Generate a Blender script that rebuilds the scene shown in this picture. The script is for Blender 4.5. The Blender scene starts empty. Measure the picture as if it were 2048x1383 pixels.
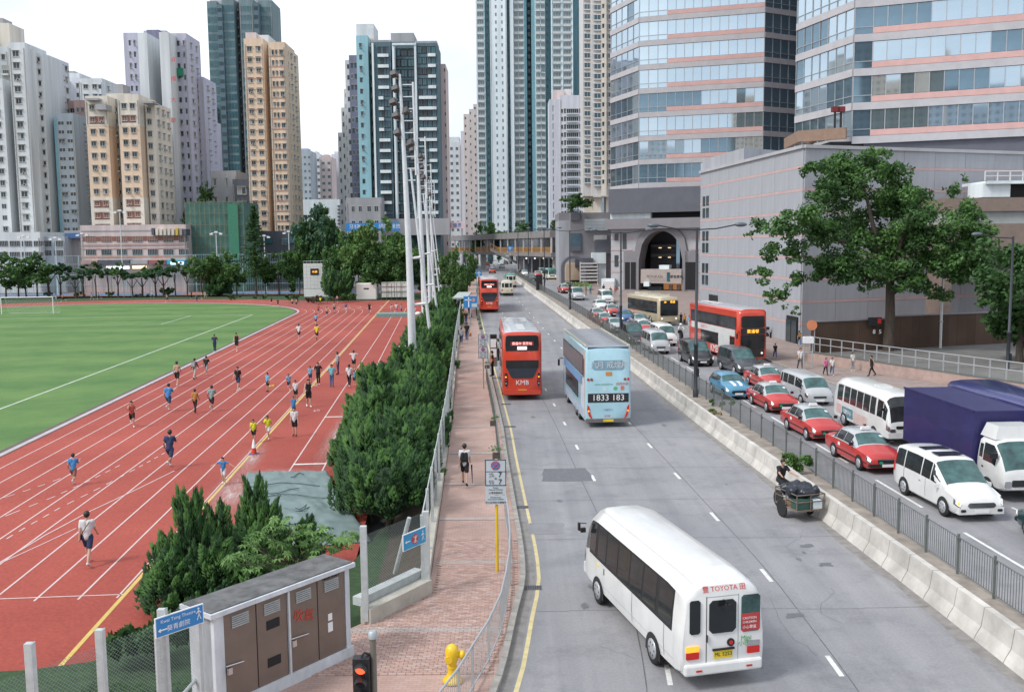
import bpy, bmesh, math, random
from mathutils import Vector, Matrix, noise
random.seed(7)
SC = bpy.context.scene
COL = SC.collection
# ---------------------------------------------------------------- camera
W, H, FPX, CAMH = 2048.0, 1383.0, 1920.0, 9.8
PITCH = math.atan((691.5 - 489.0) / FPX)
ROLL = math.radians(0.6)
_F = Vector((0, math.cos(PITCH), -math.sin(PITCH)))
_U = Vector((0, math.sin(PITCH), math.cos(PITCH)))
_X = Vector((1, 0, 0))
_R = _X * math.cos(ROLL) - _U * math.sin(ROLL)
_V = _X * math.sin(ROLL) + _U * math.cos(ROLL)
cam_data = bpy.data.cameras.new('camera')
cam = bpy.data.objects.new('camera', cam_data)
COL.objects.link(cam)
cam_data.sensor_width = 36.0
cam_data.lens = 36.0 * FPX / W
cam_data.clip_end = 6000
cam_data.clip_start = 0.5
cam.matrix_world = Matrix(((_R.x,_V.x,-_F.x,0),(_R.y,_V.y,-_F.y,0),(_R.z,_V.z,-_F.z,CAMH),(0,0,0,1)))
SC.camera = cam
# ---------------------------------------------------------------- sky and sun (overcast afternoon)
world = bpy.data.worlds.new('World')
SC.world = world
world.use_nodes = True
nt = world.node_tree
nt.nodes.clear()
w_out = nt.nodes.new('ShaderNodeOutputWorld')
w_bg = nt.nodes.new('ShaderNodeBackground')
w_bg.inputs['Strength'].default_value = 0.1
sky = nt.nodes.new('ShaderNodeTexSky')
sky.sky_type = 'NISHITA'
sky.sun_disc = False
SUN_EL, SUN_AZ = 48.0, -120.0       # azimuth from +Y towards +X
sky.sun_elevation = math.radians(SUN_EL)
sky.sun_rotation = math.radians(SUN_AZ)
sky.air_density = 1.5
sky.dust_density = 3.0
tcw = nt.nodes.new('ShaderNodeTexCoord')
mpw = nt.nodes.new('ShaderNodeMapping')
mpw.inputs['Scale'].default_value = (1.3, 1.3, 3.2)
nzw = nt.nodes.new('ShaderNodeTexNoise')
nzw.inputs['Scale'].default_value = 1.6
nzw.inputs['Detail'].default_value = 6
nzw.inputs['Roughness'].default_value = 0.5
crw = nt.nodes.new('ShaderNodeValToRGB')
crw.color_ramp.elements[0].position = 0.42
crw.color_ramp.elements[0].color = (5.6, 6.1, 7.0, 1)
crw.color_ramp.elements[1].position = 0.60
crw.color_ramp.elements[1].color = (7.9, 8.3, 8.9, 1)
mxw = nt.nodes.new('ShaderNodeMixRGB')
mxw.inputs['Fac'].default_value = 0.9
nt.links.new(tcw.outputs['Generated'], mpw.inputs['Vector'])
nt.links.new(mpw.outputs['Vector'], nzw.inputs['Vector'])
nt.links.new(nzw.outputs['Fac'], crw.inputs['Fac'])
nt.links.new(sky.outputs['Color'], mxw.inputs['Color1'])
nt.links.new(crw.outputs['Color'], mxw.inputs['Color2'])
nt.links.new(mxw.outputs['Color'], w_bg.inputs['Color'])
nt.links.new(w_bg.outputs['Background'], w_out.inputs['Surface'])
sun_data = bpy.data.lights.new('sun', 'SUN')
sun_data.energy = 1.5
sun_data.angle = math.radians(14)
sun_data.color = (1.0, 0.98, 0.95)
sun = bpy.data.objects.new('sun', sun_data)
COL.objects.link(sun)
_sd = Vector((math.sin(math.radians(SUN_AZ)) * math.cos(math.radians(SUN_EL)),math.cos(math.radians(SUN_AZ)) * math.cos(math.radians(SUN_EL)),math.sin(math.radians(SUN_EL))))
sun.rotation_euler = _sd.to_track_quat('Z', 'Y').to_euler()
sun.location = (0, 0, 120)
SC.view_settings.view_transform = 'Standard'
SC.view_settings.look = 'None'
SC.view_settings.exposure = 0.66
SC.view_settings.gamma = 1.0
SC.view_settings.use_curve_mapping = False
SC.cycles.max_bounces = 6
SC.cycles.transparent_max_bounces = 12
# ---------------------------------------------------------------- helpers
def ray(px, py):
    dx = (px - W / 2) / FPX
    dy = (H / 2 - py) / FPX
    return (_F + _R * dx + _V * dy)
def at(px, py, D):
    """world X and Z of a sight line at distance D (along Y)"""
    d = ray(px, py)
    t = D / d.y
    return d.x * t, CAMH + d.z * t
ORD = 'first second third fourth fifth sixth seventh eighth ninth tenth eleventh twelfth thirteenth fourteenth fifteenth sixteenth seventeenth eighteenth nineteenth twentieth'.split()
def nth(i): return ORD[i] if i < 20 else ('twenty','thirty','forty')[i // 10 - 2] + '-' + ORD[i % 10]
def lerp(a, b, t): return a + (b - a) * t
def curve(tbl, y):
    if y <= tbl[0][0]: 
        a, b = tbl[0], tbl[1]
    elif y >= tbl[-1][0]:
        a, b = tbl[-2], tbl[-1]
    else:
        for a, b in zip(tbl, tbl[1:]):
            if a[0] <= y <= b[0]: break
    return a[1] + (b[1] - a[1]) * (y - a[0]) / (b[0] - a[0])
def scurve(tbl):
    """densify a table with Catmull-Rom so the roads bend smoothly"""
    out = []
    n = len(tbl)
    for i in range(n - 1):
        p0, p1, p2, p3 = tbl[max(i - 1, 0)], tbl[i], tbl[i + 1], tbl[min(i + 2, n - 1)]
        m1 = (p2[1] - p0[1]) / (p2[0] - p0[0])
        m2 = (p3[1] - p1[1]) / (p3[0] - p1[0])
        h = p2[0] - p1[0]
        for k in range(8):
            t = k / 8
            v = (2*t**3-3*t**2+1)*p1[1] + (t**3-2*t**2+t)*h*m1 + (-2*t**3+3*t**2)*p2[1] + (t**3-t**2)*h*m2
            out.append((p1[0] + h * t, v))
    out.append(tbl[-1])
    return out
RZT = scurve([(-60,0),(60,0),(80,.08),(105,.4),(130,.95),(160,1.6),(190,2.1),(240,2.4),(600,2.4)])
def rz(y):
    if y < 60: return 0.0
    if y > 240: return 2.4
    return curve(RZT, y)
TZ = -0.8   # level of the sports ground
def on_road(px, py, dz=0.0):
    d = ray(px, py)
    t = 40.0
    for _ in range(40):
        z = rz(d.y * t) + dz
        t2 = (CAMH - z) / -d.z
        if abs(t2 - t) < 1e-4: break
        t = lerp(t, t2, .7)
    return Vector((d.x * t, d.y * t, rz(d.y * t) + dz))
def on_flat(px, py, z):
    d = ray(px, py)
    t = (CAMH - z) / -d.z
    return Vector((d.x * t, d.y * t, z))
def on_track(px, py, dz=0.0): return on_flat(px, py, TZ + dz)

# kerb, barrier, fence and right kerb lines (X as a function of Y)
KERB = scurve([(5,-3.2),(15,-1.35),(19,-.62),(21.1,-.28),(24.7,.06),(27.2,.3),(30.5,.27),(34.9,.08),(44.1,-.3),(51,-.55),(86,-2.4),(127,-4.6),(172,-6.2),(210,-7.8),(300,-11.5)])
WALL = scurve([(26.0, -2.4), (50.8, -3.3), (86.7, -4.9), (172, -8.2), (230, -11), (300, -14)])
BARR = scurve([(2,11.7),(20,11.4),(32,10.95),(50,10.1),(77,9.0),(107,7.2),(140,4.9),(165,3.0),(202,.9),(235,-.8),(300,-4)])
FENC = scurve([(2,13.4),(20,12.9),(34,12.45),(61,11.7),(85,10.75),(111,9.3),(140,6.9),(165,4.8),(202,2.5),(235,.7),(300,-2.5)])
RKRB = scurve([(2,25.2),(35,24.4),(45,23.9),(73,21.3),(92,20.6),(112,19.9),(130,16.6),(150,13.4),(170,11.0),(200,8.2),(240,5.2),(300,2)])
def kx(y): return curve(KERB, y)
def bxx(y): return curve(BARR, y)
def fx(y): return curve(FENC, y)
def rkx(y): return curve(RKRB, y)

# ------------------------------------------------------------ materials
MATS = {}
def mat(name,rgb,rough=.6,metal=0.0,var=.12,scale=2.0,bump=0.0,bscale=30.0,spec=.5,detail=5,coat=0.0,stretch=None,rgb2=None):
    if name in MATS: return MATS[name]
    m = bpy.data.materials.new(name)
    m.use_nodes = True
    n = m.node_tree.nodes; l = m.node_tree.links
    b = n['Principled BSDF']
    b.inputs['Roughness'].default_value = rough
    b.inputs['Metallic'].default_value = metal
    b.inputs['Specular IOR Level'].default_value = spec
    b.inputs['Coat Weight'].default_value = coat
    tc = n.new('ShaderNodeTexCoord')
    vec = tc.outputs['Object']
    if stretch:
        mp = n.new('ShaderNodeMapping'); mp.inputs['Scale'].default_value = stretch
        l.new(vec, mp.inputs['Vector']); vec = mp.outputs['Vector']
    nz = n.new('ShaderNodeTexNoise');nz.inputs['Scale'].default_value = scale;nz.inputs['Detail'].default_value = detail
    nz.inputs['Roughness'].default_value = .62
    l.new(vec, nz.inputs['Vector'])
    cr = n.new('ShaderNodeValToRGB')
    c2 = rgb2 or rgb
    cr.color_ramp.elements[0].position = .3
    cr.color_ramp.elements[0].color = tuple(max(0, c * (1 - var)) for c in rgb) + (1,)
    cr.color_ramp.elements[1].position = .7
    cr.color_ramp.elements[1].color = tuple(min(1, c * (1 + var * .7)) for c in c2) + (1,)
    l.new(nz.outputs['Fac'], cr.inputs['Fac'])
    l.new(cr.outputs['Color'], b.inputs['Base Color'])
    if bump > 0:
        nb = n.new('ShaderNodeTexNoise');nb.inputs['Scale'].default_value = bscale;nb.inputs['Detail'].default_value = 4
        l.new(tc.outputs['Object'], nb.inputs['Vector'])
        bp = n.new('ShaderNodeBump');bp.inputs['Strength'].default_value = bump;bp.inputs['Distance'].default_value = .02
        l.new(nb.outputs['Fac'],bp.inputs['Height']);l.new(bp.outputs['Normal'],b.inputs['Normal'])
    MATS[name] = m
    return m
def emat(name, rgb, strength=1.0):
    if name in MATS: return MATS[name]
    m = mat(name, rgb, .4)
    b = m.node_tree.nodes['Principled BSDF']
    b.inputs['Emission Color'].default_value = tuple(rgb) + (1,)
    b.inputs['Emission Strength'].default_value = strength
    return m
def glass(name, rgb=(.02, .03, .035), rough=.06, spec=.6, var=.3, scale=.7):
    return mat(name, rgb, rough, 0, var, scale, spec=spec)
def leafmat(name, a, b, scale=.6, trans=.25):
    if name in MATS: return MATS[name]
    m = mat(name, a, .55, 0, .25, scale, spec=.3, rgb2=b)
    bs = m.node_tree.nodes['Principled BSDF']
    out = m.node_tree.nodes['Material Output']
    tr = m.node_tree.nodes.new('ShaderNodeBsdfTranslucent')
    mx = m.node_tree.nodes.new('ShaderNodeMixShader'); mx.inputs['Fac'].default_value = trans
    cr = [x for x in m.node_tree.nodes if x.type == 'VALTORGB'][0]
    l = m.node_tree.links
    l.new(cr.outputs['Color'], tr.inputs['Color'])
    l.new(bs.outputs['BSDF'], mx.inputs[1]); l.new(tr.outputs['BSDF'], mx.inputs[2])
    l.new(mx.outputs['Shader'], out.inputs['Surface'])
    return m
# ------------------------------------------------------------ mesh builder
class MB:
    def __init__(s): s.v = []; s.f = []; s.mi = []; s.sm = []
    def add(s, vs, fs, mi=0, smooth=False):
        o = len(s.v); s.v.extend([tuple(v) for v in vs])
        for f in fs: s.f.append(tuple(i + o for i in f)); s.mi.append(mi); s.sm.append(smooth)
    def box(s, c, d, mi=0, rot=0.0, taper=1.0):
        x, y, z = d[0] / 2, d[1] / 2, d[2] / 2
        vs = []
        for k in (-1, 1):
            t = taper if k > 0 else 1.0
            for (a, b) in ((-1, -1), (1, -1), (1, 1), (-1, 1)):
                px, py = a * x * t, b * y * t
                if rot: px,py = px * math.cos(rot) - py * math.sin(rot),px * math.sin(rot) + py * math.cos(rot)
                vs.append((c[0] + px, c[1] + py, c[2] + k * z))
        s.add(vs,[(3,2,1,0),(4,5,6,7),(0,1,5,4),(1,2,6,5),(2,3,7,6),(3,0,4,7)],mi)
    def quad(s, a, b, c, d, mi=0): s.add([a, b, c, d], [(0, 1, 2, 3)], mi)
    def prism(s, poly, z0, z1, mi=0):
        """poly: ccw list of XY"""
        n = len(poly)
        vs = [(p[0], p[1], z0) for p in poly] + [(p[0], p[1], z1) for p in poly]
        fs = [tuple(range(n - 1,-1,-1)),tuple(range(n,2 * n))] + [(i,(i + 1) % n,n + (i + 1) % n,n + i) for i in range(n)]
        s.add(vs, fs, mi)
    def tube(s, pts, r, n=6, mi=0, r2=None, cap=True):
        pts = [Vector(p) for p in pts]
        m = len(pts); r2 = r if r2 is None else r2
        rings = []
        for i, p in enumerate(pts):
            d = (pts[min(i + 1, m - 1)] - pts[max(i - 1, 0)])
            if d.length < 1e-6: d = Vector((0, 0, 1))
            d.normalize()
            a = d.orthogonal().normalized() if abs(d.z) < .9 else Vector((1, 0, 0)) - d * d.x
            if abs(d.z) < .9: a = d.cross(Vector((0, 0, 1))).normalized()
            a.normalize(); b = d.cross(a)
            rr = lerp(r, r2, i / max(1, m - 1))
            rings.append([p + (a * math.cos(2 * math.pi * k / n) + b * math.sin(2 * math.pi * k / n)) * rr for k in range(n)])
        vs = [v for rg in rings for v in rg]; fs = []
        for i in range(m - 1):
            for k in range(n):
                k2 = (k + 1) % n
                fs.append((i * n + k, i * n + k2, (i + 1) * n + k2, (i + 1) * n + k))
        s.add(vs, fs, mi, True)
        if cap: s.add(rings[0],[tuple(range(n))[::-1]],mi);s.add(rings[-1],[tuple(range(n))],mi)
    def lathe(s, c, prof, n=12, mi=0, axis='z'):
        """prof: list of (r, h)"""
        vs = []
        for (r, h) in prof:
            for k in range(n):
                a = 2 * math.pi * k / n
                if axis == 'z': vs.append((c[0] + r * math.cos(a),c[1] + r * math.sin(a),c[2] + h))
                elif axis == 'x': vs.append((c[0] + h,c[1] + r * math.cos(a),c[2] + r * math.sin(a)))
                else: vs.append((c[0] + r * math.sin(a), c[1] + h, c[2] + r * math.cos(a)))
        fs = []
        for i in range(len(prof) - 1):
            for k in range(n):
                k2 = (k + 1) % n
                fs.append((i * n + k, i * n + k2, (i + 1) * n + k2, (i + 1) * n + k))
        s.add(vs, fs, mi, True)
        s.add([vs[k] for k in range(n)], [tuple(range(n))[::-1]], mi)
        s.add(vs[-n:], [tuple(range(n))], mi)
    def sphere(s, c, r, n=10, m=6, mi=0, sq=(1, 1, 1)):
        vs = []; fs = []
        for i in range(m + 1):
            t = math.pi * i / m
            for k in range(n):
                a = 2 * math.pi * k / n
                vs.append((c[0] + r * sq[0] * math.sin(t) * math.cos(a),c[1] + r * sq[1] * math.sin(t) * math.sin(a),c[2] + r * sq[2] * math.cos(t)))
        for i in range(m):
            for k in range(n):
                k2 = (k + 1) % n
                fs.append((i * n + k, (i + 1) * n + k, (i + 1) * n + k2, i * n + k2))
        s.add(vs, fs, mi, True)
    def mesh(s, name, mats):
        me = bpy.data.meshes.new(name)
        me.from_pydata(s.v, [], s.f)
        for m in (mats if isinstance(mats, (list, tuple)) else [mats]): me.materials.append(m)
        if any(s.mi): me.polygons.foreach_set('material_index', s.mi)
        me.polygons.foreach_set('use_smooth', s.sm)
        me.update()
        return me
    def obj(s, name, mats, parent=None, loc=None, rotz=0.0):
        return link(name, s.mesh(name, mats), parent, loc, rotz)
def link(name, data, parent=None, loc=None, rotz=0.0, scale=None):
    o = bpy.data.objects.new(name, data)
    COL.objects.link(o)
    if parent is not None: o.parent = parent
    if loc is not None: o.location = loc
    if rotz: o.rotation_euler = (0, 0, rotz)
    if scale is not None: o.scale = scale
    return o
def tag(o, label=None, cat=None, group=None, kind=None):
    if label: o['label'] = label
    if cat: o['category'] = cat
    if group: o['group'] = group
    if kind: o['kind'] = kind
    return o
def thing(name, label, cat, loc=(0, 0, 0), rotz=0.0, group=None):
    return tag(link(name, None, None, loc, rotz), label, cat, group)
def struct(name, mb, mats, kind='structure'):
    return tag(mb.obj(name, mats), kind=kind)
def copy_tree(o, parent=None):
    c = o.copy(); COL.objects.link(c)
    if parent is not None: c.parent = parent
    for ch in list(KIDS(o)): copy_tree(ch, c)
    return c
def KIDS(o): return [x for x in o.children]
def text(s, size, m, parent, loc, rot, name='lettering', ext=.004, align='CENTER', sx=1.0):
    cu = bpy.data.curves.new(name, 'FONT')
    cu.body = s; cu.size = size; cu.extrude = ext; cu.align_x = align; cu.align_y = 'CENTER'
    cu.resolution_u = 2
    tmp = bpy.data.objects.new('tmp_text', cu); COL.objects.link(tmp)
    me = bpy.data.meshes.new_from_object(tmp)
    bpy.data.objects.remove(tmp); bpy.data.curves.remove(cu)
    me.materials.clear(); me.materials.append(m)
    o = link(name, me, parent, loc)
    o.rotation_euler = rot
    if sx != 1: o.scale = (sx, 1, 1)
    return o
# shared materials
m_white = mat('white_paint', (.72, .72, .70), .35, var=.06, coat=.3)
m_black = mat('black_plastic', (.018, .018, .02), .5, var=.3)
m_rub = mat('tyre_rubber', (.02, .02, .02), .85, var=.2)
m_rim = mat('wheel_metal', (.5, .51, .53), .4, .4, var=.1)
m_galv = mat('galvanised_steel', (.42, .46, .47), .5, .35, var=.15, scale=6)
m_red = emat('red_lens', (.55, .02, .015), .06)
m_amber = emat('amber_lamp', (1.0, .33, .03), .8)
m_lamp = emat('headlamp_glow', (.8, .78, .7), .45)
m_chrome = mat('chrome', (.6, .6, .62), .18, .9, var=.05)
m_yel = mat('yellow_plate', (.75, .55, .03), .5, var=.1)
m_conc = mat('concrete', (.40, .38, .35), .85, var=.22, scale=1.5, bump=.3)
m_dark = mat('dark_void', (.012, .012, .014), .8, var=.2)
# ================================================================ SETTING
def road_mat():
    m = bpy.data.materials.new('carriageway_concrete'); m.use_nodes = True
    n = m.node_tree.nodes; l = m.node_tree.links; b = n['Principled BSDF']
    b.inputs['Roughness'].default_value = .82
    tc = n.new('ShaderNodeTexCoord')
    def nz(scale, stretch=(1, 1, 1), detail=6, rough=.6):
        mp = n.new('ShaderNodeMapping'); mp.inputs['Scale'].default_value = stretch
        l.new(tc.outputs['Object'], mp.inputs['Vector'])
        q = n.new('ShaderNodeTexNoise');q.inputs['Scale'].default_value = scale;q.inputs['Detail'].default_value = detail;q.inputs['Roughness'].default_value = rough
        l.new(mp.outputs['Vector'], q.inputs['Vector']); return q.outputs['Fac']
    def ramp(src, p0, c0, p1, c1):
        r = n.new('ShaderNodeValToRGB'); e = r.color_ramp.elements
        e[0].position = p0; e[0].color = (*c0, 1); e[1].position = p1; e[1].color = (*c1, 1)
        l.new(src, r.inputs['Fac']); return r.outputs['Color']
    def mul(a, c, f=1.0):
        q = n.new('ShaderNodeMixRGB'); q.blend_type = 'MULTIPLY'; q.inputs['Fac'].default_value = f
        l.new(a, q.inputs['Color1']); l.new(c, q.inputs['Color2']); return q.outputs['Color']
    base = ramp(nz(.12), .3, (.235, .235, .25), .7, (.325, .32, .325))
    streak = ramp(nz(1.0, (1.3, .04, 1)), .3, (.76, .76, .78), .66, (1.04, 1.03, 1.02))
    grain = ramp(nz(14, detail=3), .3, (.9, .9, .9), .7, (1.08, 1.08, 1.08))
    blot = ramp(nz(.55, detail=9, rough=.75), .36, (.72, .72, .74), .5, (1, 1, 1))
    c = mul(mul(mul(base, streak, .8), grain), blot, .7)
    l.new(c, b.inputs['Base Color'])
    bp = n.new('ShaderNodeBump');bp.inputs['Strength'].default_value = .25;bp.inputs['Distance'].default_value = .01
    l.new(nz(40, detail=3), bp.inputs['Height']); l.new(bp.outputs['Normal'], b.inputs['Normal'])
    return m
m_road = road_mat()
m_ground = mat('city_ground', (.22, .22, .21), .9, var=.2, scale=.05)
# base ground: one sheet reaching the horizon, below everything else
g = MB(); g.quad((-2500, -60, -1.4), (2500, -60, -1.4), (2500, 4200, -1.4), (-2500, 4200, -1.4))
struct('ground', g, m_ground)
def ys(a, b, step):
    n = max(1, int(round((b - a) / step)))
    return [a + (b - a) * i / n for i in range(n + 1)]
def strip(name, fl, fr, y0, y1, dz, m, step=3.0, z=None, kind='structure', parent=None):
    mb = MB()
    Y = ys(y0, y1, step)
    L = [(fl(y), y, (rz(y) if z is None else z) + dz) for y in Y]
    R = [(fr(y), y, (rz(y) if z is None else z) + dz) for y in Y]
    n = len(Y)
    mb.add(L + R, [(i, n + i, n + i + 1, i + 1) for i in range(n - 1)])
    o = mb.obj(name, m, parent)
    if kind: o['kind'] = kind
    return o
# skirt under the road so that it is a body, then the carriageway
strip('road', lambda y: kx(y) + .02, lambda y: rkx(y) + .3, -20, 290, 0.0, m_road)
rb = MB();rb.quad((-60,288,2.38),(160,288,2.38),(220,900,2.38),(-140,900,2.38));struct('far_road',rb,m_road)
# lower bank between road plateau and sports ground on the left, and land on the right
m_soil = mat('planting_soil', (.07, .055, .04), .95, var=.3, scale=3)
m_dkgrass = mat('verge_grass', (.035, .075, .025), .9, var=.4, scale=4, bump=.6, bscale=50)
mb = MB(); Y = ys(26, 290, 3)
L = [(curve(WALL, y) - .12, y, rz(y) - .05) for y in Y]
R = [(l_[0] - 1.4 - .01 * l_[1], l_[1], TZ + .012) for l_ in L]
mb.add(L + R, [(i, i + 1, len(Y) + i + 1, len(Y) + i) for i in range(len(Y) - 1)])
struct('hedge_bank', mb, m_soil)
m_paveR = mat('right_pavement_brick', (.30, .235, .21), .9, var=.18, scale=1.2, bump=.2)
m_plaza = mat('plaza_paving', (.24, .23, .23), .9, var=.15, scale=.8)
m_kerb = mat('granite_kerb', (.34, .32, .29), .85, var=.25, scale=3, bump=.3)
strip('right_pavement', lambda y: rkx(y), lambda y: rkx(y) + 90, 2, 285, .13, m_paveR, 6)
# ---- left footpath (bricks near, material beyond)
def brick_mat(name, c1, c2, mortar, bw=.2, bh=.1, sc=1.0):
    m = bpy.data.materials.new(name); m.use_nodes = True
    n = m.node_tree.nodes;l = m.node_tree.links;b = n['Principled BSDF'];b.inputs['Roughness'].default_value = .88
    tc = n.new('ShaderNodeTexCoord')
    br = n.new('ShaderNodeTexBrick'); br.inputs['Scale'].default_value = sc
    br.inputs['Brick Width'].default_value = bw; br.inputs['Row Height'].default_value = bh
    br.inputs['Mortar Size'].default_value = .006;br.inputs['Color1'].default_value = (*c1,1);br.inputs['Color2'].default_value = (*c2,1);br.inputs['Mortar'].default_value = (*mortar,1)
    l.new(tc.outputs['Object'], br.inputs['Vector'])
    nz = n.new('ShaderNodeTexNoise');nz.inputs['Scale'].default_value = .45;nz.inputs['Detail'].default_value = 7
    l.new(tc.outputs['Object'], nz.inputs['Vector'])
    r = n.new('ShaderNodeValToRGB');r.color_ramp.elements[0].position = .3;r.color_ramp.elements[0].color = (.78,.76,.74,1)
    r.color_ramp.elements[1].position = .7; r.color_ramp.elements[1].color = (1.12, 1.1, 1.1, 1)
    l.new(nz.outputs['Fac'], r.inputs['Fac'])
    mx = n.new('ShaderNodeMixRGB'); mx.blend_type = 'MULTIPLY'; mx.inputs['Fac'].default_value = 1
    l.new(br.outputs['Color'], mx.inputs['Color1']); l.new(r.outputs['Color'], mx.inputs['Color2'])
    l.new(mx.outputs['Color'], b.inputs['Base Color'])
    return m
m_fbrick = brick_mat('footpath_brick', (.43, .29, .245), (.48, .335, .285), (.31, .24, .21))
m_bricks = [mat('brick_red_%d' % i,c,.88,var=.15,scale=5) for i,c in enumerate([(.41,.27,.225),(.46,.31,.26),(.37,.245,.21),(.47,.345,.30),(.43,.285,.235)])]
m_band = mat('grey_band_paver', (.41, .345, .315), .88, var=.15, scale=3)
def wallx(y):
    return curve(WALL,y) if y >= 26 else lerp(-2.4,-6.2,(26 - y) / 5.0) if y > 21 else -6.2 - (21 - y) * .75
FP_Z = .13
o = strip('footpath', wallx, lambda y: kx(y) - .12, 2, 285, FP_Z - .02, m_fbrick, 2.0)
footpath = o
# individual bricks of the near footpath (running bond)
bm_geo = {}
def brick_mesh(w, d):
    mb = MB(); mb.box((0, 0, -.02), (w, d, .044)); 
    return mb
near = []
BW, BD = .2, .1
row = 0; y = 18.6
while y < 31.0:
    xo = (row % 2) * BW / 2
    x0, x1 = wallx(y) + .08, kx(y) - .16
    k0 = math.ceil((x0 - xo) / BW)
    x = k0 * BW + xo
    band = (abs((y % 5.2) - 2.6) < .17)
    while x + BW < x1:
        near.append((x + BW / 2, y + BD / 2, band)); x += BW
    y += BD; row += 1
near.sort(key=lambda t: t[1] - 0 * t[0])
vis = [t for t in near if t[1] > 20.9]
singles = set(range(300))
bmeshes = []
for m in m_bricks + [m_band]:
    bmeshes.append(brick_mesh(BW - .012, BD - .012).mesh('brick', m))
rest = MB()
for i, (x, yy, band) in enumerate(vis):
    mi = 5 if band else random.choice((0, 0, 1, 1, 2, 3, 4))
    z = FP_Z + random.uniform(-.003, .003)
    if i < 300:
        ob = link('brick', bmeshes[mi], footpath, (x, yy, z))
        ob.rotation_euler = (random.uniform(-.012,.012),random.uniform(-.012,.012),random.uniform(-.01,.01))
    else:
        w, d = (BW - .012) / 2, (BD - .012) / 2
        a = [(x - w, yy - d), (x + w, yy - d), (x + w, yy + d), (x - w, yy + d)]
        rest.add([(p[0],p[1],z) for p in a] + [(p[0],p[1],z - .02) for p in a],[(0,1,2,3),(0,4,5,1),(1,5,6,2),(2,6,7,3),(3,7,4,0)],mi)
ob = rest.obj('brick_paving', m_bricks + [m_band], footpath); ob['kind'] = 'stuff'
# grey cross bands farther along and lane joints
for yb in [33.2, 38.2, 44.0, 50.5, 58, 67, 78]:
    strip('footpath_band',wallx,lambda y: kx(y) - .14,yb,yb + .34,FP_Z + .004 - .01,m_band,.34)
# ---- kerb stones (each its own piece)
kerb = MB(); kerb_o = tag(link('kerb', None), kind='structure')
y = 17.0; i = 0
while y < 150:
    Ls = .95
    x0, x1 = kx(y), kx(y + Ls)
    a = math.atan2(-(x1 - x0), Ls)
    if i < 110:
        q = MB(); q.box((0, 0, 0), (.16, Ls - .02, .26)); 
        if i == 0: km = q.mesh('kerb_stone', m_kerb)
        c = link('kerb_stone', km, kerb_o, ((x0 + x1) / 2 - .06, y + Ls / 2, rz(y) + .0 + .012), a)
    y += Ls; i += 1
far_k = MB()
for y in ys(y, 285, 3)[:-1]:
    x0, x1 = kx(y), kx(y + 3)
    far_k.add([(x0 - .14,y,rz(y)),(x0 - .14,y,rz(y) + .14),(x0 + .02,y,rz(y) + .14),(x0 + .02,y,rz(y)),
               (x1 - .14,y + 3,rz(y + 3)),(x1 - .14,y + 3,rz(y + 3) + .14),(x1 + .02,y + 3,rz(y + 3) + .14),(x1 + .02,y + 3,rz(y + 3))],[(0,1,5,4),(1,2,6,5),(2,3,7,6)])
far_k.obj('far_kerb', m_kerb, kerb_o)
rk = MB()
Y = ys(2, 280, 3)
for a_, b_ in zip(Y, Y[1:]):
    x0, x1 = rkx(a_), rkx(b_); z0, z1 = rz(a_), rz(b_)
    rk.add([(x0 - .02,a_,z0),(x0 - .02,a_,z0 + .145),(x0 + .16,a_,z0 + .145),(x0 + .16,a_,z0),(x1 - .02,b_,z1),(x1 - .02,b_,z1 + .145),(x1 + .16,b_,z1 + .145),(x1 + .16,b_,z1)],[(0,4,5,1),(1,5,6,2),(2,6,7,3)])
struct('right_kerb', rk, m_kerb)
# ---- painted markings (own sheets 4 mm up)
m_line = mat('road_line_white', (.72, .72, .69), .6, var=.25, scale=5)
m_yline = mat('road_line_yellow', (.66, .55, .28), .6, var=.2, scale=4)
strip('yellow_edge_line',lambda y: kx(y) + .36,lambda y: kx(y) + .47,14,280,.004,m_yline,1.5)
def ln1(y): return lerp(kx(y), bxx(y), .325)
def ln2(y): return lerp(kx(y), bxx(y), .66)
def dash(fn, y, ln, w=.12, name='lane_dash', dz=.004):
    mb = MB(); x0, x1 = fn(y), fn(y + ln); z0, z1 = rz(y) + dz, rz(y + ln) + dz
    mb.quad((x0 - w / 2,y,z0),(x0 + w / 2,y,z0),(x1 + w / 2,y + ln,z1),(x1 - w / 2,y + ln,z1))
    return mb
marks = tag(link('lane_markings', None), kind='structure')
for k in range(30):
    dash(ln1, 14.3 + k * 6.2, 1.05).obj('dash', m_line, marks)
    dash(ln2, 14.7 + k * 6.15, 1.1).obj('dash', m_line, marks)
def rl(f): return lambda y: lerp(fx(y) + .25, rkx(y) - .2, f)
rl1 = lambda y: fx(y) + 2.65
for k in range(12):
    dash(rl1, 20 + k * 7.3 + 1.9 * 0, 4.2 if k < 8 else 3, .12).obj('dash', m_line, marks)
    dash(lambda y: fx(y) + 5.9, 24 + k * 7.3, 3.2, .1).obj('dash', m_line, marks)
strip('right_edge_line', lambda y: rkx(y) - .75, lambda y: rkx(y) - .65, 76, 128, .004, m_yline, 3)
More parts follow.
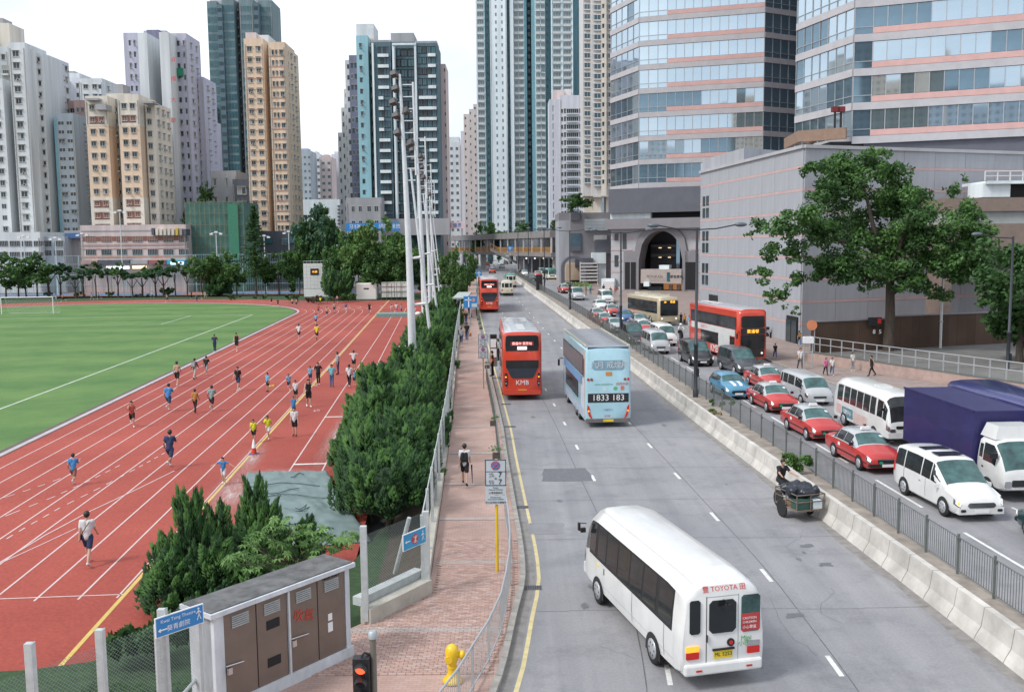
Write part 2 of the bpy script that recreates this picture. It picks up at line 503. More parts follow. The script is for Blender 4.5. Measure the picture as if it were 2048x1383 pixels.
# slab joints and cracks as thin dark sheets
m_joint = mat('slab_joint', (.13, .13, .135), .9, var=.3, scale=4)
jt = MB()
for yj in (18.2, 24.9, 31.2, 36.1, 41.4, 48, 56, 66, 78, 92):
    x0, x1 = kx(yj) + .5, bxx(yj) - .1
    for i in range(12):
        a_, b_ = lerp(x0, x1, i / 12), lerp(x0, x1, (i + 1) / 12)
        yy = yj + .04 * math.sin(i * 1.3 + yj)
        jt.quad((a_,yy,rz(yy) + .003),(b_,yy,rz(yy) + .003),(b_,yy + .022,rz(yy) + .003),(a_,yy + .022,rz(yy) + .003))
for fn in (lambda y: ln2(y) + .12, lambda y: ln1(y) - .55):
    Y = ys(13, 110, 1.5)
    for a_, b_ in zip(Y, Y[1:]):
        jt.quad((fn(a_),a_,rz(a_) + .0035),(fn(a_) + .03,a_,rz(a_) + .0035),(fn(b_) + .03,b_,rz(b_) + .0035),(fn(b_),b_,rz(b_) + .0035))
rr_ = random.Random(9)
for k in range(15):      # wandering cracks
    x = rr_.uniform(kx(30) + 1,bxx(30) - .5);y = rr_.uniform(19,75);a = rr_.uniform(-.5,.5) + (1.57 if rr_.random() < .3 else 0)
    for j in range(rr_.randrange(5, 14)):
        a += rr_.gauss(0,.35);L_ = rr_.uniform(.15,.45);x2,y2 = x + math.sin(a) * L_,y + math.cos(a) * L_
        jt.quad((x,y,rz(y) + .0042),(x + .011,y,rz(y) + .0042),(x2 + .011,y2,rz(y2) + .0042),(x2,y2,rz(y2) + .0042));x,y = x2,y2
struct('slab_joints', jt, m_joint)
m_oil = bpy.data.materials.get('x') or mat('oil_stain', (.15, .15, .155), .55, var=.3, scale=4)
for k in range(34):
    ln_f = rr_.choice((lambda y: lerp(kx(y),ln1(y),.52),lambda y: lerp(ln1(y),ln2(y),.5),lambda y: lerp(ln2(y),bxx(y),.48)));y = rr_.uniform(18,90);x = ln_f(y) + rr_.gauss(0,.18);r = rr_.uniform(.04,.16);q = MB();nn_ = 10
    q.add([(x + r * rr_.uniform(.6,1.1) * math.cos(6.283 * j / nn_),y + r * 2.2 * rr_.uniform(.6,1.1) * math.sin(6.283 * j / nn_),rz(y) + .0048) for j in range(nn_)],[tuple(range(nn_))])
    o = q.obj('oil_stain', m_oil); o['kind'] = 'structure'
# repair patches
m_patch = mat('asphalt_patch', (.15, .15, .165), .9, var=.2, scale=6, bump=.3)
m_patch2 = mat('faint_patch', (.235, .232, .24), .9, var=.15, scale=2)
def patch(pts, m, name='road_patch', dz=.006):
    P = [on_road(px, py) for px, py in pts]
    mb = MB()
    c = sum(P, Vector()) / len(P)
    ring = []
    for i in range(len(P)):
        a, b = P[i], P[(i + 1) % len(P)]
        for k in range(5):
            q = a.lerp(b, k / 5); j = .05
            ring.append((q.x + random.uniform(-j, j), q.y + random.uniform(-j, j), rz(q.y) + dz))
    mb.add(ring, [tuple(range(len(ring)))])
    o = mb.obj(name, m); o['kind'] = 'structure'
patch([(1082, 962), (1187, 961), (1172, 936), (1088, 937)], m_patch)
patch([(1055, 1068), (1128, 1066), (1128, 1045), (1060, 1046)], m_patch2)
patch([(1575, 1235), (1609, 1233), (1604, 1226), (1572, 1227)], m_patch)
patch([(1600, 1095), (1628, 1093), (1622, 1087), (1602, 1088)], m_patch)
patch([(1638, 1132), (1665, 1131), (1660, 1125), (1638, 1126)], m_patch)
# darker stains running along the barrier foot
m_grime = mat('gutter_grime', (.25, .235, .22), .9, var=.3, scale=2.5)
strip('gutter_grime',lambda y: bxx(y) - .34 - .05 * math.sin(y * .9) - .04 * math.sin(y * 2.3),lambda y: bxx(y) + .05,14,140,.003,m_grime,.8)
strip('gutter_channel',lambda y: kx(y) + .02,lambda y: kx(y) + .30,14,200,.0025,mat('channel_concrete',(.25,.235,.22),.9,var=.25,scale=3),1.5)
# road drains: dark gratings with bars
drain_i = 0
for (px, py) in [(1062, 1175), (1040, 1014), (1020, 853), (1012, 808)]:
    p = on_road(px, py)
    t = tag(link('road_drain',None,None,(p.x,p.y,p.z)),'dark cast iron road gully grating on the yellow line, ' + ['nearest the hydrant','below the no stopping sign','by the blue bus','beside the red bus'][drain_i],'drain','gully gratings along the yellow line')
    drain_i += 1
    a = MB(); a.box((0, 0, .005), (.62, .34, .02)); a.obj('frame', m_patch, t)
    b = MB()
    for k in range(9): b.box((-.26 + k * .065, 0, .018), (.03, .28, .012))
    b.obj('bars', m_black, t)

# ================================================================ sports ground (local frame: u across, v along)
TA = math.atan(.075)
_t = Vector((-math.sin(TA), math.cos(TA))); _n = Vector((math.cos(TA), math.sin(TA)))
def T(u, v, dz=0.0): 
    p = _n * u + _t * v
    return (p.x, p.y, TZ + dz)
def toUV(px, py):
    p = on_track(px, py); q = Vector((p.x, p.y))
    return q.dot(_n), q.dot(_t)
def track_mat():
    m = bpy.data.materials.new('running_track_rubber'); m.use_nodes = True
    n = m.node_tree.nodes;l = m.node_tree.links;b = n['Principled BSDF'];b.inputs['Roughness'].default_value = .85
    tc = n.new('ShaderNodeTexCoord')
    nz = n.new('ShaderNodeTexNoise');nz.inputs['Scale'].default_value = .07;nz.inputs['Detail'].default_value = 8;nz.inputs['Roughness'].default_value = .65
    l.new(tc.outputs['Object'], nz.inputs['Vector'])
    r = n.new('ShaderNodeValToRGB'); e = r.color_ramp.elements
    e[0].position = .3;e[0].color = (.265,.040,.026,1);e[1].position = .7;e[1].color = (.42,.083,.056,1)
    l.new(nz.outputs['Fac'], r.inputs['Fac'])
    n2 = n.new('ShaderNodeTexNoise');n2.inputs['Scale'].default_value = 9;n2.inputs['Detail'].default_value = 5
    l.new(tc.outputs['Object'], n2.inputs['Vector'])
    r2 = n.new('ShaderNodeValToRGB');r2.color_ramp.elements[0].position = .3;r2.color_ramp.elements[0].color = (.80,.78,.78,1);r2.color_ramp.elements[1].position = .7;r2.color_ramp.elements[1].color = (1.1,1.12,1.12,1)
    l.new(n2.outputs['Fac'], r2.inputs['Fac'])
    mx = n.new('ShaderNodeMixRGB'); mx.blend_type = 'MULTIPLY'; mx.inputs['Fac'].default_value = 1
    l.new(r.outputs['Color'], mx.inputs['Color1']); l.new(r2.outputs['Color'], mx.inputs['Color2'])
    l.new(mx.outputs['Color'], b.inputs['Base Color'])
    return m
m_track = track_mat()
def turf_mat():
    m = bpy.data.materials.new('pitch_turf'); m.use_nodes = True
    n = m.node_tree.nodes;l = m.node_tree.links;b = n['Principled BSDF'];b.inputs['Roughness'].default_value = .9
    tc = n.new('ShaderNodeTexCoord')
    mp = n.new('ShaderNodeMapping'); mp.inputs['Rotation'].default_value = (0, 0, -TA)
    l.new(tc.outputs['Object'], mp.inputs['Vector'])
    wv = n.new('ShaderNodeTexWave');wv.bands_direction = 'Y';wv.inputs['Scale'].default_value = .028;wv.inputs['Distortion'].default_value = 1.5;wv.inputs['Detail'].default_value = 3
    l.new(mp.outputs['Vector'], wv.inputs['Vector'])
    nz = n.new('ShaderNodeTexNoise');nz.inputs['Scale'].default_value = .25;nz.inputs['Detail'].default_value = 9;nz.inputs['Roughness'].default_value = .7
    l.new(tc.outputs['Object'], nz.inputs['Vector'])
    a = n.new('ShaderNodeMixRGB'); a.inputs['Fac'].default_value = .84
    l.new(wv.outputs['Fac'], a.inputs['Color1']); l.new(nz.outputs['Fac'], a.inputs['Color2'])
    r = n.new('ShaderNodeValToRGB'); e = r.color_ramp.elements
    e[0].position = .3;e[0].color = (.06,.15,.035,1);e[1].position = .72;e[1].color = (.135,.235,.06,1)
    l.new(a.outputs['Color'], r.inputs['Fac']); l.new(r.outputs['Color'], b.inputs['Base Color'])
    nb = n.new('ShaderNodeTexNoise'); nb.inputs['Scale'].default_value = 25
    l.new(tc.outputs['Object'], nb.inputs['Vector'])
    bp = n.new('ShaderNodeBump');bp.inputs['Strength'].default_value = .5;bp.inputs['Distance'].default_value = .05
    l.new(nb.outputs['Fac'], bp.inputs['Height']); l.new(bp.outputs['Normal'], b.inputs['Normal'])
    return m
m_turf = turf_mat()
m_tline = mat('track_line_white', (.62, .50, .48), .7, var=.12, scale=3)
m_tyel = mat('track_line_yellow', (.62, .45, .12), .7, var=.12, scale=3)
m_edge = mat('edge_concrete', (.45, .43, .44), .8, var=.15, scale=2)
UK, UC, VC, RAD = -22.83, -59.3, 154.9, 36.5
# red area
mb = MB();mb.add([T(-140,-30),T(-3.0,-30),T(-3.0,40),T(1.0,80),T(4,182),T(-10,189)] + [T(UC + 49.8 * math.cos(a),VC + 49.8 * math.sin(a)) for a in [math.radians(k) for k in range(42,181,4)]] + [T(-140,150)],[tuple(range(7 + 35))])
struct('running_track', mb, m_track)
# verge lawns
mb = MB()
mb.quad(T(-220, 120, -.012), T(20, 120, -.012), T(30, 216, -.012), T(-220, 216, -.012)); 
struct('verge_lawn', mb, m_dkgrass)
mb = MB();P = [on_track(*q,dz=.012) for q in [(-60,1345),(60,1338),(180,1322),(280,1290),(330,1265),(480,1240),(700,1130),(760,1060),(880,1000),(900,1230),(700,1390),(400,1500),(-100,1600)]]
mb.add([tuple(p) for p in P][::-1], [tuple(range(len(P)))]); struct('near_lawn', mb, m_dkgrass)
# turf
pts = [T(UK - .55,-30,.012)] + [T(UC + (RAD - .55) * math.cos(a),VC + (RAD - .55) * math.sin(a),.012) for a in [math.radians(k) for k in range(0,181,4)]] + [T(UC - RAD + .55,-30,.012)]
mb = MB(); mb.add(pts, [tuple(range(len(pts)))]); struct('football_pitch', mb, m_turf)
def ribbon(path, w, m, name, dz=.018, parent=None, h=0):
    mb = MB(); n = len(path); L = []; R = []
    for i, p in enumerate(path):
        a = Vector(path[max(i - 1, 0)]); b = Vector(path[min(i + 1, n - 1)])
        d = (b - a).normalized(); nn = Vector((-d.y, d.x))
        L.append((*(Vector(p) + nn * w / 2),TZ + dz));R.append((*(Vector(p) - nn * w / 2),TZ + dz))
    mb.add(L + R, [(i, n + i, n + i + 1, i + 1) for i in range(n - 1)])
    if h:
        mb.add([(v[0],v[1],v[2] - h) for v in L] + L,[(i,n + i,n + i + 1,i + 1) for i in range(n - 1)])
        mb.add([(v[0],v[1],v[2] - h) for v in R] + R,[(i + 1,n + i + 1,n + i,i) for i in range(n - 1)])
    return mb.obj(name, m, parent)
def uv2(u, v): 
    p = T(u, v); return (p[0], p[1])
def oval(u, v0=-30):
    r = u - UC
    return [uv2(u,y) for y in ys(v0,VC,8)] + [uv2(UC + r * math.cos(a),VC + r * math.sin(a)) for a in [math.radians(k) for k in range(4,181,4)]]
tm = tag(link('track_markings', None), kind='structure')
ribbon(oval(UK), .32, m_edge, 'inner_kerb', .06, tm, h=.06)
ribbon(oval(UK - .42), .3, mat('edge_gutter', (.13, .10, .09), .9, var=.2), 'gutter', .02, tm)
LW = 1.298
for k in range(1, 10):
    ribbon(oval(UK + k * LW, 29.2), .065, m_tline, 'lane_line', .005, tm)
ribbon([uv2(-9.85, y) for y in ys(20.5, 190, 8)], .13, m_tyel, 'yellow_line', .006, tm)
ribbon([uv2(-10.0, y) for y in ys(29.2, 190, 8)], .06, m_tline, 'lane_line', .007, tm)
ribbon([uv2(-7.28, y) for y in ys(45, 165, 8)], .07, m_tline, 'runway_line', .005, tm)
ribbon([uv2(-5.72, y) for y in ys(45, 165, 8)], .07, m_tline, 'runway_line', .005, tm)
ribbon([uv2(-4.1, y) for y in ys(70, 165, 8)], .07, m_tline, 'runway_line', .005, tm)
ribbon([uv2(-7.3, 46.9), uv2(-5.7, 46.9)], .24, m_line, 'takeoff_board', .008, tm)
ribbon([uv2(-7.3, 60.0), uv2(-5.7, 60.0)], .24, m_line, 'takeoff_board', .008, tm)
ribbon([uv2(-36, 29.5), uv2(-9.9, 29.5)], .06, m_tline, 'finish_line', .007, tm)
def pxpath(pts): return [tuple(on_track(*q))[:2] for q in pts]
ribbon(pxpath([(349,941),(280,975),(180,1022),(90,1070),(0,1124),(-60,1160)]),.06,m_tline,'curve_line',.009,tm)
ribbon(pxpath([(152, 1056), (75, 1092), (0, 1126)]), .05, m_tline, 'curve_line', .0095, tm)
for pl in ([(330,905),(270,938),(200,975),(120,1015),(50,1055),(0,1085)],[(240,930),(180,960),(110,992),(40,1020),(-20,1044)],[(150,945),(90,968),(30,988),(-30,1005)]):
    P = pxpath(pl); P = [Vector(p) for p in P]
    for a, b in zip(P, P[1:]):
        n = max(1, int((b - a).length / .9))
        for i in range(n):
            ribbon([tuple(a.lerp(b,i / n)),tuple(a.lerp(b,(i + .5) / n))],.06,m_tline,'dash',.009,tm)
# overlapping guide arcs in the D of the far bend
for k in range(7):
    c = uv2(UK + 2 + k * 1.8, 166 + k * .6)
    arc = [(c[0] + 1.7 * math.cos(a),c[1] + 4.2 * math.sin(a)) for a in [math.radians(q) for q in range(-70,100,14)]]
    ribbon(arc, .09, m_tline, 'guide_arc', .008, tm)
# pitch markings
pm = tag(link('pitch_markings', None), kind='structure')
m_pl = mat('pitch_line', (.52, .58, .48), .8, var=.2, scale=2)
ribbon([uv2(-29.5, y) for y in ys(20, 154, 8)], .17, m_pl, 'touchline', .018, pm)
ribbon([uv2(-89, 154), uv2(-29.5, 154)], .2, m_pl, 'goal_line', .018, pm)
ribbon([uv2(-80, 137.5), uv2(-39, 137.5)], .15, m_pl, 'box_line', .018, pm)
ribbon([uv2(-39, 137.5), uv2(-39, 154)], .15, m_pl, 'box_line', .018, pm)
# pale sand and chalk dust drifting off the long jump pit: thin sheets of dust with ragged edges
m_dust = bpy.data.materials.new('sand_dust'); m_dust.use_nodes = True
n_ = m_dust.node_tree.nodes;l_ = m_dust.node_tree.links;b_ = n_['Principled BSDF'];b_.inputs['Base Color'].default_value = (.62,.50,.47,1);b_.inputs['Roughness'].default_value = .95
tc_ = n_.new('ShaderNodeTexCoord');gr_ = n_.new('ShaderNodeTexGradient');gr_.gradient_type = 'QUADRATIC_SPHERE';l_.new(tc_.outputs['Object'],gr_.inputs['Vector'])
nz_ = n_.new('ShaderNodeTexNoise');nz_.inputs['Scale'].default_value = 5;nz_.inputs['Detail'].default_value = 9;nz_.inputs['Roughness'].default_value = .75;l_.new(tc_.outputs['Object'],nz_.inputs['Vector'])
rm_ = n_.new('ShaderNodeValToRGB');rm_.color_ramp.elements[0].position = .35;rm_.color_ramp.elements[1].position = .7;l_.new(nz_.outputs['Fac'],rm_.inputs['Fac'])
mu_ = n_.new('ShaderNodeMath');mu_.operation = 'MULTIPLY';mu_.use_clamp = True;l_.new(gr_.outputs['Fac'],mu_.inputs[0]);l_.new(rm_.outputs['Color'],mu_.inputs[1])
m2_ = n_.new('ShaderNodeMath');m2_.operation = 'MULTIPLY';m2_.use_clamp = True;m2_.inputs[1].default_value = 1.3;l_.new(mu_.outputs[0],m2_.inputs[0])
tr_ = n_.new('ShaderNodeBsdfTransparent');ms_ = n_.new('ShaderNodeMixShader');l_.new(m2_.outputs[0],ms_.inputs['Fac']);l_.new(tr_.outputs[0],ms_.inputs[1]);l_.new(b_.outputs[0],ms_.inputs[2]);l_.new(ms_.outputs[0],n_['Material Output'].inputs['Surface'])
q = MB(); q.quad((-1, -1, 0), (1, -1, 0), (1, 1, 0), (-1, 1, 0)); me_ = q.mesh('sand_dust', m_dust)
for i,(px,py,a,b,r) in enumerate(((462,985,1.3,6.5,.15),(505,915,.8,5,.12),(672,870,.75,11,.07),(560,945,2.6,1.3,0),(705,800,.6,9,.07))):
    p = on_track(px,py,.012 + i * .0006);o = link('sand_dust',me_,None,p,r,(a,b,1));o['kind'] = 'stuff'
# hard court area beyond the trees
m_court = mat('court_blue', (.12, .22, .36), .8, var=.12, scale=.3)
m_courtr = mat('court_red', (.42, .17, .13), .8, var=.12, scale=.3)
mb = MB();mb.quad((-190,216,TZ),(-12,216,TZ),(-12,232,TZ),(-190,232,TZ));struct('court_surround',mb,m_courtr)
mb = MB()
for k in range(6): mb.quad((-180 + k * 27,219,TZ + .02),(-157 + k * 27,219,TZ + .02),(-157 + k * 27,230,TZ + .02),(-180 + k * 27,230,TZ + .02))
struct('court_surface', mb, m_court)
mb = MB();mb.quad((-260,232,TZ - .02),(-12,232,TZ - .02),(-12,300,TZ - .02),(-260,300,TZ - .02));struct('side_street',mb,mat('street_asphalt',(.10,.10,.10),.9,var=.2,scale=.3))
# distant hill behind the towers
mb = MB(); n = 40; X0, X1, YH = -700, 500, 1500
for i in range(n):
    for j in range(2): pass
vs = []; 
for i in range(n + 1):
    x = lerp(X0, X1, i / n)
    h = 60 + 120 * math.exp(-((x + 60) / 90) ** 2) + 70 * math.exp(-((x - 260) / 200) ** 2) + 40 * math.exp(-((x + 400) / 160) ** 2) + 8 * math.sin(i * .9) + 4 * math.sin(i * 2.3)
    vs += [(x, YH, -2), (x, YH + 250, h), (x, YH + 700, -2)]
mb.add(vs,[(3 * i,3 * i + 3,3 * i + 4,3 * i + 1) for i in range(n)] + [(3 * i + 1,3 * i + 4,3 * i + 5,3 * i + 2) for i in range(n)],0,True)
struct('hill', mb, mat('hill_woodland_haze', (.12, .17, .20), .95, var=.25, scale=.03))  # bluish grey-green base carries the distance haze in the colour
# ================================================================ BUILDINGS
m_glassd = glass('window_glass_dark', (.04, .06, .068), .12, .5, .6, .15)
m_glassb = glass('window_glass_blue', (.07, .12, .15), .1, .6)
m_glasst = glass('window_glass_teal', (.05, .13, .15), .1, .6)
m_curt = mat('curtained_window', (.32, .33, .32), .5, var=.3, scale=1.5)
m_frame = mat('window_frame', (.50, .50, .48), .6, var=.1)
m_hood = mat('window_hood', (.42, .40, .37), .85, var=.2)
m_acm = mat('aircon_casing', (.55, .55, .52), .6, var=.2)
WM = {}
def winmesh(kind, glassm, hoodm, framem):
    key = (kind, glassm.name, hoodm.name, framem.name)
    if key in WM: return WM[key]
    mb = MB()
    def fr(t=.07, d=.07, mull=1):
        mb.box((0,-d / 2,.5 - t / 2),(1,d,t),0);mb.box((0,-d / 2,-.5 + t / 2),(1,d,t),0)
        mb.box((-.5 + t / 2,-d / 2,0),(t,d,1 - 2 * t),0);mb.box((.5 - t / 2,-d / 2,0),(t,d,1 - 2 * t),0)
        for k in range(mull): mb.box((-.5 + (k + 1) / (mull + 1),-d / 2,0),(t * .7,d * .9,1 - 2 * t),0)
    if kind in ('std', 'ac', 'curt', 'open'):
        mb.box((0, -.015, 0), (.97, .03, .97), 1); fr()
        mb.box((0, -.2, .56), (1.12, .4, .07), 2)
        mb.box((0, -.08, -.54), (1.06, .16, .05), 2)
        if kind == 'ac': mb.box((.2,-.26,-.42),(.42,.5,.34),3);mb.box((.2,-.52,-.42),(.3,.02,.24),4)
        if kind == 'curt': mb.quad((-.45,-.034,-.42),(.02,-.034,-.42),(.02,-.034,.42),(-.45,-.034,.42),5)
        if kind == 'open': mb.box((-.3, -.3, 0), (.03, .5, .8), 0)
    elif kind == 'plain':
        mb.box((0, -.015, 0), (.97, .03, .97), 1); fr(.08, .05, 1)
    elif kind == 'slit':
        mb.box((0, -.02, 0), (1, .04, 1), 1); mb.box((0, -.09, .55), (1.3, .18, .09), 2)
    elif kind == 'bal':       # balcony bay with slab, parapet and glazing
        mb.box((0, -.02, .02), (.96, .04, .84), 1); fr(.05, .06, 2)
        mb.box((0, -.38, -.47), (1.02, .76, .06), 2)
        mb.box((0, -.74, -.32), (1.0, .04, .28), 3)
        mb.box((-.49,-.38,-.32),(.03,.72,.28),3);mb.box((.49,-.38,-.32),(.03,.72,.28),3)
    elif kind == 'bay':       # projecting bay window
        mb.box((0,-.28,0),(.92,.56,.62),1);mb.box((0,-.3,.36),(1,.66,.12),2);mb.box((0,-.3,-.37),(1,.66,.14),2)
        mb.box((0,-.565,0),(.05,.03,.62),0);mb.box((-.43,-.565,0),(.06,.03,.62),0);mb.box((.43,-.565,0),(.06,.03,.62),0)
    elif kind == 'band':      # strip glazing with mullions
        mb.box((0, -.02, 0), (1, .04, 1), 1)
        for k in range(7): mb.box((-.5 + k / 6, -.05, 0), (.02, .1, 1), 0)
        mb.box((0, -.05, .48), (1, .1, .04), 0); mb.box((0, -.05, -.48), (1, .1, .04), 0)
    WM[key] = mb.mesh('window_' + kind, [framem, glassm, hoodm, m_acm, m_black, m_curt])
    return WM[key]
class Bld:
    def __init__(s, name, label, cat, px, D, group=None, base=-1.0):
        x, _ = at(px, 489, D)
        s.o = Vector((x, D, base)); s.base = base
        s.t = thing(name, label, cat, s.o, 0, group)
        s.win = []; s.pipes = []
    def box(s, x0, x1, D, top, m, depth=12, bottom=None, name='wall', mi=0):
        X0, _ = at(x0, 489, D); X1, _ = at(x1, 489, D)
        zt = at((x0 + x1) / 2,top,D)[1];zb = s.base if bottom is None else at((x0 + x1) / 2,bottom,D)[1]
        mb = MB();mb.box(((X0 + X1) / 2 - s.o.x,D + depth / 2 - s.o.y,(zt + zb) / 2 - s.o.z),(X1 - X0,depth,zt - zb))
        mb.obj(name, m, s.t)
        return X0, X1, zb, zt
    def strip(s,x0,x1,D,top,m,cols=(),fh=3.0,wh=1.35,kinds=('std','ac','std','curt','open'),gl=None,hood=None,frame=None,depth=12,bottom=None,skip=1.2,low=None,roof=True,sd=()):
        X0, X1, zb, zt = s.box(x0, x1, D, top, m, depth, bottom)
        s.pipes += [(x_ - s.o.x,D - s.o.y - .09,zb - s.o.z,zt - s.o.z) for x_ in (X0 + .3,X1 - .35) if X1 - X0 > 4]
        if roof and X1 - X0 > 2.5:
            mb = MB()   # parapet upstand round the roof
            w = X1 - X0
            mb.box(((X0 + X1) / 2 - s.o.x,D + .1 - s.o.y,zt + .45 - s.o.z),(w,.2,.9));mb.box((X0 + .1 - s.o.x,D + depth / 2 - s.o.y,zt + .45 - s.o.z),(.2,depth - .5,.9));mb.box((X1 - .1 - s.o.x,D + depth / 2 - s.o.y,zt + .45 - s.o.z),(.2,depth - .5,.9))
            mb.obj('parapet', m, s.t)
        zl = zb + 2 if low is None else at(x0, low, D)[1]
        z = zt - skip - wh / 2
        i = 0
        while z > zl:
            for (cf, wf) in cols:
                w = (X1 - X0) * wf
                k = random.choice(kinds)
                s.win.append((lerp(X0,X1,cf) - s.o.x,D - s.o.y - .005,z - s.o.z,w,wh,k,gl or m_glassd,hood or m_hood,frame or m_frame))
            for cf in sd:
                s.win.append((X1 - s.o.x + .005,D - s.o.y + depth * cf,z - s.o.z,1.5,wh,random.choice(('std','ac','ac','open','std')),gl or m_glassd,hood or m_hood,frame or m_frame,1))
            z -= fh; i += 1
    def done(s, lim=300):
        if s.pipes:
            mb = MB()
            for (x, y, a, b_) in s.pipes: mb.box((x, y, (a + b_) / 2), (.14, .14, b_ - a - 1))
            o = mb.obj('drain_pipes', m_hood, s.t); o['kind'] = 'stuff'
        vis = []
        for w in s.win:
            vis.append(w)
        vis.sort(key=lambda q: -q[3] * q[4] - random.random() * .01)
        for w in vis[:lim]:
            me = winmesh(w[5], w[6], w[7], w[8])
            link('window',me,s.t,(w[0],w[1],w[2]),math.pi / 2 if len(w) > 9 else 0,(w[3],1,w[4]))
        rest = vis[lim:]
        if rest:
            mb = MB(); mats = []
            for w in rest:
                if w[6] not in mats: mats.append(w[6])
                mb.box((w[0],w[1] - .02,w[2]),(w[3],.06,w[4]) if len(w) < 10 else (.06,w[3],w[4]),mats.index(w[6]))
            o = mb.obj('small_windows', mats, s.t); o['kind'] = 'stuff'
        return s.t
    def lights(s): pass
def pal(name,rgb,var=.2,scale=.5): return mat(name,rgb,.88,var=var,scale=scale,stretch=(1,1,.07),detail=8)
c_white = pal('render_white',(.62,.65,.66));c_cream = pal('render_cream',(.66,.61,.53));c_peach = pal('render_peach',(.70,.54,.40));c_lilac = pal('render_lilac',(.45,.45,.54))
c_dlilac = pal('render_dark_lilac',(.20,.20,.28));c_pink = pal('render_pink_brown',(.42,.29,.27));c_bluegrey = pal('render_blue_grey',(.38,.44,.49));c_grey = pal('render_grey',(.36,.36,.37))
c_dgrey = pal('render_dark_grey',(.10,.11,.13));c_brown = pal('brown_brick_panel',(.25,.12,.09));c_teal = pal('tile_teal',(.30,.52,.58));c_mint = pal('tile_mint',(.54,.71,.74));c_pale = pal('tile_pale',(.70,.77,.79))
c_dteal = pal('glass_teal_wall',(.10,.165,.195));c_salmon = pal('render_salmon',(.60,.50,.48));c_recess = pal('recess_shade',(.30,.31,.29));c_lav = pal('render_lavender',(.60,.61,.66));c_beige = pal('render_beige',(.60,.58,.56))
c_redband = mat('slab_edge_salmon', (.56, .33, .25), .85, var=.15)
GL = 'residential towers beyond the sports ground'
# ---- white tower at the left edge
b = Bld('apartment_tower','stepped off-white apartment tower with roof tank house, tallest at the left edge','apartment block',50,262,GL)
W1 = ('std', 'ac', 'std', 'curt', 'open')
b.strip(-90, -2, 262, 70, c_white, [(.15, .09), (.4, .09), (.65, .09), (.9, .07)])
b.strip(-2, 26, 255, 164, c_white, [(.55, .36)], kinds=('plain', 'std', 'ac'))
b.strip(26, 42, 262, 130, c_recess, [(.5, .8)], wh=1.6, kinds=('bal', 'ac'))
b.strip(2, 40, 264, 100, c_white, [(.3, .3), (.75, .2)], low=130)
b.strip(42, 74, 256, 92, c_white, [(.42, .42)], wh=1.5)
b.strip(74, 90, 259, 98, c_white, [])
b.strip(90, 106, 261, 106, c_white, [(.45, .7)], kinds=('std', 'ac'))
b.strip(106,119,266,110,c_white,[(.5,.75)],kinds=('ac','bal','std'),sd=(.15,.38,.62,.85))
b.strip(119, 130, 271, 190, c_cream, [(.5, .7)], kinds=('ac', 'bal'))
b.box(6,46,266,46,c_cream,8,100);b.box(20,34,267,36,c_grey,5,48);b.box(-20,6,268,70,c_grey,6,90)
b.box(40, 60, 267, 84, c_white, 8, 100, 'roof_room')
b.done(300)
b = Bld('apartment_tower','pale grey apartment block with square lift tower, behind the white stepped tower','apartment block',170,335,GL)
b.strip(119,146,335,163,c_white,[(.3,.25),(.7,.25)],fh=3.2);b.strip(146,178,340,160,c_lav,[(.2,.18),(.85,.18)],fh=3.2);b.strip(178,222,334,162,c_white,[(.25,.22),(.65,.22),(.88,.12)],fh=3.2,sd=(.4,))
b.box(143, 178, 345, 146, c_white, 10, 170); b.box(152, 168, 347, 142, c_grey, 4, 150); b.done(120)
b = Bld('apartment_tower','narrow blue-grey residential block beside the white stepped tower','apartment block',145,262,GL)
b.strip(122,128,264,235,c_teal,[]);b.strip(128,161,262,233,c_bluegrey,[(.25,.4),(.75,.4)],fh=2.35,wh=1.05,kinds=('plain','plain','ac'));b.strip(161,170,265,236,c_bluegrey,[(.5,.5)],fh=2.35,wh=1.0,kinds=('plain',),sd=(.3,.7));b.done(140)
b = Bld('apartment_tower','pink-brown mosaic tiled block wedged behind the cream tower','apartment block',165,275,GL)
b.strip(134,170,276,208,c_pink,[(.3,.3),(.75,.3)],low=236);b.strip(164,187,270,207,c_pink,[(.3,.2),(.7,.3)],kinds=('ac','open'),wh=1.2)
b.box(170, 186, 272, 203, c_beige, 8, 210); b.done(120)
# ---- cream and peach cluster
b = Bld('apartment_tower','cream and peach apartment cluster with brown brick panels and cluttered roof','apartment block',250,250,GL)
def creamwing(x0, x1, D, top):
    b.strip(x0, x1, D, top, c_cream, [], bottom=252); 
    X0,X1,zb,zt = b.box(x0 + .4,x1 - .4,D + .05,252,c_peach,11.8,395);b.box(x0,x1,D,395,c_cream,12)
    zt = at((x0 + x1) / 2, top, D)[1]; z = zt - 2.0; r = 0
    zc = at((x0 + x1) / 2, 395, D)[1]; zl = at(x0, 520, D)[1]
    while z > zl:
        for cf in (.29, .69):
            b.win.append((lerp(X0,X1,cf) - b.o.x,D - b.o.y - .01,z - b.o.z,1.35,1.3,random.choice(W1),m_glassd,m_hood,m_frame))
        if z < zc or r in (1,):
            mb = MB();mb.box((lerp(X0,X1,.49) - b.o.x,D - .02 - b.o.y,z - .1 - b.o.z),((X1 - X0) * .68,.06,1.9));mb.obj('brick_panel',c_brown,b.t)
        z -= 3.0; r += 1
creamwing(186, 230, 248, 199)
creamwing(250, 292, 247, 196)
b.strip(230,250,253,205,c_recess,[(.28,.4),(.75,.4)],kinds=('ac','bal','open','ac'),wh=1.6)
b.strip(292,304,251,215,c_cream,[(.5,.7)],kinds=('ac','std'));b.strip(304,322,250,205,c_cream,[(.4,.5)],kinds=('ac','std'),sd=(.2,.5,.8))
b.box(228, 276, 262, 187, c_cream, 6, 200); b.box(246, 262, 263, 168, c_grey, 5, 190)
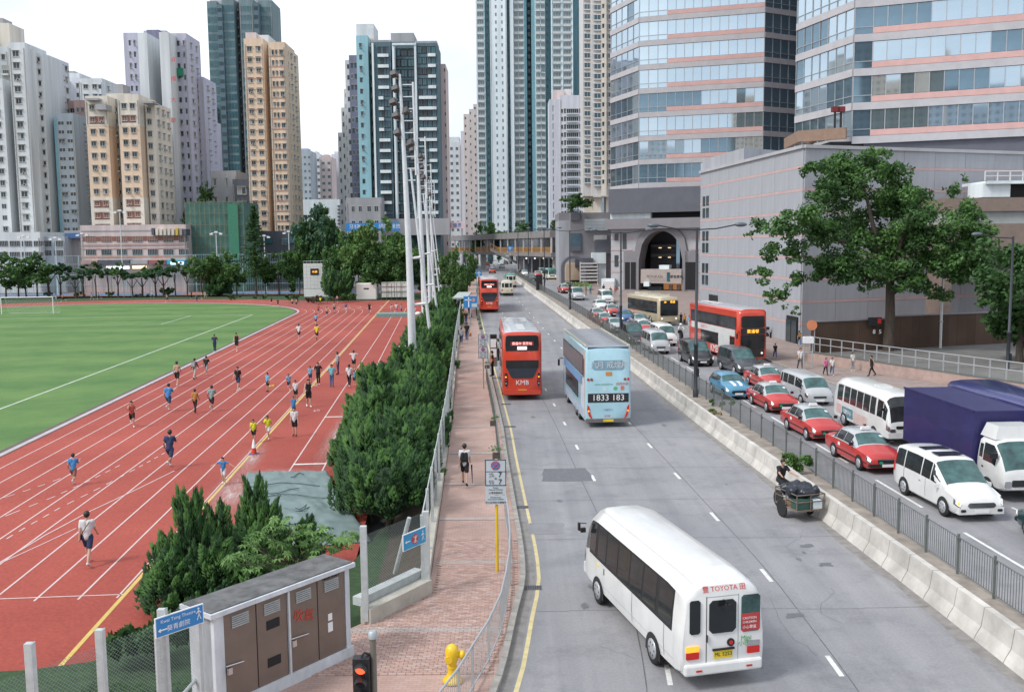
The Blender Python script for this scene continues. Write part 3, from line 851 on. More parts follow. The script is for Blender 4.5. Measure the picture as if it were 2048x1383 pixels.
for (x0, x1, y0, y1) in ((186, 212, 196, 200), (206, 226, 208, 219), (298, 320, 202, 206)):
    b.box(x0, x1, 246, y0, c_grey, 4, y1, 'roof_shed')
b.done(270)
# ---- lilac tower with red characters
b = Bld('apartment_tower','lilac-grey slab tower with white fins and red vertical Chinese characters','apartment block',330,272,GL)
b.strip(268,296,275,72,c_lilac,[(.42,.13),(.75,.13)],kinds=('slit','slit','ac'),fh=3.1);b.strip(296,314,271,72,c_white,[]);b.strip(314,338,281,66,c_dlilac,[(.3,.22)],kinds=('slit',),fh=3.1)
b.strip(338,357,270,71,c_white,[]);b.strip(357,391,276,73,c_lilac,[(.22,.12),(.52,.14),(.84,.1)],kinds=('slit','ac','slit','open'),fh=3.1,sd=(.3,.7))
b.box(308,352,284,61,c_lilac,8,72);b.box(356,380,275,136,mat('green_mesh',(.03,.22,.13),.9),1.2,152,'green_sheet')
b.strip(391,421,284,160,c_lilac,[(.2,.2),(.55,.22)],kinds=('ac','ac','open'),fh=3.1,sd=(.3,.7));b.strip(418,428,287,238,c_lilac,[(.5,.4)],kinds=('ac',),fh=3.1)
zz = [(120, '昇'), (158, '樓'), (200, '大'), (241, '廈')]
m_sred = mat('sign_red', (.55, .06, .05), .6)
for (py, ch) in zz:
    X, Z = at(347, py, 269.9)
    text(ch, 1.5, m_sred, b.t, (X - b.o.x, 269.9 - b.o.y, Z - b.o.z), (math.pi / 2, 0, 0))
b.done(260)
b = Bld('apartment_tower','sliver of tan tower between the lilac slab and the dark glass tower','apartment block',432,330,GL)
b.strip(424, 440, 330, 217, c_beige, [(.5, .3)], kinds=('slit',)); b.done()
# ---- dark glass tower, its top just at the top of the frame
b = Bld('apartment_tower','tall dark teal glass tower behind the peach block','tower',500,330,GL)
gk = ('plain', 'plain', 'plain', 'curt')
c_grid = pal('tower_grid', (.17, .235, .25))
def gl_strip(x0,x1,D,top,n,m=c_grid): b.strip(x0,x1,D,top,m,[((k + .5) / n,.86 / n) for k in range(n)],fh=2.9,wh=2.1,kinds=('plain',),gl=m_glasst,frame=c_grid)
gl_strip(434,453,333,8,3);b.strip(453,463,330,9,c_dteal,[(.5,.8)],fh=2.9,wh=1.2,kinds=('bal',),gl=m_glassd,hood=c_salmon)
gl_strip(463,486,331,3,4);b.strip(486,497,336,4,c_dgrey,[(.5,.7)],fh=2.9,wh=1.8,kinds=('bal',),hood=c_salmon);gl_strip(497,524,332,4,4);b.strip(524,534,331,5,c_dteal,[(.5,.8)],fh=2.9,wh=1.3,kinds=('bal',),hood=c_salmon);gl_strip(534,561,334,6,4)
b.box(440, 556, 338, 0, c_grey, 8, 8, 'roof_slab'); b.done(300)
# ---- peach tower
b = Bld('apartment_tower','slim peach-orange tower with salmon floor bands and white roof house','apartment block',548,262,GL)
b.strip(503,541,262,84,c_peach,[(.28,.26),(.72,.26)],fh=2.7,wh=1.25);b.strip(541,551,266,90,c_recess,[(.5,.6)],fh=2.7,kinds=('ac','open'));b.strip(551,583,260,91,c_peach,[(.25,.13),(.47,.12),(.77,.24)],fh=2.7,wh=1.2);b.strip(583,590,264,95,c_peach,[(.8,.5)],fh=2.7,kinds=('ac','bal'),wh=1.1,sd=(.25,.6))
for i in range(26):
    z = at(560, 91, 260)[1] - 2.6 - i * 2.7
    for (x0, x1, D) in ((503, 541, 262), (551, 583, 260)):
        X0 = at(x0, 489, D)[0]; X1 = at(x1, 489, D)[0]
        mb = MB();mb.box(((X0 + X1) / 2 - b.o.x,D - .06 - b.o.y,z - .1 - b.o.z),(X1 - X0,.12,.22));mb.obj('floor_band',c_redband if D == 260 or i % 3 == 2 else c_peach,b.t)
b.box(507, 528, 266, 65, c_salmon, 8, 90); b.box(528, 552, 267, 70, c_white, 8, 90); b.done(280)
b = Bld('low_building','grey windowless podium above the green scaffolding','building',465,268,'low street blocks behind the sports ground')
b.strip(428,478,268,348,c_grey,[(.15,.1),(.6,.08)],fh=5,wh=2);b.strip(470,506,266,365,c_dgrey,[(.5,.5)],fh=4,wh=2);b.done()
# scaffolded block
m_net = mat('scaffold_net', (.09, .19, .16), .9, var=.3, scale=.5)
m_bam = mat('bamboo', (.22, .20, .12), .8)
b = Bld('scaffolded_building','low building wrapped in green scaffold netting and bamboo poles','building',430,236,'low street blocks behind the sports ground')
X0, X1, zb, zt = b.box(374, 490, 236, 404, m_net, 14)
b.box(458, 478, 235.4, 408, mat('scaffold_net_bright', (.06, .22, .14), .9), .5, 520, 'net_sheet')
for i in range(13):
    x = lerp(X0,X1,i / 12) - b.o.x;mb = MB();mb.box((x,-.3,(zb + zt) / 2 - b.o.z + .4),(.09,.09,zt - zb + .8));mb.obj('pole',m_bam,b.t)
for i in range(9):
    z = lerp(zb,zt,i / 8) - b.o.z;mb = MB();mb.box(((X0 + X1) / 2 - b.o.x,-.4,z),(X1 - X0,.09,.09));mb.obj('pole',m_bam,b.t)
b.done()
# street-front block
b = Bld('low_building','pink-banded three storey street block with awnings and shopfronts','building',270,232,'low street blocks behind the sports ground')
b.strip(162, 373, 232, 457, c_salmon, [], depth=14)
for (py, n, h, hs) in ((478, 7, 1.5, 4), (504, 7, 1.5, 3)):
    for k in range(n):
        X,Z = at(182 + k * 31,py,232);b.win.append((X - b.o.x,-.01,Z - b.o.z,2.4,1.5,'band',m_glassd,m_hood,m_frame))
for (py,th,m) in ((478,1.1,c_brown),(491,.45,c_pink),(498,.25,c_pink),(514,.35,c_redband),(462,.3,c_grey)):
    X0,Z = at(163,py,232);X1,_ = at(372,py,232);mb = MB();mb.box(((X0 + X1) / 2 - b.o.x,-.05 + .02 * th,Z - b.o.z),(X1 - X0,.1,th));mb.obj('band',m,b.t)
for (x0,x1,m) in ((165,198,c_pink),(200,262,c_dgrey),(264,298,c_grey),(300,334,mat('awning_red',(.35,.12,.12),.8)),(336,372,mat('shop_sign_cyan',(.05,.38,.55),.5))):
    X0,Z = at(x0,524,231);X1,_ = at(x1,524,231);mb = MB();mb.box(((X0 + X1) / 2 - b.o.x,-1.0,Z - b.o.z),(X1 - X0,1.9,.9));mb.obj('awning',m,b.t)
for (x0,x1,py,m) in ((216,262,535,emat('shop_light_white',(.85,.9,.95),.8)),(268,296,534,emat('shop_light_warm',(1,.75,.4),1.0)),(344,370,526,emat('shop_light_cyan',(.6,.9,.95),.9))):
    X0,Z = at(x0,py,231);X1,_ = at(x1,py,231);mb = MB();mb.box(((X0 + X1) / 2 - b.o.x,-1.98,Z - b.o.z),(X1 - X0,.05,.7));mb.obj('shop_light',m,b.t)
for k in range(9):
    b.box(304 + k * 8,309 + k * 8,231,456 + (k % 3),random.choice((c_grey,c_cream,mat('yellow_sheet',(.6,.45,.1),.8),c_dgrey)),3,470,'roof_shed')
b.done()
b = Bld('low_building','white institutional block with long window strips at the left edge','building',40,238,'low street blocks behind the sports ground')
b.strip(-120, 81, 238, 472, c_white, [], depth=14)
for py in (487, 509):
    for k in range(8):
        X,Z = at(-90 + k * 24,py,238);b.win.append((X - b.o.x,-.01,Z - b.o.z,2.5,1.4,'band',m_glassd,m_hood,m_frame))
b.strip(81, 130, 240, 480, c_bluegrey, [], depth=10)
for py in (487, 506):
    for k in range(2): X,Z = at(94 + k * 24,py,240);b.win.append((X - b.o.x,1.99,Z - b.o.z,2.3,1.5,'band',m_glassd,m_hood,m_frame))
b.strip(130,163,244,468,c_grey,[],depth=9);b.box(130,163,242,466,mat('blue_tarpaulin',(.06,.14,.30),.8),3,476,'roof_sheet');b.done()
# dark shopfront under the peach tower
b = Bld('low_building','black glazed podium beneath the peach tower','building',560,252,'low street blocks behind the sports ground')
b.strip(490,604,252,469,c_dgrey,[(.3,.1),(.7,.1)],fh=3.4);b.box(565,590,251.6,474,m_glasst,.3,486,'display_window');b.box(528,545,251.6,476,m_glasst,.3,486,'display_window');b.done()
# ---- far pale blocks between peach and dark complexes
for (x0,x1,D,top,m,lab) in ((594,628,430,306,c_bluegrey,'pale distant tower with grid windows right of the peach block'),(628,646,450,312,c_white,'thin white distant tower, second right of the peach block'),(646,668,440,318,c_salmon,'faint pinkish distant tower, third right of the peach block'),(668,690,455,312,c_lav,'pale lavender distant tower beside the dark complex')):
    b = Bld('distant_tower', lab, 'tower', (x0 + x1) / 2, D, 'pale towers in the distance')
    n = 4 if x1 - x0 > 30 else 2
    b.strip(x0,x1,D,top,m,[((k + .5) / n,.55 / n) for k in range(n)],fh=3.0,kinds=('plain',),gl=m_glassb);b.box(x0 + 6,x1 - 6,D + 2,top - 9,m,6,top);b.done(150)
b = Bld('low_building','white louvred car park building above the trees','building',660,330,'low street blocks behind the sports ground')
b.strip(592, 688, 330, 404, c_pale, [], depth=16)
for k in range(6):
    for j in range(1): X,Z = at(682,412 + k * 7,330);mb = MB();mb.box((X - b.o.x,-.3,Z - b.o.z),(2.2,.6,.5));mb.obj('louvre',c_dgrey,b.t)
X,Z = at(650,420,330);b.win += [(X - b.o.x,-.01,Z - b.o.z,3,1.6,'plain',m_glassd,m_hood,m_frame),(X - b.o.x - 10,-.01,Z - b.o.z - 2,12,.9,'band',m_glassd,m_hood,m_frame)]
b.done()
# ---- centre complex
b = Bld('apartment_tower','dark glazed tower with white balcony blocks and teal side strip, centre of skyline','tower',800,262,GL)
for (x0,x1,D,top) in ((682,690,284,265),(690,698,282,215),(696,706,280,178),(700,712,278,120)):
    b.strip(x0, x1, D, top, c_white, [(.5, .35)], kinds=('ac', 'slit', 'bal'), wh=1.2)
b.strip(708, 726, 276, 117, c_dlilac, [(.3, .25), (.7, .25)], kinds=('slit', 'plain'))
b.strip(723,746,266,78,c_teal,[(.35,.22)],kinds=('std','slit','ac'),wh=1.2);b.strip(746,753,270,76,c_cream,[(.5,.7)],kinds=('ac','open','bal'))
b.box(724, 758, 272, 48, c_white, 9, 80); b.box(745, 758, 271, 56, c_white, 9, 82)
X0,X1,zb,zt = b.box(753,790,262,84,c_dteal,14);X0b,X1b,_,_ = b.box(790,838,265,84,c_dteal,14);X0c,X1c,_,_ = b.box(838,881,262,86,c_dteal,14)
b.box(753,756.5,261.4,86,c_pale,.9,440,'white_fin');b.box(793,797,261.4,88,c_pale,3,440,'white_fin');b.box(836,840,261.4,88,c_pale,3,440,'white_fin');b.box(793,840,261.2,86,c_pale,1,90,'white_beam')
b.box(791,836,268,66,c_grey,9,88,'lift_house');b.box(753,790,264,80,c_grey,8,86,'roof_slab');b.box(838,881,264,82,c_grey,8,88,'roof_slab')
z = zt - 2.2; r = 0
FHc = 2.76
while z > zb + 14:
    for k in range(4):   # left bay glazing
        w = (X1 - X0 - 2) / 4;b.win.append((X0 + 1.6 + w * (k + .5) - b.o.x,-.01,z - b.o.z,w * .94,1.9,'plain',random.choice((m_glassb,m_glasst,m_glassd)),m_hood,m_dark))
    for k in range(3):
        w = (X1b - X0b - 1) / 3;b.win.append((X0b + .8 + w * (k + .5) - b.o.x,2.99,z - b.o.z,w * .94,2.1,'plain',random.choice((m_glasst,m_glasst,m_glassd,m_glassb)),m_hood,m_dark))
    for k in range(4):
        w = (X1c - X0c - 1) / 4;b.win.append((X0c + .6 + w * (k + .5) - b.o.x,-.01,z - b.o.z,w * .94,1.9,'plain',random.choice((m_glassb,m_glasst,m_glassd)),m_hood,m_dark))
    lw = .95 if r % 11 in (0, 1, 2, 3, 8, 9, 10) else .42
    rw = .42 if r % 11 in (0, 1, 2, 3, 9, 10) else .95
    mb = MB();L = (X1 - X0 - 2) * lw;mb.box((X0 + 1.6 + L / 2 - b.o.x,-.35,z - FHc / 2 - b.o.z),(L,.7,.8));mb.obj('balcony',c_pale,b.t)
    L = (X1c - X0c - 1) * rw;mb = MB();mb.box((X1c - .4 - L / 2 - b.o.x,-.35,z - FHc / 2 - b.o.z),(L,.7,.8));mb.obj('balcony',c_pale,b.t)
    if r > 1:
        mb = MB();mb.box((X0b + .9 - b.o.x,2.4,z - FHc / 2 - b.o.z),(1.6,1.2,.35));mb.obj('balcony',m_hood,b.t)
    z -= FHc; r += 1
b.strip(881, 897, 274, 128, c_salmon, [(.12, .14), (.9, .12)], kinds=('slit', 'ac'), fh=3.0, wh=.9)
b.strip(694,765,256,402,c_grey,[(.2,.1),(.4,.1),(.65,.12),(.85,.12)],fh=3.8,wh=1.7,depth=9,kinds=('plain',));b.box(765,900,259,437,c_grey,5,470)
b.done(300)
# billboards
def billboard(x0, x1, y0, y1, D, m, label, txts):
    X0, Z1 = at(x0, y0, D); X1, Z0 = at(x1, y1, D)
    t = thing('billboard', label, 'billboard', ((X0 + X1) / 2, D, Z0 - 5))
    mb = MB(); mb.box((0, 0, 5 + (Z1 - Z0) / 2), (X1 - X0, .4, Z1 - Z0)); mb.obj('panel', m, t)
    mb = MB()
    for k in (-.4,0,.4): mb.box(((X1 - X0) * k,.5,2.5 + (Z1 - Z0) / 2),(.3,.3,5 + (Z1 - Z0)))
    mb.obj('frame', m_galv, t)
    for (fx_,s,sz,mm) in txts: text(s,sz,mm,t,((X1 - X0) * fx_,-.24,5 + (Z1 - Z0) / 2),(math.pi / 2,0,0))
    return t
m_tw = mat('sign_white',(.8,.8,.8),.5,var=.03);m_sblue = mat('sign_blue',(.03,.22,.52),.5,var=.05)
billboard(692,800,446,461,250,mat('billboard_blue',(.03,.25,.6),.5),'long blue billboard with white lettering at the foot of the dark tower',[(-.35,'牙科',1.3,m_tw),(-.12,'醫療中心',1.1,m_tw),(.2,'國際',1.3,m_tw),(.42,'綠悠',1.3,m_tw)])
billboard(868,930,444,457,262,mat('billboard_pink',(.75,.55,.55),.5),'white and red billboard right of the dark tower',[(-.22,'美容纖體',1.2,m_sred),(.25,'優惠',1.2,m_sblue)])
# ---- far towers in the gap
b = Bld('distant_tower','white distant tower with twin window columns, in the road gap','tower',912,400,'pale towers in the distance')
b.strip(898,925,400,288,c_white,[(.3,.2),(.7,.2)],fh=3,kinds=('plain',),gl=m_glassb);b.strip(925,931,404,290,c_dlilac,[]);b.box(902,922,405,274,c_white,8,290);b.done(120)
b = Bld('distant_tower','pinkish-grey distant tower stepping up towards the teal towers','tower',945,385,'pale towers in the distance')
for (x0,x1,top) in ((931,942,228),(942,950,218),(950,962,208)): b.strip(x0,x1,385,top,c_salmon,[(.3,.2)],fh=3,kinds=('slit',),wh=.9)
b.box(925, 935, 395, 262, c_lav, 8, 470); b.done(150)
# ---- teal towers, tops beyond the frame
b = Bld('apartment_tower','very tall pale teal and white housing tower with balcony columns, centre right','tower',1060,372,'tall residential towers right of centre')
K = dict(fh=2.78, gl=glass('window_glass_pale', (.20, .265, .285), .2, .5, .5, .3))
top = -120
b.strip(959,975,372,top,c_mint,[(.5,.8)],wh=2.5,kinds=('bal',),hood=c_pale,**K);b.strip(975,985,378,top,c_teal,[(.5,.3)],wh=1.2,kinds=('slit',),hood=c_teal,**K)
b.strip(985,1018,370,top,c_pale,[(.36,.09),(.72,.09)],wh=1.2,kinds=('slit',),hood=c_pale,**K);b.strip(1018,1024,376,top,c_teal,[(.5,.4)],wh=1.2,kinds=('slit',),hood=c_mint,**K);b.strip(1024,1031,371,top,c_pale,[])
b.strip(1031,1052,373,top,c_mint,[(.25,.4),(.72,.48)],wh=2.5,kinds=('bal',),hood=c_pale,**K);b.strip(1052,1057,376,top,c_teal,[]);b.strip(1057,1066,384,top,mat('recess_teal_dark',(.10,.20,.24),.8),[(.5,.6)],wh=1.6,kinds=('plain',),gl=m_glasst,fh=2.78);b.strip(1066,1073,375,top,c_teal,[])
b.strip(1073,1093,373,top,c_mint,[(.3,.45),(.78,.4)],wh=2.5,kinds=('bal',),hood=c_pale,**K);b.strip(1093,1106,380,top,c_teal,[(.3,.2)],wh=1.2,kinds=('slit',),hood=c_teal,**K)
b.strip(1106,1126,374,top,c_mint,[(.5,.75)],wh=2.5,kinds=('bal',),hood=c_pale,**K);b.strip(1126,1146,374,top,c_mint,[(.5,.75)],wh=2.5,kinds=('bal',),hood=c_pale,**K);b.strip(1146,1160,380,top,c_teal,[]);b.strip(1160,1170,374,top,c_pale,[(.4,.4)],wh=1.6,kinds=('plain',),**K)
for (x0,x1,D) in ((1104.5,1107,373.6),(1125,1127,373.6),(1145,1147.5,373.6),(957.5,960,371.6)): b.box(x0,x1,D,top,c_pale,1.5,None,'white_rib')
b.done(300)
b = Bld('apartment_tower','lavender-white mid-rise with banded windows, in front of the teal towers','apartment block',1135,335,'tall residential towers right of centre')
b.strip(1100,1121,336,204,c_lav,[(.35,.05)],wh=2,kinds=('slit',),hood=c_lav);b.strip(1121,1171,333,196,c_lav,[],depth=14)
b.box(1108, 1130, 342, 180, c_salmon, 8, 206); b.box(1130, 1144, 344, 178, c_beige, 6, 200)
X0 = at(1121, 489, 333)[0]; X1 = at(1171, 489, 333)[0]; z = at(1140, 222, 333)[1]
while z > 10:
    for (cf,wf,k) in ((.08,.1,'plain'),(.2,.06,'slit'),(.5,.46,'band'),(.8,.06,'slit'),(.92,.1,'plain')):
        b.win.append((lerp(X0,X1,cf) - b.o.x,333 - 335 - .01,z - b.o.z,(X1 - X0) * wf,1.5,k,m_glassd,m_hood,m_frame))
    mb = MB();mb.box((lerp(X0,X1,.5) - b.o.x,-2.35,z - 1.15 - b.o.z),((X1 - X0) * .48,.7,.14));mb.obj('floor_slab',c_pale,b.t)
    z -= 2.65
b.done(200)
b = Bld('apartment_tower','beige-grey tower with projecting bay windows beside the office towers','tower',1195,288,'tall residential towers right of centre')
KB = dict(fh=2.78, wh=2.2, hood=c_beige, gl=m_glassb, frame=m_frame, bottom=392)
b.strip(1167,1183,290,top,c_beige,[(.5,.8)],kinds=('bay',),**KB);b.strip(1183,1203,287,top,c_beige,[(.6,.75)],kinds=('bay',),**KB);b.strip(1203,1213,286,top,c_cream,[(.35,.35)],fh=2.78,wh=1.1,kinds=('slit',),bottom=392);b.strip(1213,1228,289,top,c_beige,[(.6,.8)],kinds=('bay',),**KB)
b.box(1187,1226,286.5,390,c_beige,4,394,'transfer_slab');b.box(1188,1204,289,393,c_cream,6,440,'leg_pier');b.box(1212,1224,289,393,c_cream,6,440,'leg_pier');b.box(1169,1186,292,392,c_cream,6,440,'leg_pier')
b.done(300)

# ================================================================ curtain wall office towers
m_mirror = mat('coated_glass', (.55, .66, .73), .035, .88, var=.10, scale=.09, spec=.6)
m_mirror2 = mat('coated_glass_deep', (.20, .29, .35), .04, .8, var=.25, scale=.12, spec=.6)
m_gran = mat('granite_cladding', (.46, .445, .46), .55, var=.1, scale=.8)
m_pinkg = mat('pink_granite', (.60, .37, .34), .55, var=.1, scale=.8)
m_mull = mat('mullion', (.42, .43, .44), .4, .4)
m_slate = mat('slate_cladding', (.115, .12, .145), .6, var=.12, scale=.6)
m_mauve = mat('mauve_granite', (.23, .22, .235), .6, var=.12, scale=.6)
m_pod = mat('podium_granite',(.375,.385,.415),.7,var=.2,scale=.6,stretch=(1,1,.12),detail=8)
m_podl = mat('podium_granite_light', (.43, .425, .44), .7, var=.1, scale=.5)
m_strp = mat('podium_pink_stripe', (.52, .37, .36), .7, var=.12, scale=.6)
PANE = {}
def pane_mesh(w, h, m):
    k = (round(w, 2), round(h, 2), m.name)
    if k not in PANE:
        mb = MB(); mb.box((0, 0, 0), (w, .05, h)); PANE[k] = mb.mesh('pane', m)
    return PANE[k]
def office(name, label, segs, zbase, floors, fh, vis, group):
    """segs: list of ((x,y),(x,y),style,bays) ; floors counted from zbase; vis: how many get single panes"""
    P0 = segs[0][0]
    t = thing(name, label, 'office tower', (P0[0], P0[1], zbase), 0, group)
    O = Vector((P0[0], P0[1], zbase))
    # core body
    poly = [s_[0] for s_ in segs] + [segs[-1][1]]
    back = [(poly[-1][0] + 2,poly[-1][1] + 40),(poly[0][0] * (1 + 42 / poly[0][1]) + 1,poly[0][1] + 42)]
    mb = MB(); mb.prism([(p[0] - O.x, p[1] + .25 - O.y) for p in poly + back], -2, floors * fh, 0)
    mb.obj('core', m_slate, t)
    up = MB()
    for (a, b_, style, n) in segs:
        A = Vector((a[0],a[1],0));B = Vector((b_[0],b_[1],0));d = (B - A);Ls = d.length;d.normalize()
        nrm = Vector((d.y, -d.x, 0)); rot = math.atan2(d.y, d.x); bw = Ls / n
        mul = MB()
        for f in range(floors):
            z0 = f * fh
            gb = MB();c = (A + B) / 2 + nrm * .06 - O;gb.box((c.x,c.y,z0 + .45),(Ls + .04,.3,.86),0,rot);
            ph = 0
            if style == 'pink':
                gb.box((c.x - nrm.x * .04,c.y - nrm.y * .04,z0 + .90 + .36),(Ls - 2 * bw * 0 + .02,.3,.68),1,rot);ph = .72
            if f < vis: gb.obj('spandrel', [m_gran, m_pinkg], t)
            else: up.add(gb.v, gb.f, 0); up.mi[-len(gb.f):] = gb.mi
            g0 = z0 + .9 + ph; gh = fh - .9 - ph
            if f < vis:
                for k in range(n):
                    p = A + d * bw * (k + .5) - O
                    hh = gh if style == 'pink' else gh * .74
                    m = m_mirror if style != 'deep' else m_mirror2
                    if f < 4 and (f * 7 + k // 4 * 5) % 3 == 0: m = m_mirror2  # runs of darker glass paint dark reflections into the lower floors
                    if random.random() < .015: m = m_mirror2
                    ob = link('pane',pane_mesh(bw - .09,hh - .06,m),t,(p.x,p.y,g0 + gh - hh / 2),rot)
                    ob.rotation_euler = (random.gauss(0, .0035), 0, rot + random.gauss(0, .0035))
                    if style != 'pink':
                        ob = link('pane',pane_mesh(bw - .09,gh * .26 - .06,m),t,(p.x,p.y,g0 + gh * .13),rot)
                        ob.rotation_euler = (random.gauss(0, .003), 0, rot + random.gauss(0, .003))
            else:
                p = (A + B) / 2 - O; up.box((p.x, p.y, g0 + gh / 2), (Ls, .06, gh), 2, rot)
            for k in range(n + 1):
                p = A + d * bw * k - O + nrm * .05;mul.box((p.x,p.y,z0 + fh / 2 + .45),(.09,.14,fh - .9),0,rot)
            if style != 'pink': p = (A + B) / 2 - O + nrm * .05;mul.box((p.x,p.y,g0 + gh * .26),(Ls,.12,.08),0,rot)
        o = mul.obj('mullions', m_mull, t); o['kind'] = 'stuff'
    if up.v: up.obj('upper_facade', [m_gran, m_pinkg, m_mirror], t)
    return t
GO = 'mirror glass office towers'
FH = 3.9
zT1 = 19.1
office('office_tower','mirror glass office tower with pink granite bands, farther of the two',[((18.2,175.5),(21.9,165.2),'plain',5),((21.9,165.2),(26.3,163.7),'plain',3),((26.3,163.7),(41.2,159),'pink',11),((41.2,159),(47.4,162.5),'deep',4)],zT1,19,FH,9,GO)
zT2 = 21.2
office('office_tower','mirror glass office tower with pink granite bands, nearer at the upper right',[((37.3,127.5),(40.5,115.6),'plain',7),((40.5,115.6),(42.5,115.1),'deep',1),((42.5,115.1),(64,106.2),'pink',15)],zT2,16,FH,7,GO)
# ---- podium with the corner
PC = (26.9, 89.0); PL = (23.6, 120.0); PRr = (66.0, 103.6)
def podium():
    t = thing('shopping_podium','pale grey granite shopping podium with thin pink stripes and a sharp corner','building',(PC[0],PC[1],0))
    O = Vector((PC[0], PC[1], 0))
    mb = MB();mb.prism([(0,.3),(PRr[0] - O.x,PRr[1] - O.y + .3),(PRr[0] - O.x,140 - O.y),(PL[0] + 9 - O.x,140 - O.y),(PL[0] + 8 - O.x,PL[1] + 3 - O.y),(PL[0] - O.x + .3,PL[1] - O.y)],-.5,18.2)
    mb.obj('body', m_pod, t)
    levels = [.1, 2.05, 4.1, 6.15, 8.15, 10.25, 12.35, 14.4, 16.5, 18.3]
    for (A,B,ncol,gap) in ((Vector((PL[0],PL[1],0)),Vector((PC[0],PC[1],0)),9,0),(Vector((PC[0],PC[1],0)),Vector((PRr[0],PRr[1],0)),11,0)):
        d = (B - A);Ls = d.length;d.normalize();nrm = Vector((d.y,-d.x,0));rot = math.atan2(d.y,d.x);bw = Ls / ncol
        pm_ = {}
        for r in range(9):
            z0, z1 = levels[r], levels[r + 1]
            sh = .26 if r >= 1 else 0
            if sh:
                c = (A + B) / 2 - O + nrm * .045;s_ = MB();s_.box((0,0,0),(Ls + .02,.13,sh));s_.obj('pink_stripe',m_strp,t,(c.x,c.y,z0 + sh / 2),rot)
            h = z1 - z0 - sh
            for k in range(ncol):
                key = round(h, 2)
                if key not in pm_:
                    q = MB();q.box((0,0,0),(bw - .035,.12,h - .02));pm_[key] = q.mesh('cladding_panel',m_pod)
                p = A + d * bw * (k + .5) - O + nrm * random.uniform(.035, .045)
                link('cladding_panel', pm_[key], t, (p.x, p.y, z0 + sh + h / 2), rot)
        cp = MB();c = (A + B) / 2 - O + nrm * .05;cp.box((c.x,c.y,18.42),(Ls + .2,.5,.3),0,rot);cp.obj('coping',m_podl,t)
        if ncol == 9:
            # slit windows, vent and doorway on the road side
            def fp(px):   # parameter along the wall for image column px
                r_ = (px - 1024) / FPX
                s_ = (r_ * A.y - A.x) / (d.x - r_ * d.y); return s_
            for zc in (14.1, 9.9, 6.0):
                for px in (1409, 1416):
                    for dz in (.72, -.72):
                        p = A + d * (fp(px) + .0) - O + nrm * .1;q = MB();q.box((0,0,0),(.95,.1,1.15));q.obj('window',m_glassd,t,(p.x,p.y,zc + dz),rot)
            p = A + d * fp(1430) - O + nrm * .12;q = MB();q.box((0,0,0),(3.2,.12,1.0));q.obj('vent',m_black,t,(p.x,p.y,3.1),rot)
            p = A + d * (fp(1590)) - O + nrm * .14;q = MB();q.box((0,0,1.35),(2.6,.16,2.7),0);q.obj('doorway',m_dark,t,(p.x,p.y,.1),rot)
            for sx in (-.65, .65):
                q = MB();q.box((sx,-.12,1.2),(1.15,.06,2.3));q.obj('door',m_glassd,t,(p.x,p.y,.1),rot)
    # raised block at the far left end and roof terrace
    mb = MB();mb.prism([(PL[0] - O.x + .1,PL[1] - O.y),(25.2 - O.x,105 - O.y),(42 - O.x,118 - O.y),(40 - O.x,138 - O.y),(PL[0] - O.x + 8.4,PL[1] - O.y + 4)],18.3,19.9);mb.obj('roof_block',m_pod,t)
    # round roundel signs on the right face
    for (px, m) in ((1662, m_sblue), (1671, mat('sign_orange', (.7, .25, .12), .6))):
        X,Z = at(px,610,91.0);q = MB();q.lathe((X - O.x,91.6 - O.y,Z),[(.2,-.1),(.2,.1)],14,0,'y');q.obj('roundel_sign',m,t)
    return t
podium()
# terrace between the towers
t = thing('roof_terrace','brown curved roof terrace with planting between the two office towers','terrace',(38,118,18.3))
m_brn = mat('terrace_brown', (.26, .17, .12), .75, var=.15)
mb = MB();pts = [(at(1572,300,124)[0] - 38,6),(at(1600,262,116)[0] - 38,-2),(at(1690,262,113)[0] - 38,-5)]
for (a, b_) in zip(pts, pts[1:]):
    d = Vector((b_[0] - a[0],b_[1] - a[1]));r_ = math.atan2(d.y,d.x);mb.box(((a[0] + b_[0]) / 2,(a[1] + b_[1]) / 2,3.9),(d.length + .3,.5,1.3),0,r_)
mb.obj('parapet', m_brn, t)
mb = MB(); mb.box((4.4, 2.0, 1.6), (9, 9, 3.2)); mb.obj('deck', m_dark, t)
mb = MB(); mb.tube([(-4.2, 4, .2), (-1.0, -1.5, 4.4)], .45, 6); mb.obj('ramp_beam', m_brn, t)
for (px, c_) in ((1672, -3.6), (1684, -3.6)):
    X = at(px,240,114)[0] - 38;mb = MB();mb.box((X,c_,5.6),(.2,.2,2.2));mb.box((X,c_,6.8),(.8,.6,.6),1);mb.obj('red_umbrella_post',[m_black,mat('umbrella_red',(.16,.02,.02),.6)],t)  # these are small dark red umbrellas on posts
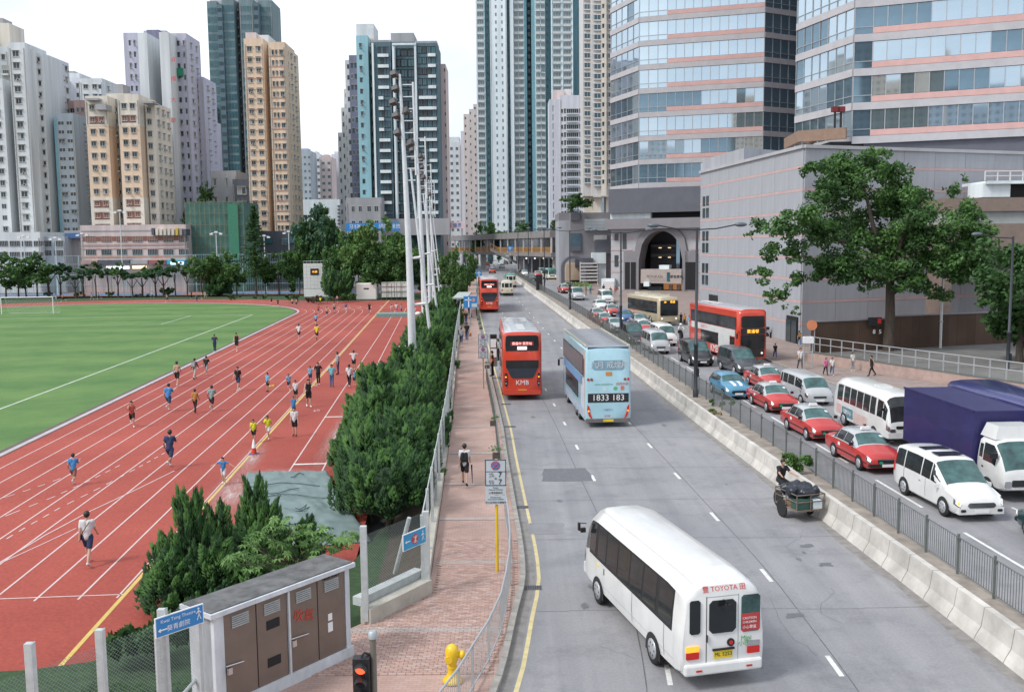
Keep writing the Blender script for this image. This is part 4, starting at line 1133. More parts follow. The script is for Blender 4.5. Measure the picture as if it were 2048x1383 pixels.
# ---- arched entrance block below the farther tower
def arch_block():
    A = Vector((*[at(1222, 489, 167)[0], 167], 0)); B = Vector((at(1402, 489, 160)[0], 160, 0))
    t = thing('arcade_entrance','grey and pink striped shopping arcade front with tall pointed entrance arch','building',(A.x,A.y,1.6))
    O = Vector((A.x,A.y,1.6));d = (B - A);Ls = d.length;d.normalize();nrm = Vector((d.y,-d.x,0));rot = math.atan2(d.y,d.x)
    def zz_(py, D=163.5): return at(1300, py, D)[1] - 1.6
    def ux(px): 
        r_ = (px - 1024) / FPX; return (r_ * A.y - A.x) / (d.x - r_ * d.y)
    def wp(u, o=0): p = A + d * u - O + nrm * o; return p
    def slab(u0, u1, z0, z1, m, name, o=0., th=.4):
        c = wp((u0 + u1) / 2,o);q = MB();q.box((0,0,0),(u1 - u0,th,z1 - z0));q.obj(name,m,t,(c.x,c.y,(z0 + z1) / 2),rot)
    uL, uR = 0, Ls + 2
    slab(uL, uR, zz_(425), zz_(376), m_slate, 'slate_band', .5, 1.6)
    slab(uL, ux(1303), zz_(437), zz_(425), c_pale, 'white_strip', .1, .6)
    slab(ux(1303), uR, zz_(437), zz_(425), m_dark, 'shadow_gap', -.6, .6)
    slab(uL - .5, uR, zz_(457), zz_(432) - .4, m_mauve, 'mauve_band', .9, 1.6)
    # wall with arch cut-out
    uc = ux(1323); hw = (ux(1368) - ux(1281)) / 2; zs = zz_(520); za = zz_(462); ztop = zz_(455)
    n = 14; arc = []
    for i in range(n + 1):
        s_ = -1 + 2 * i / n
        arc.append((uc + hw * s_, zs + (za - zs) * math.sqrt(max(0, 1 - abs(s_) ** 2.1))))
    q = MB()
    def W(u, z, o=0): p = wp(u, o); return (p.x, p.y, z)
    q.add([W(0,0),W(uc - hw,0),W(uc - hw,ztop),W(0,ztop)],[(0,1,2,3)]);q.add([W(uc + hw,0),W(Ls + 2,0),W(Ls + 2,ztop),W(uc + hw,ztop)],[(0,1,2,3)])
    for (a,b_) in zip(arc,arc[1:]): q.add([W(a[0],a[1]),W(b_[0],b_[1]),W(b_[0],ztop),W(a[0],ztop)],[(0,1,2,3)])
    q.obj('wall', m_podl, t)
    ring = MB(); w = 1.0
    pts_in = [(uc - hw, 0)] + arc + [(uc + hw, 0)]
    pts_out = [(uc - hw - w,0)] + [(uc + (a[0] - uc) * (1 + w / hw) ,a[1] + w * (1.1 if abs(a[0] - uc) < hw * .9 else .3)) for a in arc] + [(uc + hw + w,0)]
    for i in range(len(pts_in) - 1):
        a, b_, c, e = pts_in[i], pts_in[i + 1], pts_out[i + 1], pts_out[i]
        ring.add([W(a[0],a[1],.5),W(b_[0],b_[1],.5),W(c[0],c[1],.5),W(e[0],e[1],.5)],[(0,1,2,3)]);ring.add([W(a[0],a[1],.5),W(a[0],a[1],-3),W(b_[0],b_[1],-3),W(b_[0],b_[1],.5)],[(0,1,2,3)]);ring.add([W(e[0],e[1],.5),W(c[0],c[1],.5),W(c[0],c[1],0),W(e[0],e[1],0)],[(0,1,2,3)])
    ring.obj('arch_ring', m_mauve, t)
    slab(uc - .9, uc + .9, za + .6, za + 2.1, m_mauve, 'keystone', .8, .8)
    # pink stripes either side
    for py in (476, 499, 521, 543):
        z = zz_(py)
        for (a,b_) in ((0,uc - hw - 1.3 if py < 500 else ux(1245)),(uc + hw + 1.3 if py < 500 else ux(1389),Ls + 1.5)):
            if b_ > a: slab(a, b_, z - .13, z + .13, m_strp, 'pink_stripe', .03, .1)
    for (a, b_) in ((1250, 1276), (1372, 1394)):
        slab(ux(a), ux(b_), 0, zz_(502), m_mauve, 'pilaster', .25, .5)
        for k in range(2): u = lerp(ux(a),ux(b_),.3 + .45 * k);slab(u - .45,u + .45,.4,zz_(524),m_dark,'slot_window',.48,.1)
    for (px,y0,y1) in ((1234,466,480),(1234,510,533),(1250,466,498)): slab(ux(px) - .35,ux(px) + .35,zz_(y1),zz_(y0),m_glassd,'window',.04,.1)
    # dark hall behind
    c = wp(uc,-9);q = MB();q.box((0,0,0),(hw * 2 + 3,.3,ztop + 1));q.obj('hall_back',m_slate,t,(c.x,c.y,ztop / 2),rot)
    for s_ in (-1, 1):
        c = wp(uc + s_ * (hw + 1.1),-4.6);q = MB();q.box((0,0,0),(.3,9,ztop + 1));q.obj('hall_side',m_dark,t,(c.x,c.y,ztop / 2),rot)
    c = wp(uc,-4.6);q = MB();q.box((0,0,0),(hw * 2 + 2,9,.3));q.obj('hall_roof',m_dark,t,(c.x,c.y,ztop + .2),rot)
    for py in (492, 512):
        c = wp(uc,-8.2);q = MB();q.box((0,0,0),(hw * 2 + 1,1.2,.5));q.obj('gallery',m_mauve,t,(c.x,c.y,zz_(py)),rot)
        for k in range(4): c = wp(uc + (k - 1.5) * 1.7,-7.5);q = MB();q.box((0,0,0),(.5,.1,.12));q.obj('added_hall_glow',MATS['shop_light_warm'],t,(c.x,c.y,zz_(py) - .35),rot)  # glowing strips added to brighten the otherwise black hall
    # canopy with sign and warm shopfront
    slab(ux(1285),ux(1366),zz_(566),zz_(538),mat('canopy_beige',(.42,.36,.33),.7),'canopy',-.6,2.6)
    slab(ux(1293), ux(1304), zz_(572), zz_(563), c_pale, 'canopy_light_box', .9, .8)
    slab(ux(1320), ux(1340), zz_(538), zz_(530), c_pale, 'roof_plant', -.4, 1.4)
    c = wp(ux(1326),.74);text('METROPLAZA',.62,m_black,t,(c.x - 1.1,c.y,zz_(553)),(math.pi / 2,0,rot),sx=.72)
    c = wp(ux(1353),.74);text('新都會廣場',.55,m_black,t,(c.x,c.y,zz_(553)),(math.pi / 2,0,rot))
    q = MB();c = wp(ux(1340),.76);q.box((0,0,0),(.5,.06,1.5));q.obj('sign_logo',m_glasst,t,(c.x,c.y,zz_(553)),rot)
    slab(ux(1318),ux(1366),.1,zz_(568),emat('shop_interior_warm',(.5,.22,.08),.35),'shopfront',-3,.2)
    for px in (1334,1350,1362): slab(ux(px) - .3,ux(px) + .3,.1,zz_(570),c_beige,'shop_pier',-2.5,.5)
    slab(ux(1292), ux(1318), .1, zz_(574), m_glasst, 'glass_screen', -1.5, .2)
    for k in range(12): slab(ux(1350) + .0,ux(1350) + .08,zz_(538) + k * .0,zz_(480),m_galv,'hall_mast',-4 - k * .0,.08) if k == 0 else None
    slab(ux(1345), ux(1352), zz_(538), zz_(478), m_mirror2, 'lift_shaft', -3, 1.2)
    # left shops
    slab(ux(1208), ux(1234), 0, zz_(557), c_pale, 'shop_fascia', .6, .8)
    slab(ux(1212),ux(1233),.1,zz_(563),emat('shop_white_interior',(.45,.42,.42),.25),'shopfront',1.05,.1)
    return t
arch_block()
# ---- low grey commercial block left of the arcade, with white louvres and small arch
def grey_block():
    D = 190
    b = Bld('commercial_building','plain grey commercial block with white louvre panel and small dark arch','building',1170,D,base=1.5)
    b.box(1118,1165,D + 3,425,m_mauve,16);b.box(1141,1226,D,425,m_mauve,16);b.box(1118,1141,D + 2,441,m_pod,14)
    b.box(1190,1224,D - 1.2,479,m_slate,1.5,507,'dark_panel');b.box(1142,1160,D - .3,425,m_slate,.5,441,'dark_panel')
    for k in range(8): b.box(1170,1215,D - .6,438 + k * 2.9,c_pale,.7,440.2 + k * 2.9,'louvre')
    b.box(1184,1212,D - 2,505,c_pale,3,527,'white_box');b.box(1197,1212,D - 1.4,527,c_pale,2,583,'white_pier');b.box(1188,1214,D - .5,470,c_beige,.8,481,'beige_panel')
    b.box(1141,1162,D - .3,466,m_glassb,.5,492,'window_band');b.box(1141,1162,D - .35,492,m_slate,.6,502,'dark_panel')
    b.box(1150,1186,D - 3,516,m_slate,4,534,'dark_canopy');b.box(1130,1168,D - 2.5,526,c_peach,3,560,'shop_wall')
    b.done()
    # small arch
    X, Z = at(1147, 575, 184); 
    t = thing('arch_portal','small dark rounded arch portal before the grey block','arch',(X,184,1.9))
    q = MB(); n = 12
    for i in range(n):
        a0, a1 = math.pi * i / n, math.pi * (i + 1) / n
        def P(a, r, o): return (r * math.cos(a), o, 3.6 + (r * .9) * math.sin(a))
        q.add([P(a0,1.7,-1),P(a0,2.3,-1),P(a1,2.3,-1),P(a1,1.7,-1),P(a0,1.7,2),P(a0,2.3,2),P(a1,2.3,2),P(a1,1.7,2)],[(0,3,2,1),(0,4,7,3),(1,2,6,5),(4,5,6,7)])
    q.obj('arch_ring', m_slate, t)
    q = MB();q.box((-2,.5,1.8),(.6,3,3.6));q.obj('pier',m_slate,t);q = MB();q.box((2,.5,1.8),(.6,3,3.6));q.obj('pier',m_slate,t)
    # white balustrade screen next to it
    X,Z = at(1178,560,178);t = thing('balustrade_screen','cream slatted balustrade screen above the pedestrian corner','screen',(X,178,2.1))
    for k in range(6): q = MB();q.box((0,0,1.0 + k * .62),(3.2,.3,.28));q.obj('slat',c_beige,t)
    q = MB();q.box((-1.6,.1,2.2),(.2,.2,4.4));q.box((1.6,.1,2.2),(.2,.2,4.4));q.obj('posts',c_beige,t)
grey_block()
# ---- covered footbridge across the road
def footbridge():
    Lp = (at(905, 489, 345)[0], 345.0); Rp = (at(1122, 489, 222)[0], 222.0)
    A = Vector((Lp[0],Lp[1],0));B = Vector((Rp[0],Rp[1],0));d = B - A;Ls = d.length;d.normalize();rot = math.atan2(d.y,d.x);n_ = Vector((d.y,-d.x,0))
    t = thing('footbridge','covered grey pedestrian footbridge with orange railings spanning the road','footbridge',A)
    m_roof = mat('bridge_roof',(.25,.235,.23),.8,var=.15,scale=.4);m_or = mat('bridge_rail_orange',(.48,.26,.10),.6)
    def bar(u0, u1, z0, z1, o, th, m, name):
        c = d * ((u0 + u1) / 2) + n_ * o;q = MB();q.box((0,0,0),(u1 - u0,th,z1 - z0));return q.obj(name,m,t,(c.x,c.y,(z0 + z1) / 2),rot)
    bar(0,Ls,11.3,12.9,0,5.4,m_roof,'roof');bar(0,Ls,6.9,7.8,0,4.8,m_roof,'deck');bar(0,Ls,7.8,11.3,-2.2,.2,m_glassb,'glazing')
    n = 16
    for k in range(n + 1):
        u = Ls * k / n; bar(u - .18, u + .18, 7.8, 11.3, 2.3, .3, c_beige, 'post')
    bar(0,Ls,9.0,9.12,2.35,.1,m_or,'top_rail');bar(0,Ls,7.85,7.95,2.35,.1,m_or,'bottom_rail')
    q = MB()
    for k in range(int(Ls / .45)):
        c = d * (k * .45) + n_ * 2.35; q.box((c.x, c.y, 8.45), (.1, .1, 1.1), 0, rot)
    o = q.obj('balusters', m_or, t); o['kind'] = 'stuff'
    for f in (.02, .38, .72, .97):
        u = Ls * f; bar(u - .7, u + .7, 1.5, 6.9, 0, 1.4, m_conc, 'pier')
    # stair flight dropping towards the median
    t2 = thing('footbridge_stair','stepped stair flight with roof dropping from the footbridge to the median','stairs',(at(1040,520,262)[0],262,2.4))
    q = MB();q.add([(-8,-2,6.6),(-8,2,6.6),(4,2,.2),(4,-2,.2),(-8,-2,5.8),(-8,2,5.8),(4,2,-.4),(4,-2,-.4)],[(0,1,2,3)[::-1],(4,5,6,7),(0,3,7,4)[::-1],(1,2,6,5),(0,4,5,1),(3,2,6,7)]);q.obj('flight',m_roof,t2)
    q = MB(); q.tube([(-8, -2, 7.7), (4, -2, 1.4)], .08, 5); 
    for k in range(14): x = -8 + 12 * k / 13;z = 6.6 - 6.4 * k / 13;q.tube([(x,-2,z),(x,-2,z + 1.1)],.05,4)
    q.obj('railing', m_or, t2)
footbridge()
# dark shops and lobby under the bridge, junction side
b = Bld('street_shops','shadowed shop row with small lights beneath the footbridge','building',1080,250,base=2.2)
b.box(1042, 1124, 250, 500, m_slate, 10); b.box(1042, 1122, 248, 512, m_mauve, 3, 517, 'canopy')
for (px,m) in ((1051,'shop_light_white'),(1068,'shop_light_white'),(1086,'shop_light_warm'),(1104,'shop_light_cyan')): b.box(px,px + 3,246.9,515,MATS[m],.3,518,'shop_light')
for px in (1046,1062,1078,1096,1112): b.box(px,px + 2.5,247.6,517,m_pod,.6,545,'shop_pier')
b.done()
b = Bld('street_shops','dark frontage of the far street seen below the footbridge at left','building',985,420,base=2.2)
b.box(938, 1044, 420, 489, m_slate, 10)
for k in range(8): b.box(944 + k * 12,950 + k * 12,419.6,500 + (k * 5) % 9,random.choice((m_pod,m_dark,c_brown,MATS['shop_light_warm'])),.5,506 + (k * 5) % 9,'shop_sign')
b.done()
# right hand brown structure with grey band (ramp building)
def ramp_building():
    D = 88
    b = Bld('ramp_structure','brown tiled elevated ramp structure with grey band and white rooftop railing, right edge','building',1960,D,base=0)
    m_bt = mat('brown_tile',(.25,.19,.16),.8,var=.15,scale=1.5);m_gg = mat('green_grey_wall',(.36,.38,.37),.8,var=.15,scale=.8)
    b.box(1886,2300,D,394,m_bt,14,421,'tile_band');b.box(1886,2300,D + .3,421,m_gg,13,446,'grey_band');b.box(1880,2300,D + .1,446,m_bt,13,500,'tile_band');b.box(1884,1906,D - .6,500,m_bt,3,None,'pier');b.box(2100,2130,D - .6,500,m_bt,3,None,'pier')
    b.box(1962,2016,D + 1,366,c_pale,3,394,'plant_box');b.box(2016,2300,D + 1.5,366,m_dark,3,394,'plant_recess');b.box(1970,2300,D + .6,360,c_pale,5,366,'platform')
    q = MB();X0 = at(1972,489,D)[0] - b.o.x;X1 = at(2300,489,D)[0] - b.o.x;z0 = at(2000,360,D)[1];z1 = at(2000,341,D)[1]
    for k in range(14): x = lerp(X0,X1,k / 13);q.box((x,.7,(z0 + z1) / 2),(.09,.09,z1 - z0))
    q.box(((X0 + X1) / 2,.7,z1),(X1 - X0,.09,.09));q.box(((X0 + X1) / 2,.7,(z0 + z1) / 2),(X1 - X0,.07,.07));q.obj('railing',m_white,b.t)
    b.done()
    X,Y_ = at(1884,600,80)[0],80;t = thing('drain_pipe','tall white downpipe standing before the brown boundary wall','pipe',(X,Y_,.8));q = MB();q.tube([(0,0,0),(0,0,7)],.11,8);q.obj('pipe',m_white,t)
    for z_ in (2.2,4.4): q = MB();q.lathe((0,0,z_),[(.16,0),(.16,.1)],8);q.obj('collar',m_galv,t)
ramp_building()
# city behind the camera, seen mirrored in the office glass
for i,(x,y,w,h) in enumerate(((-150,-170,40,66),(-95,-210,34,88),(-45,-190,38,70),(5,-240,32,98),(48,-180,34,64),(94,-230,36,92),(142,-200,40,74),(197,-240,38,102),(255,-200,46,80))):
    t = thing('apartment_tower','housing block mirrored in the office glass, ' + ['white and lowest','peach, second from the west','blue-grey, third from the west','grey and tall, fourth from the west','white, in the middle','peach, east of middle','blue-grey, third from the east','grey and tallest','white, easternmost'][i],'apartment block',(x,y,-1),0,'blocks mirrored in the glass')
    mb = MB();mb.box((0,0,h / 2),(w,18,h));mb.obj('wall',[c_white,c_peach,c_bluegrey,c_grey][i % 4],t)
    q = MB()
    for f in range(int(h / 3) - 1):
        for k in range(int(w / 3.2)): q.box((-w / 2 + 1.7 + k * 3.2,9.02,2.5 + f * 3),(1.5,.1,1.4))
    o = q.obj('small_windows', m_glassd, t); o['kind'] = 'stuff'
# ================================================================ VEHICLES
def paint(name,rgb,rough=.28,coat=.6): return mat('paint_' + name,rgb,rough,0,.12,1.1,coat=coat,detail=8)
v_white = paint('white',(.74,.74,.72));v_red = paint('taxi_red',(.50,.035,.03));v_silver = paint('silver',(.46,.47,.48));v_black = paint('black',(.02,.021,.024));v_blue = paint('mini_blue',(.08,.27,.42))
v_busred = paint('bus_red',(.60,.055,.024));v_sky = paint('advert_blue',(.38,.60,.68));v_purple = paint('purple',(.06,.045,.2));v_cream = paint('cream_gold',(.50,.42,.28));v_grey = paint('grey',(.28,.29,.31));v_dark = paint('dark_grey',(.06,.065,.075));v_navy = paint('blue_car',(.04,.12,.28));v_green = paint('green_roof',(.05,.28,.22));v_roofgrey = paint('roof_grey',(.44,.46,.49));v_lroof = paint('pale_cream',(.66,.62,.50))
v_glass = glass('vehicle_glass',(.02,.024,.026),.08,.45);v_glassg = glass('windscreen_glass',(.05,.12,.115),.06,.7,var=.7,scale=1.6);v_glassb = glass('bus_window_glass',(.03,.032,.035),.09,.45,var=.7,scale=1.1)
def section(s, rr=None):
    y,z0,z1,z2,w0,w1,w2 = s[:7];r = s[7] if len(s) > 7 else .08;cr = s[8] if len(s) > 8 else .05
    h = z2 - z1
    r = min(r, h * .6)
    zm = z1 + (h - r) * .5
    return [(0,z0),(w0 * .92,z0),(w0,z0 + .07),(w1 + .0,lerp(z0,z1,.55)),(w1 - .01,z1),(lerp(w1,w2,.45),zm),(w2,z2 - r),(w2 - r * .9,z2 - r * .12),(w2 * .5,z2 + cr * .75),(0,z2 + cr)]
class Loft:
    def __init__(s, st): s.st = st; s.sec = [section(q) for q in st]
    def P(s, i, k, side=1):
        i = max(0, min(i, len(s.st) - 1.0001)); k = max(0, min(k, 8.9999))
        a, b = int(i), int(i) + 1; fi = i - a; c, d = int(k), int(k) + 1; fk = k - c
        def pt(ii, kk): q = s.sec[ii][kk]; return Vector((q[0] * side, s.st[ii][0], q[1]))
        return pt(a, c).lerp(pt(a, d), fk).lerp(pt(b, c).lerp(pt(b, d), fk), fi)
    def body(s, name, mats, parent, roofsel=None):
        n = len(s.st); vs = []; mb = MB()
        for i in range(n):
            y = s.st[i][0]
            ring = [(x, y, z) for x, z in s.sec[i]] + [(-x, y, z) for x, z in s.sec[i][-2:0:-1]]
            vs += ring
        m = 18
        for i in range(n - 1):
            for k in range(m):
                k2 = (k + 1) % m
                kk = k if k < 9 else 17 - k
                mi = 1 if (roofsel and roofsel(i, kk)) else 0
                mb_f = (i * m + k, i * m + k2, (i + 1) * m + k2, (i + 1) * m + k)
                mb.f.append(mb_f[::-1]); mb.mi.append(mi); mb.sm.append(True)
        mb.f.append(tuple(range(m))); mb.mi.append(0); mb.sm.append(False)
        mb.f.append(tuple((n - 1) * m + k for k in range(m))[::-1]);mb.mi.append(0);mb.sm.append(False)
        mb.v = vs
        me = mb.mesh(name, mats)
        try: me.set_sharp_from_angle(angle=math.radians(38))
        except Exception: pass
        return link(name, me, parent)
    def patch(s, name, i0, i1, k0, k1, m, parent, side=1, off=.008, ni=4, nk=3, both=False):
        """glass or panel lying on the body surface; both=True spans over the centre line"""
        g = []
        rows = sorted(set([round(lerp(i0,i1,a / ni),4) for a in range(ni + 1)] + [float(a) for a in range(int(i0) + 1,int(math.ceil(i1)))]));ni = len(rows) - 1
        ks = sorted(set([round(lerp(k0,9 if both else k1,b / nk),4) for b in range(nk + 1)] + [float(a) for a in range(int(k0) + 1,int(math.ceil(9 if both else k1)))]));nk = len(ks) - 1
        if both: cols = [(k, 1) for k in ks] + [(k, -1) for k in ks[-2::-1]]
        else: cols = [(k, side) for k in ks]
        C = Vector((0, (s.st[int(i0)][0] + s.st[min(len(s.st) - 1, int(i1) + 1)][0]) / 2, .6))
        for i in rows:
            for (k, sd) in cols:
                p = s.P(i, k, sd); e = .02
                du = s.P(i + e,k,sd) - s.P(i - e,k,sd);dv = s.P(i,k + e,sd) - s.P(i,k - e,sd)
                nn = du.cross(dv)
                if nn.length < 1e-9: nn = p - C
                nn.normalize()
                if nn.dot(p - C) < 0: nn = -nn
                g.append(p + nn * off)
        nc = len(cols); mb = MB()
        fs = [(a * nc + b,a * nc + b + 1,(a + 1) * nc + b + 1,(a + 1) * nc + b) for a in range(ni) for b in range(nc - 1)]
        mb.add(g, fs, 0, True)
        return mb.obj(name, m, parent)
def wheel(parent, x, y, r=.31, w=.2, m=None):
    sd = 1 if x > 0 else -1
    mb = MB();mb.lathe((x - w / 2,y,r),[(r * .6,0),(r * .96,0),(r,w * .2),(r,w * .8),(r * .96,w),(r * .6,w)],16,0,'x');t = mb.obj('wheel',m_rub,parent)
    mb = MB(); xo = x + sd * (w / 2 - .01)
    mb.lathe((xo, y, r), [(r * .66, 0), (r * .66, .022 * sd), (r * .2, .026 * sd)], 14, 0, 'x')
    for k in range(6):
        a = k * math.pi / 3;mb.box((xo + sd * .022,y + math.cos(a) * r * .4,r + math.sin(a) * r * .4),(.012,r * .12,r * .12),1)
    mb.obj('rim', [m or m_rim, m_black], t)
def arch(parent, x, y, r):
    sd = 1 if x > 0 else -1; n = 12
    mb = MB();vs = [(x,y + r * math.cos(math.pi * k / n),.30 + r * 1.02 * math.sin(math.pi * k / n)) for k in range(n + 1)] + [(x,y - r,.22),(x,y + r,.22)]
    mb.add(vs,[tuple(range(len(vs))) if sd < 0 else tuple(range(len(vs)))[::-1]]);mb.obj('wheel_arch',m_black,parent)
def face(parent, pts, y, m, name, th=.02, front=True):
    """flat panel on the nose (front) or tail, pts are (x,z)"""
    mb = MB(); d = th if front else -th; n = len(pts)
    a = [(p[0], y, p[1]) for p in pts]; b = [(p[0], y + d, p[1]) for p in pts]
    mb.add(a + b,[tuple(range(n)),tuple(range(2 * n - 1,n - 1,-1))] + [(i,(i + 1) % n,n + (i + 1) % n,n + i) for i in range(n)])
    return mb.obj(name, m, parent)
def rect(x0, x1, z0, z1, c=.0):
    if not c: return [(x0, z0), (x1, z0), (x1, z1), (x0, z1)]
    return [(x0 + c,z0),(x1 - c,z0),(x1,z0 + c),(x1,z1 - c),(x1 - c,z1),(x0 + c,z1),(x0,z1 - c),(x0,z0 + c)]
def sidep(parent, sd, x, y0, y1, z0, z1, m, name, th=.02, c=.04):
    mb = MB(); pts = rect(y0, y1, z0, z1, c); n = len(pts)
    a = [(sd * x, p[0], p[1]) for p in pts]; b = [(sd * (x + th), p[0], p[1]) for p in pts]
    mb.add(a + b,[tuple(range(n)),tuple(range(2 * n - 1,n - 1,-1))] + [(i,(i + 1) % n,n + (i + 1) % n,n + i) for i in range(n)])
    return mb.obj(name, m, parent)
def mirrors(parent, w, y, z, m, s=1.0):
    for sd in (-1, 1):
        mb = MB();mb.box((sd * (w + .07 * s),y,z),(.16 * s,.09 * s,.14 * s));mb.obj('mirror',m,parent)
# (y, z0, belt, roof, w0, w1, w2, edge radius, crown)
CARS = {
 'sedan': dict(st=[(-2.36,.4,.72,.80,.66,.72,.62),(-2.28,.26,.84,.92,.78,.83,.70),(-1.62,.2,.9,.99,.83,.85,.70),(-1.02,.2,.92,1.43,.83,.85,.60),(-.25,.2,.92,1.46,.83,.85,.61),(.32,.2,.91,1.42,.83,.85,.60),(1.02,.2,.88,.98,.83,.85,.70),(2.05,.22,.78,.86,.81,.83,.66),(2.28,.28,.68,.74,.77,.79,.62),(2.35,.36,.58,.62,.68,.70,.55)],
   wy=(-1.28,1.40),r=.31,ws=(5.08,5.92),rw=(2.08,2.9),win=[(2.5,3.0),(3.04,3.98),(4.06,5.5)],roof=(3,5),L=4.7,hood=6),
 'mpv': dict(st=[(-2.42,.45,.92,1.5,.76,.82,.66),(-2.30,.3,1.0,1.78,.86,.9,.74),(-1.9,.24,1.02,1.86,.89,.915,.77),(-.6,.24,1.02,1.88,.89,.915,.77),(.55,.24,1.0,1.82,.89,.915,.75),(1.55,.24,.98,1.1,.89,.91,.78),(2.1,.26,.86,.93,.86,.88,.70),(2.36,.3,.70,.76,.78,.81,.62),(2.43,.38,.58,.63,.66,.70,.54)],
   wy=(-1.42,1.52),r=.34,ws=(4.07,4.93),rw=(.15,.9),win=[(1.3,2.3),(2.36,3.35),(3.41,3.95),(4.0,4.62)],roof=(1,4),L=4.85,hood=5),
 'hatch': dict(st=[(-1.98,.4,.85,1.05,.68,.74,.58),(-1.86,.26,.92,1.3,.80,.84,.62),(-1.5,.2,.93,1.40,.83,.86,.64),(-.5,.2,.93,1.43,.83,.86,.65),(.25,.2,.92,1.38,.83,.86,.63),(.80,.2,.90,1.0,.82,.85,.70),(1.6,.22,.80,.92,.78,.81,.62),(1.88,.28,.66,.76,.70,.74,.52),(1.97,.36,.54,.60,.60,.64,.44)],
   wy=(-1.25,1.30),r=.31,ws=(4.07,4.92),rw=(.2,1.2),win=[(1.1,2.1),(2.16,3.0),(3.06,4.5)],roof=(1,4),L=3.95,hood=5),
 'van': dict(st=[(-2.35,.4,1.0,1.7,.76,.82,.68,.12),(-2.26,.3,1.05,1.9,.82,.845,.74,.14),(-1.8,.26,1.05,1.95,.83,.85,.76,.14),(.3,.26,1.05,1.95,.83,.85,.76,.14),(1.25,.26,1.02,1.86,.83,.85,.72,.14),(2.0,.26,.98,1.14,.82,.84,.74),(2.28,.3,.82,.92,.78,.80,.68),(2.35,.38,.62,.70,.68,.72,.58)],
   wy=(-1.15,1.42),r=.32,ws=(4.1,4.93),rw=(.1,.95),win=[(1.3,1.98),(2.06,2.42),(2.47,2.95),(3.1,4.45)],roof=(1,4),L=4.7,hood=5),
 'coaster': dict(st=[(-3.50,.50,1.15,2.16,.92,.96,.84,.2),(-3.45,.42,1.18,2.3,.98,1.0,.88,.26),(-3.2,.36,1.2,2.42,.995,1.02,.92,.28),(-2.6,.34,1.2,2.46,.995,1.02,.92,.26),(2.2,.34,1.2,2.46,.995,1.02,.92,.26),(2.85,.34,1.2,2.38,.98,1.0,.88,.26),(3.25,.36,1.12,1.9,.94,.96,.84,.16),(3.45,.4,.98,1.12,.88,.91,.8),(3.5,.5,.8,.9,.8,.83,.7)],
   wy=(-1.95,2.0),r=.37,ws=(5.2,6.93),rw=None,win=[(3.02 - .62,3.08),(3.12,3.28),(3.30,3.46),(3.48,3.64),(3.66,3.82),(3.84,3.97),(4.1,4.98),(5.1,5.9)],roof=(1,5),L=7.0,hood=7),
}
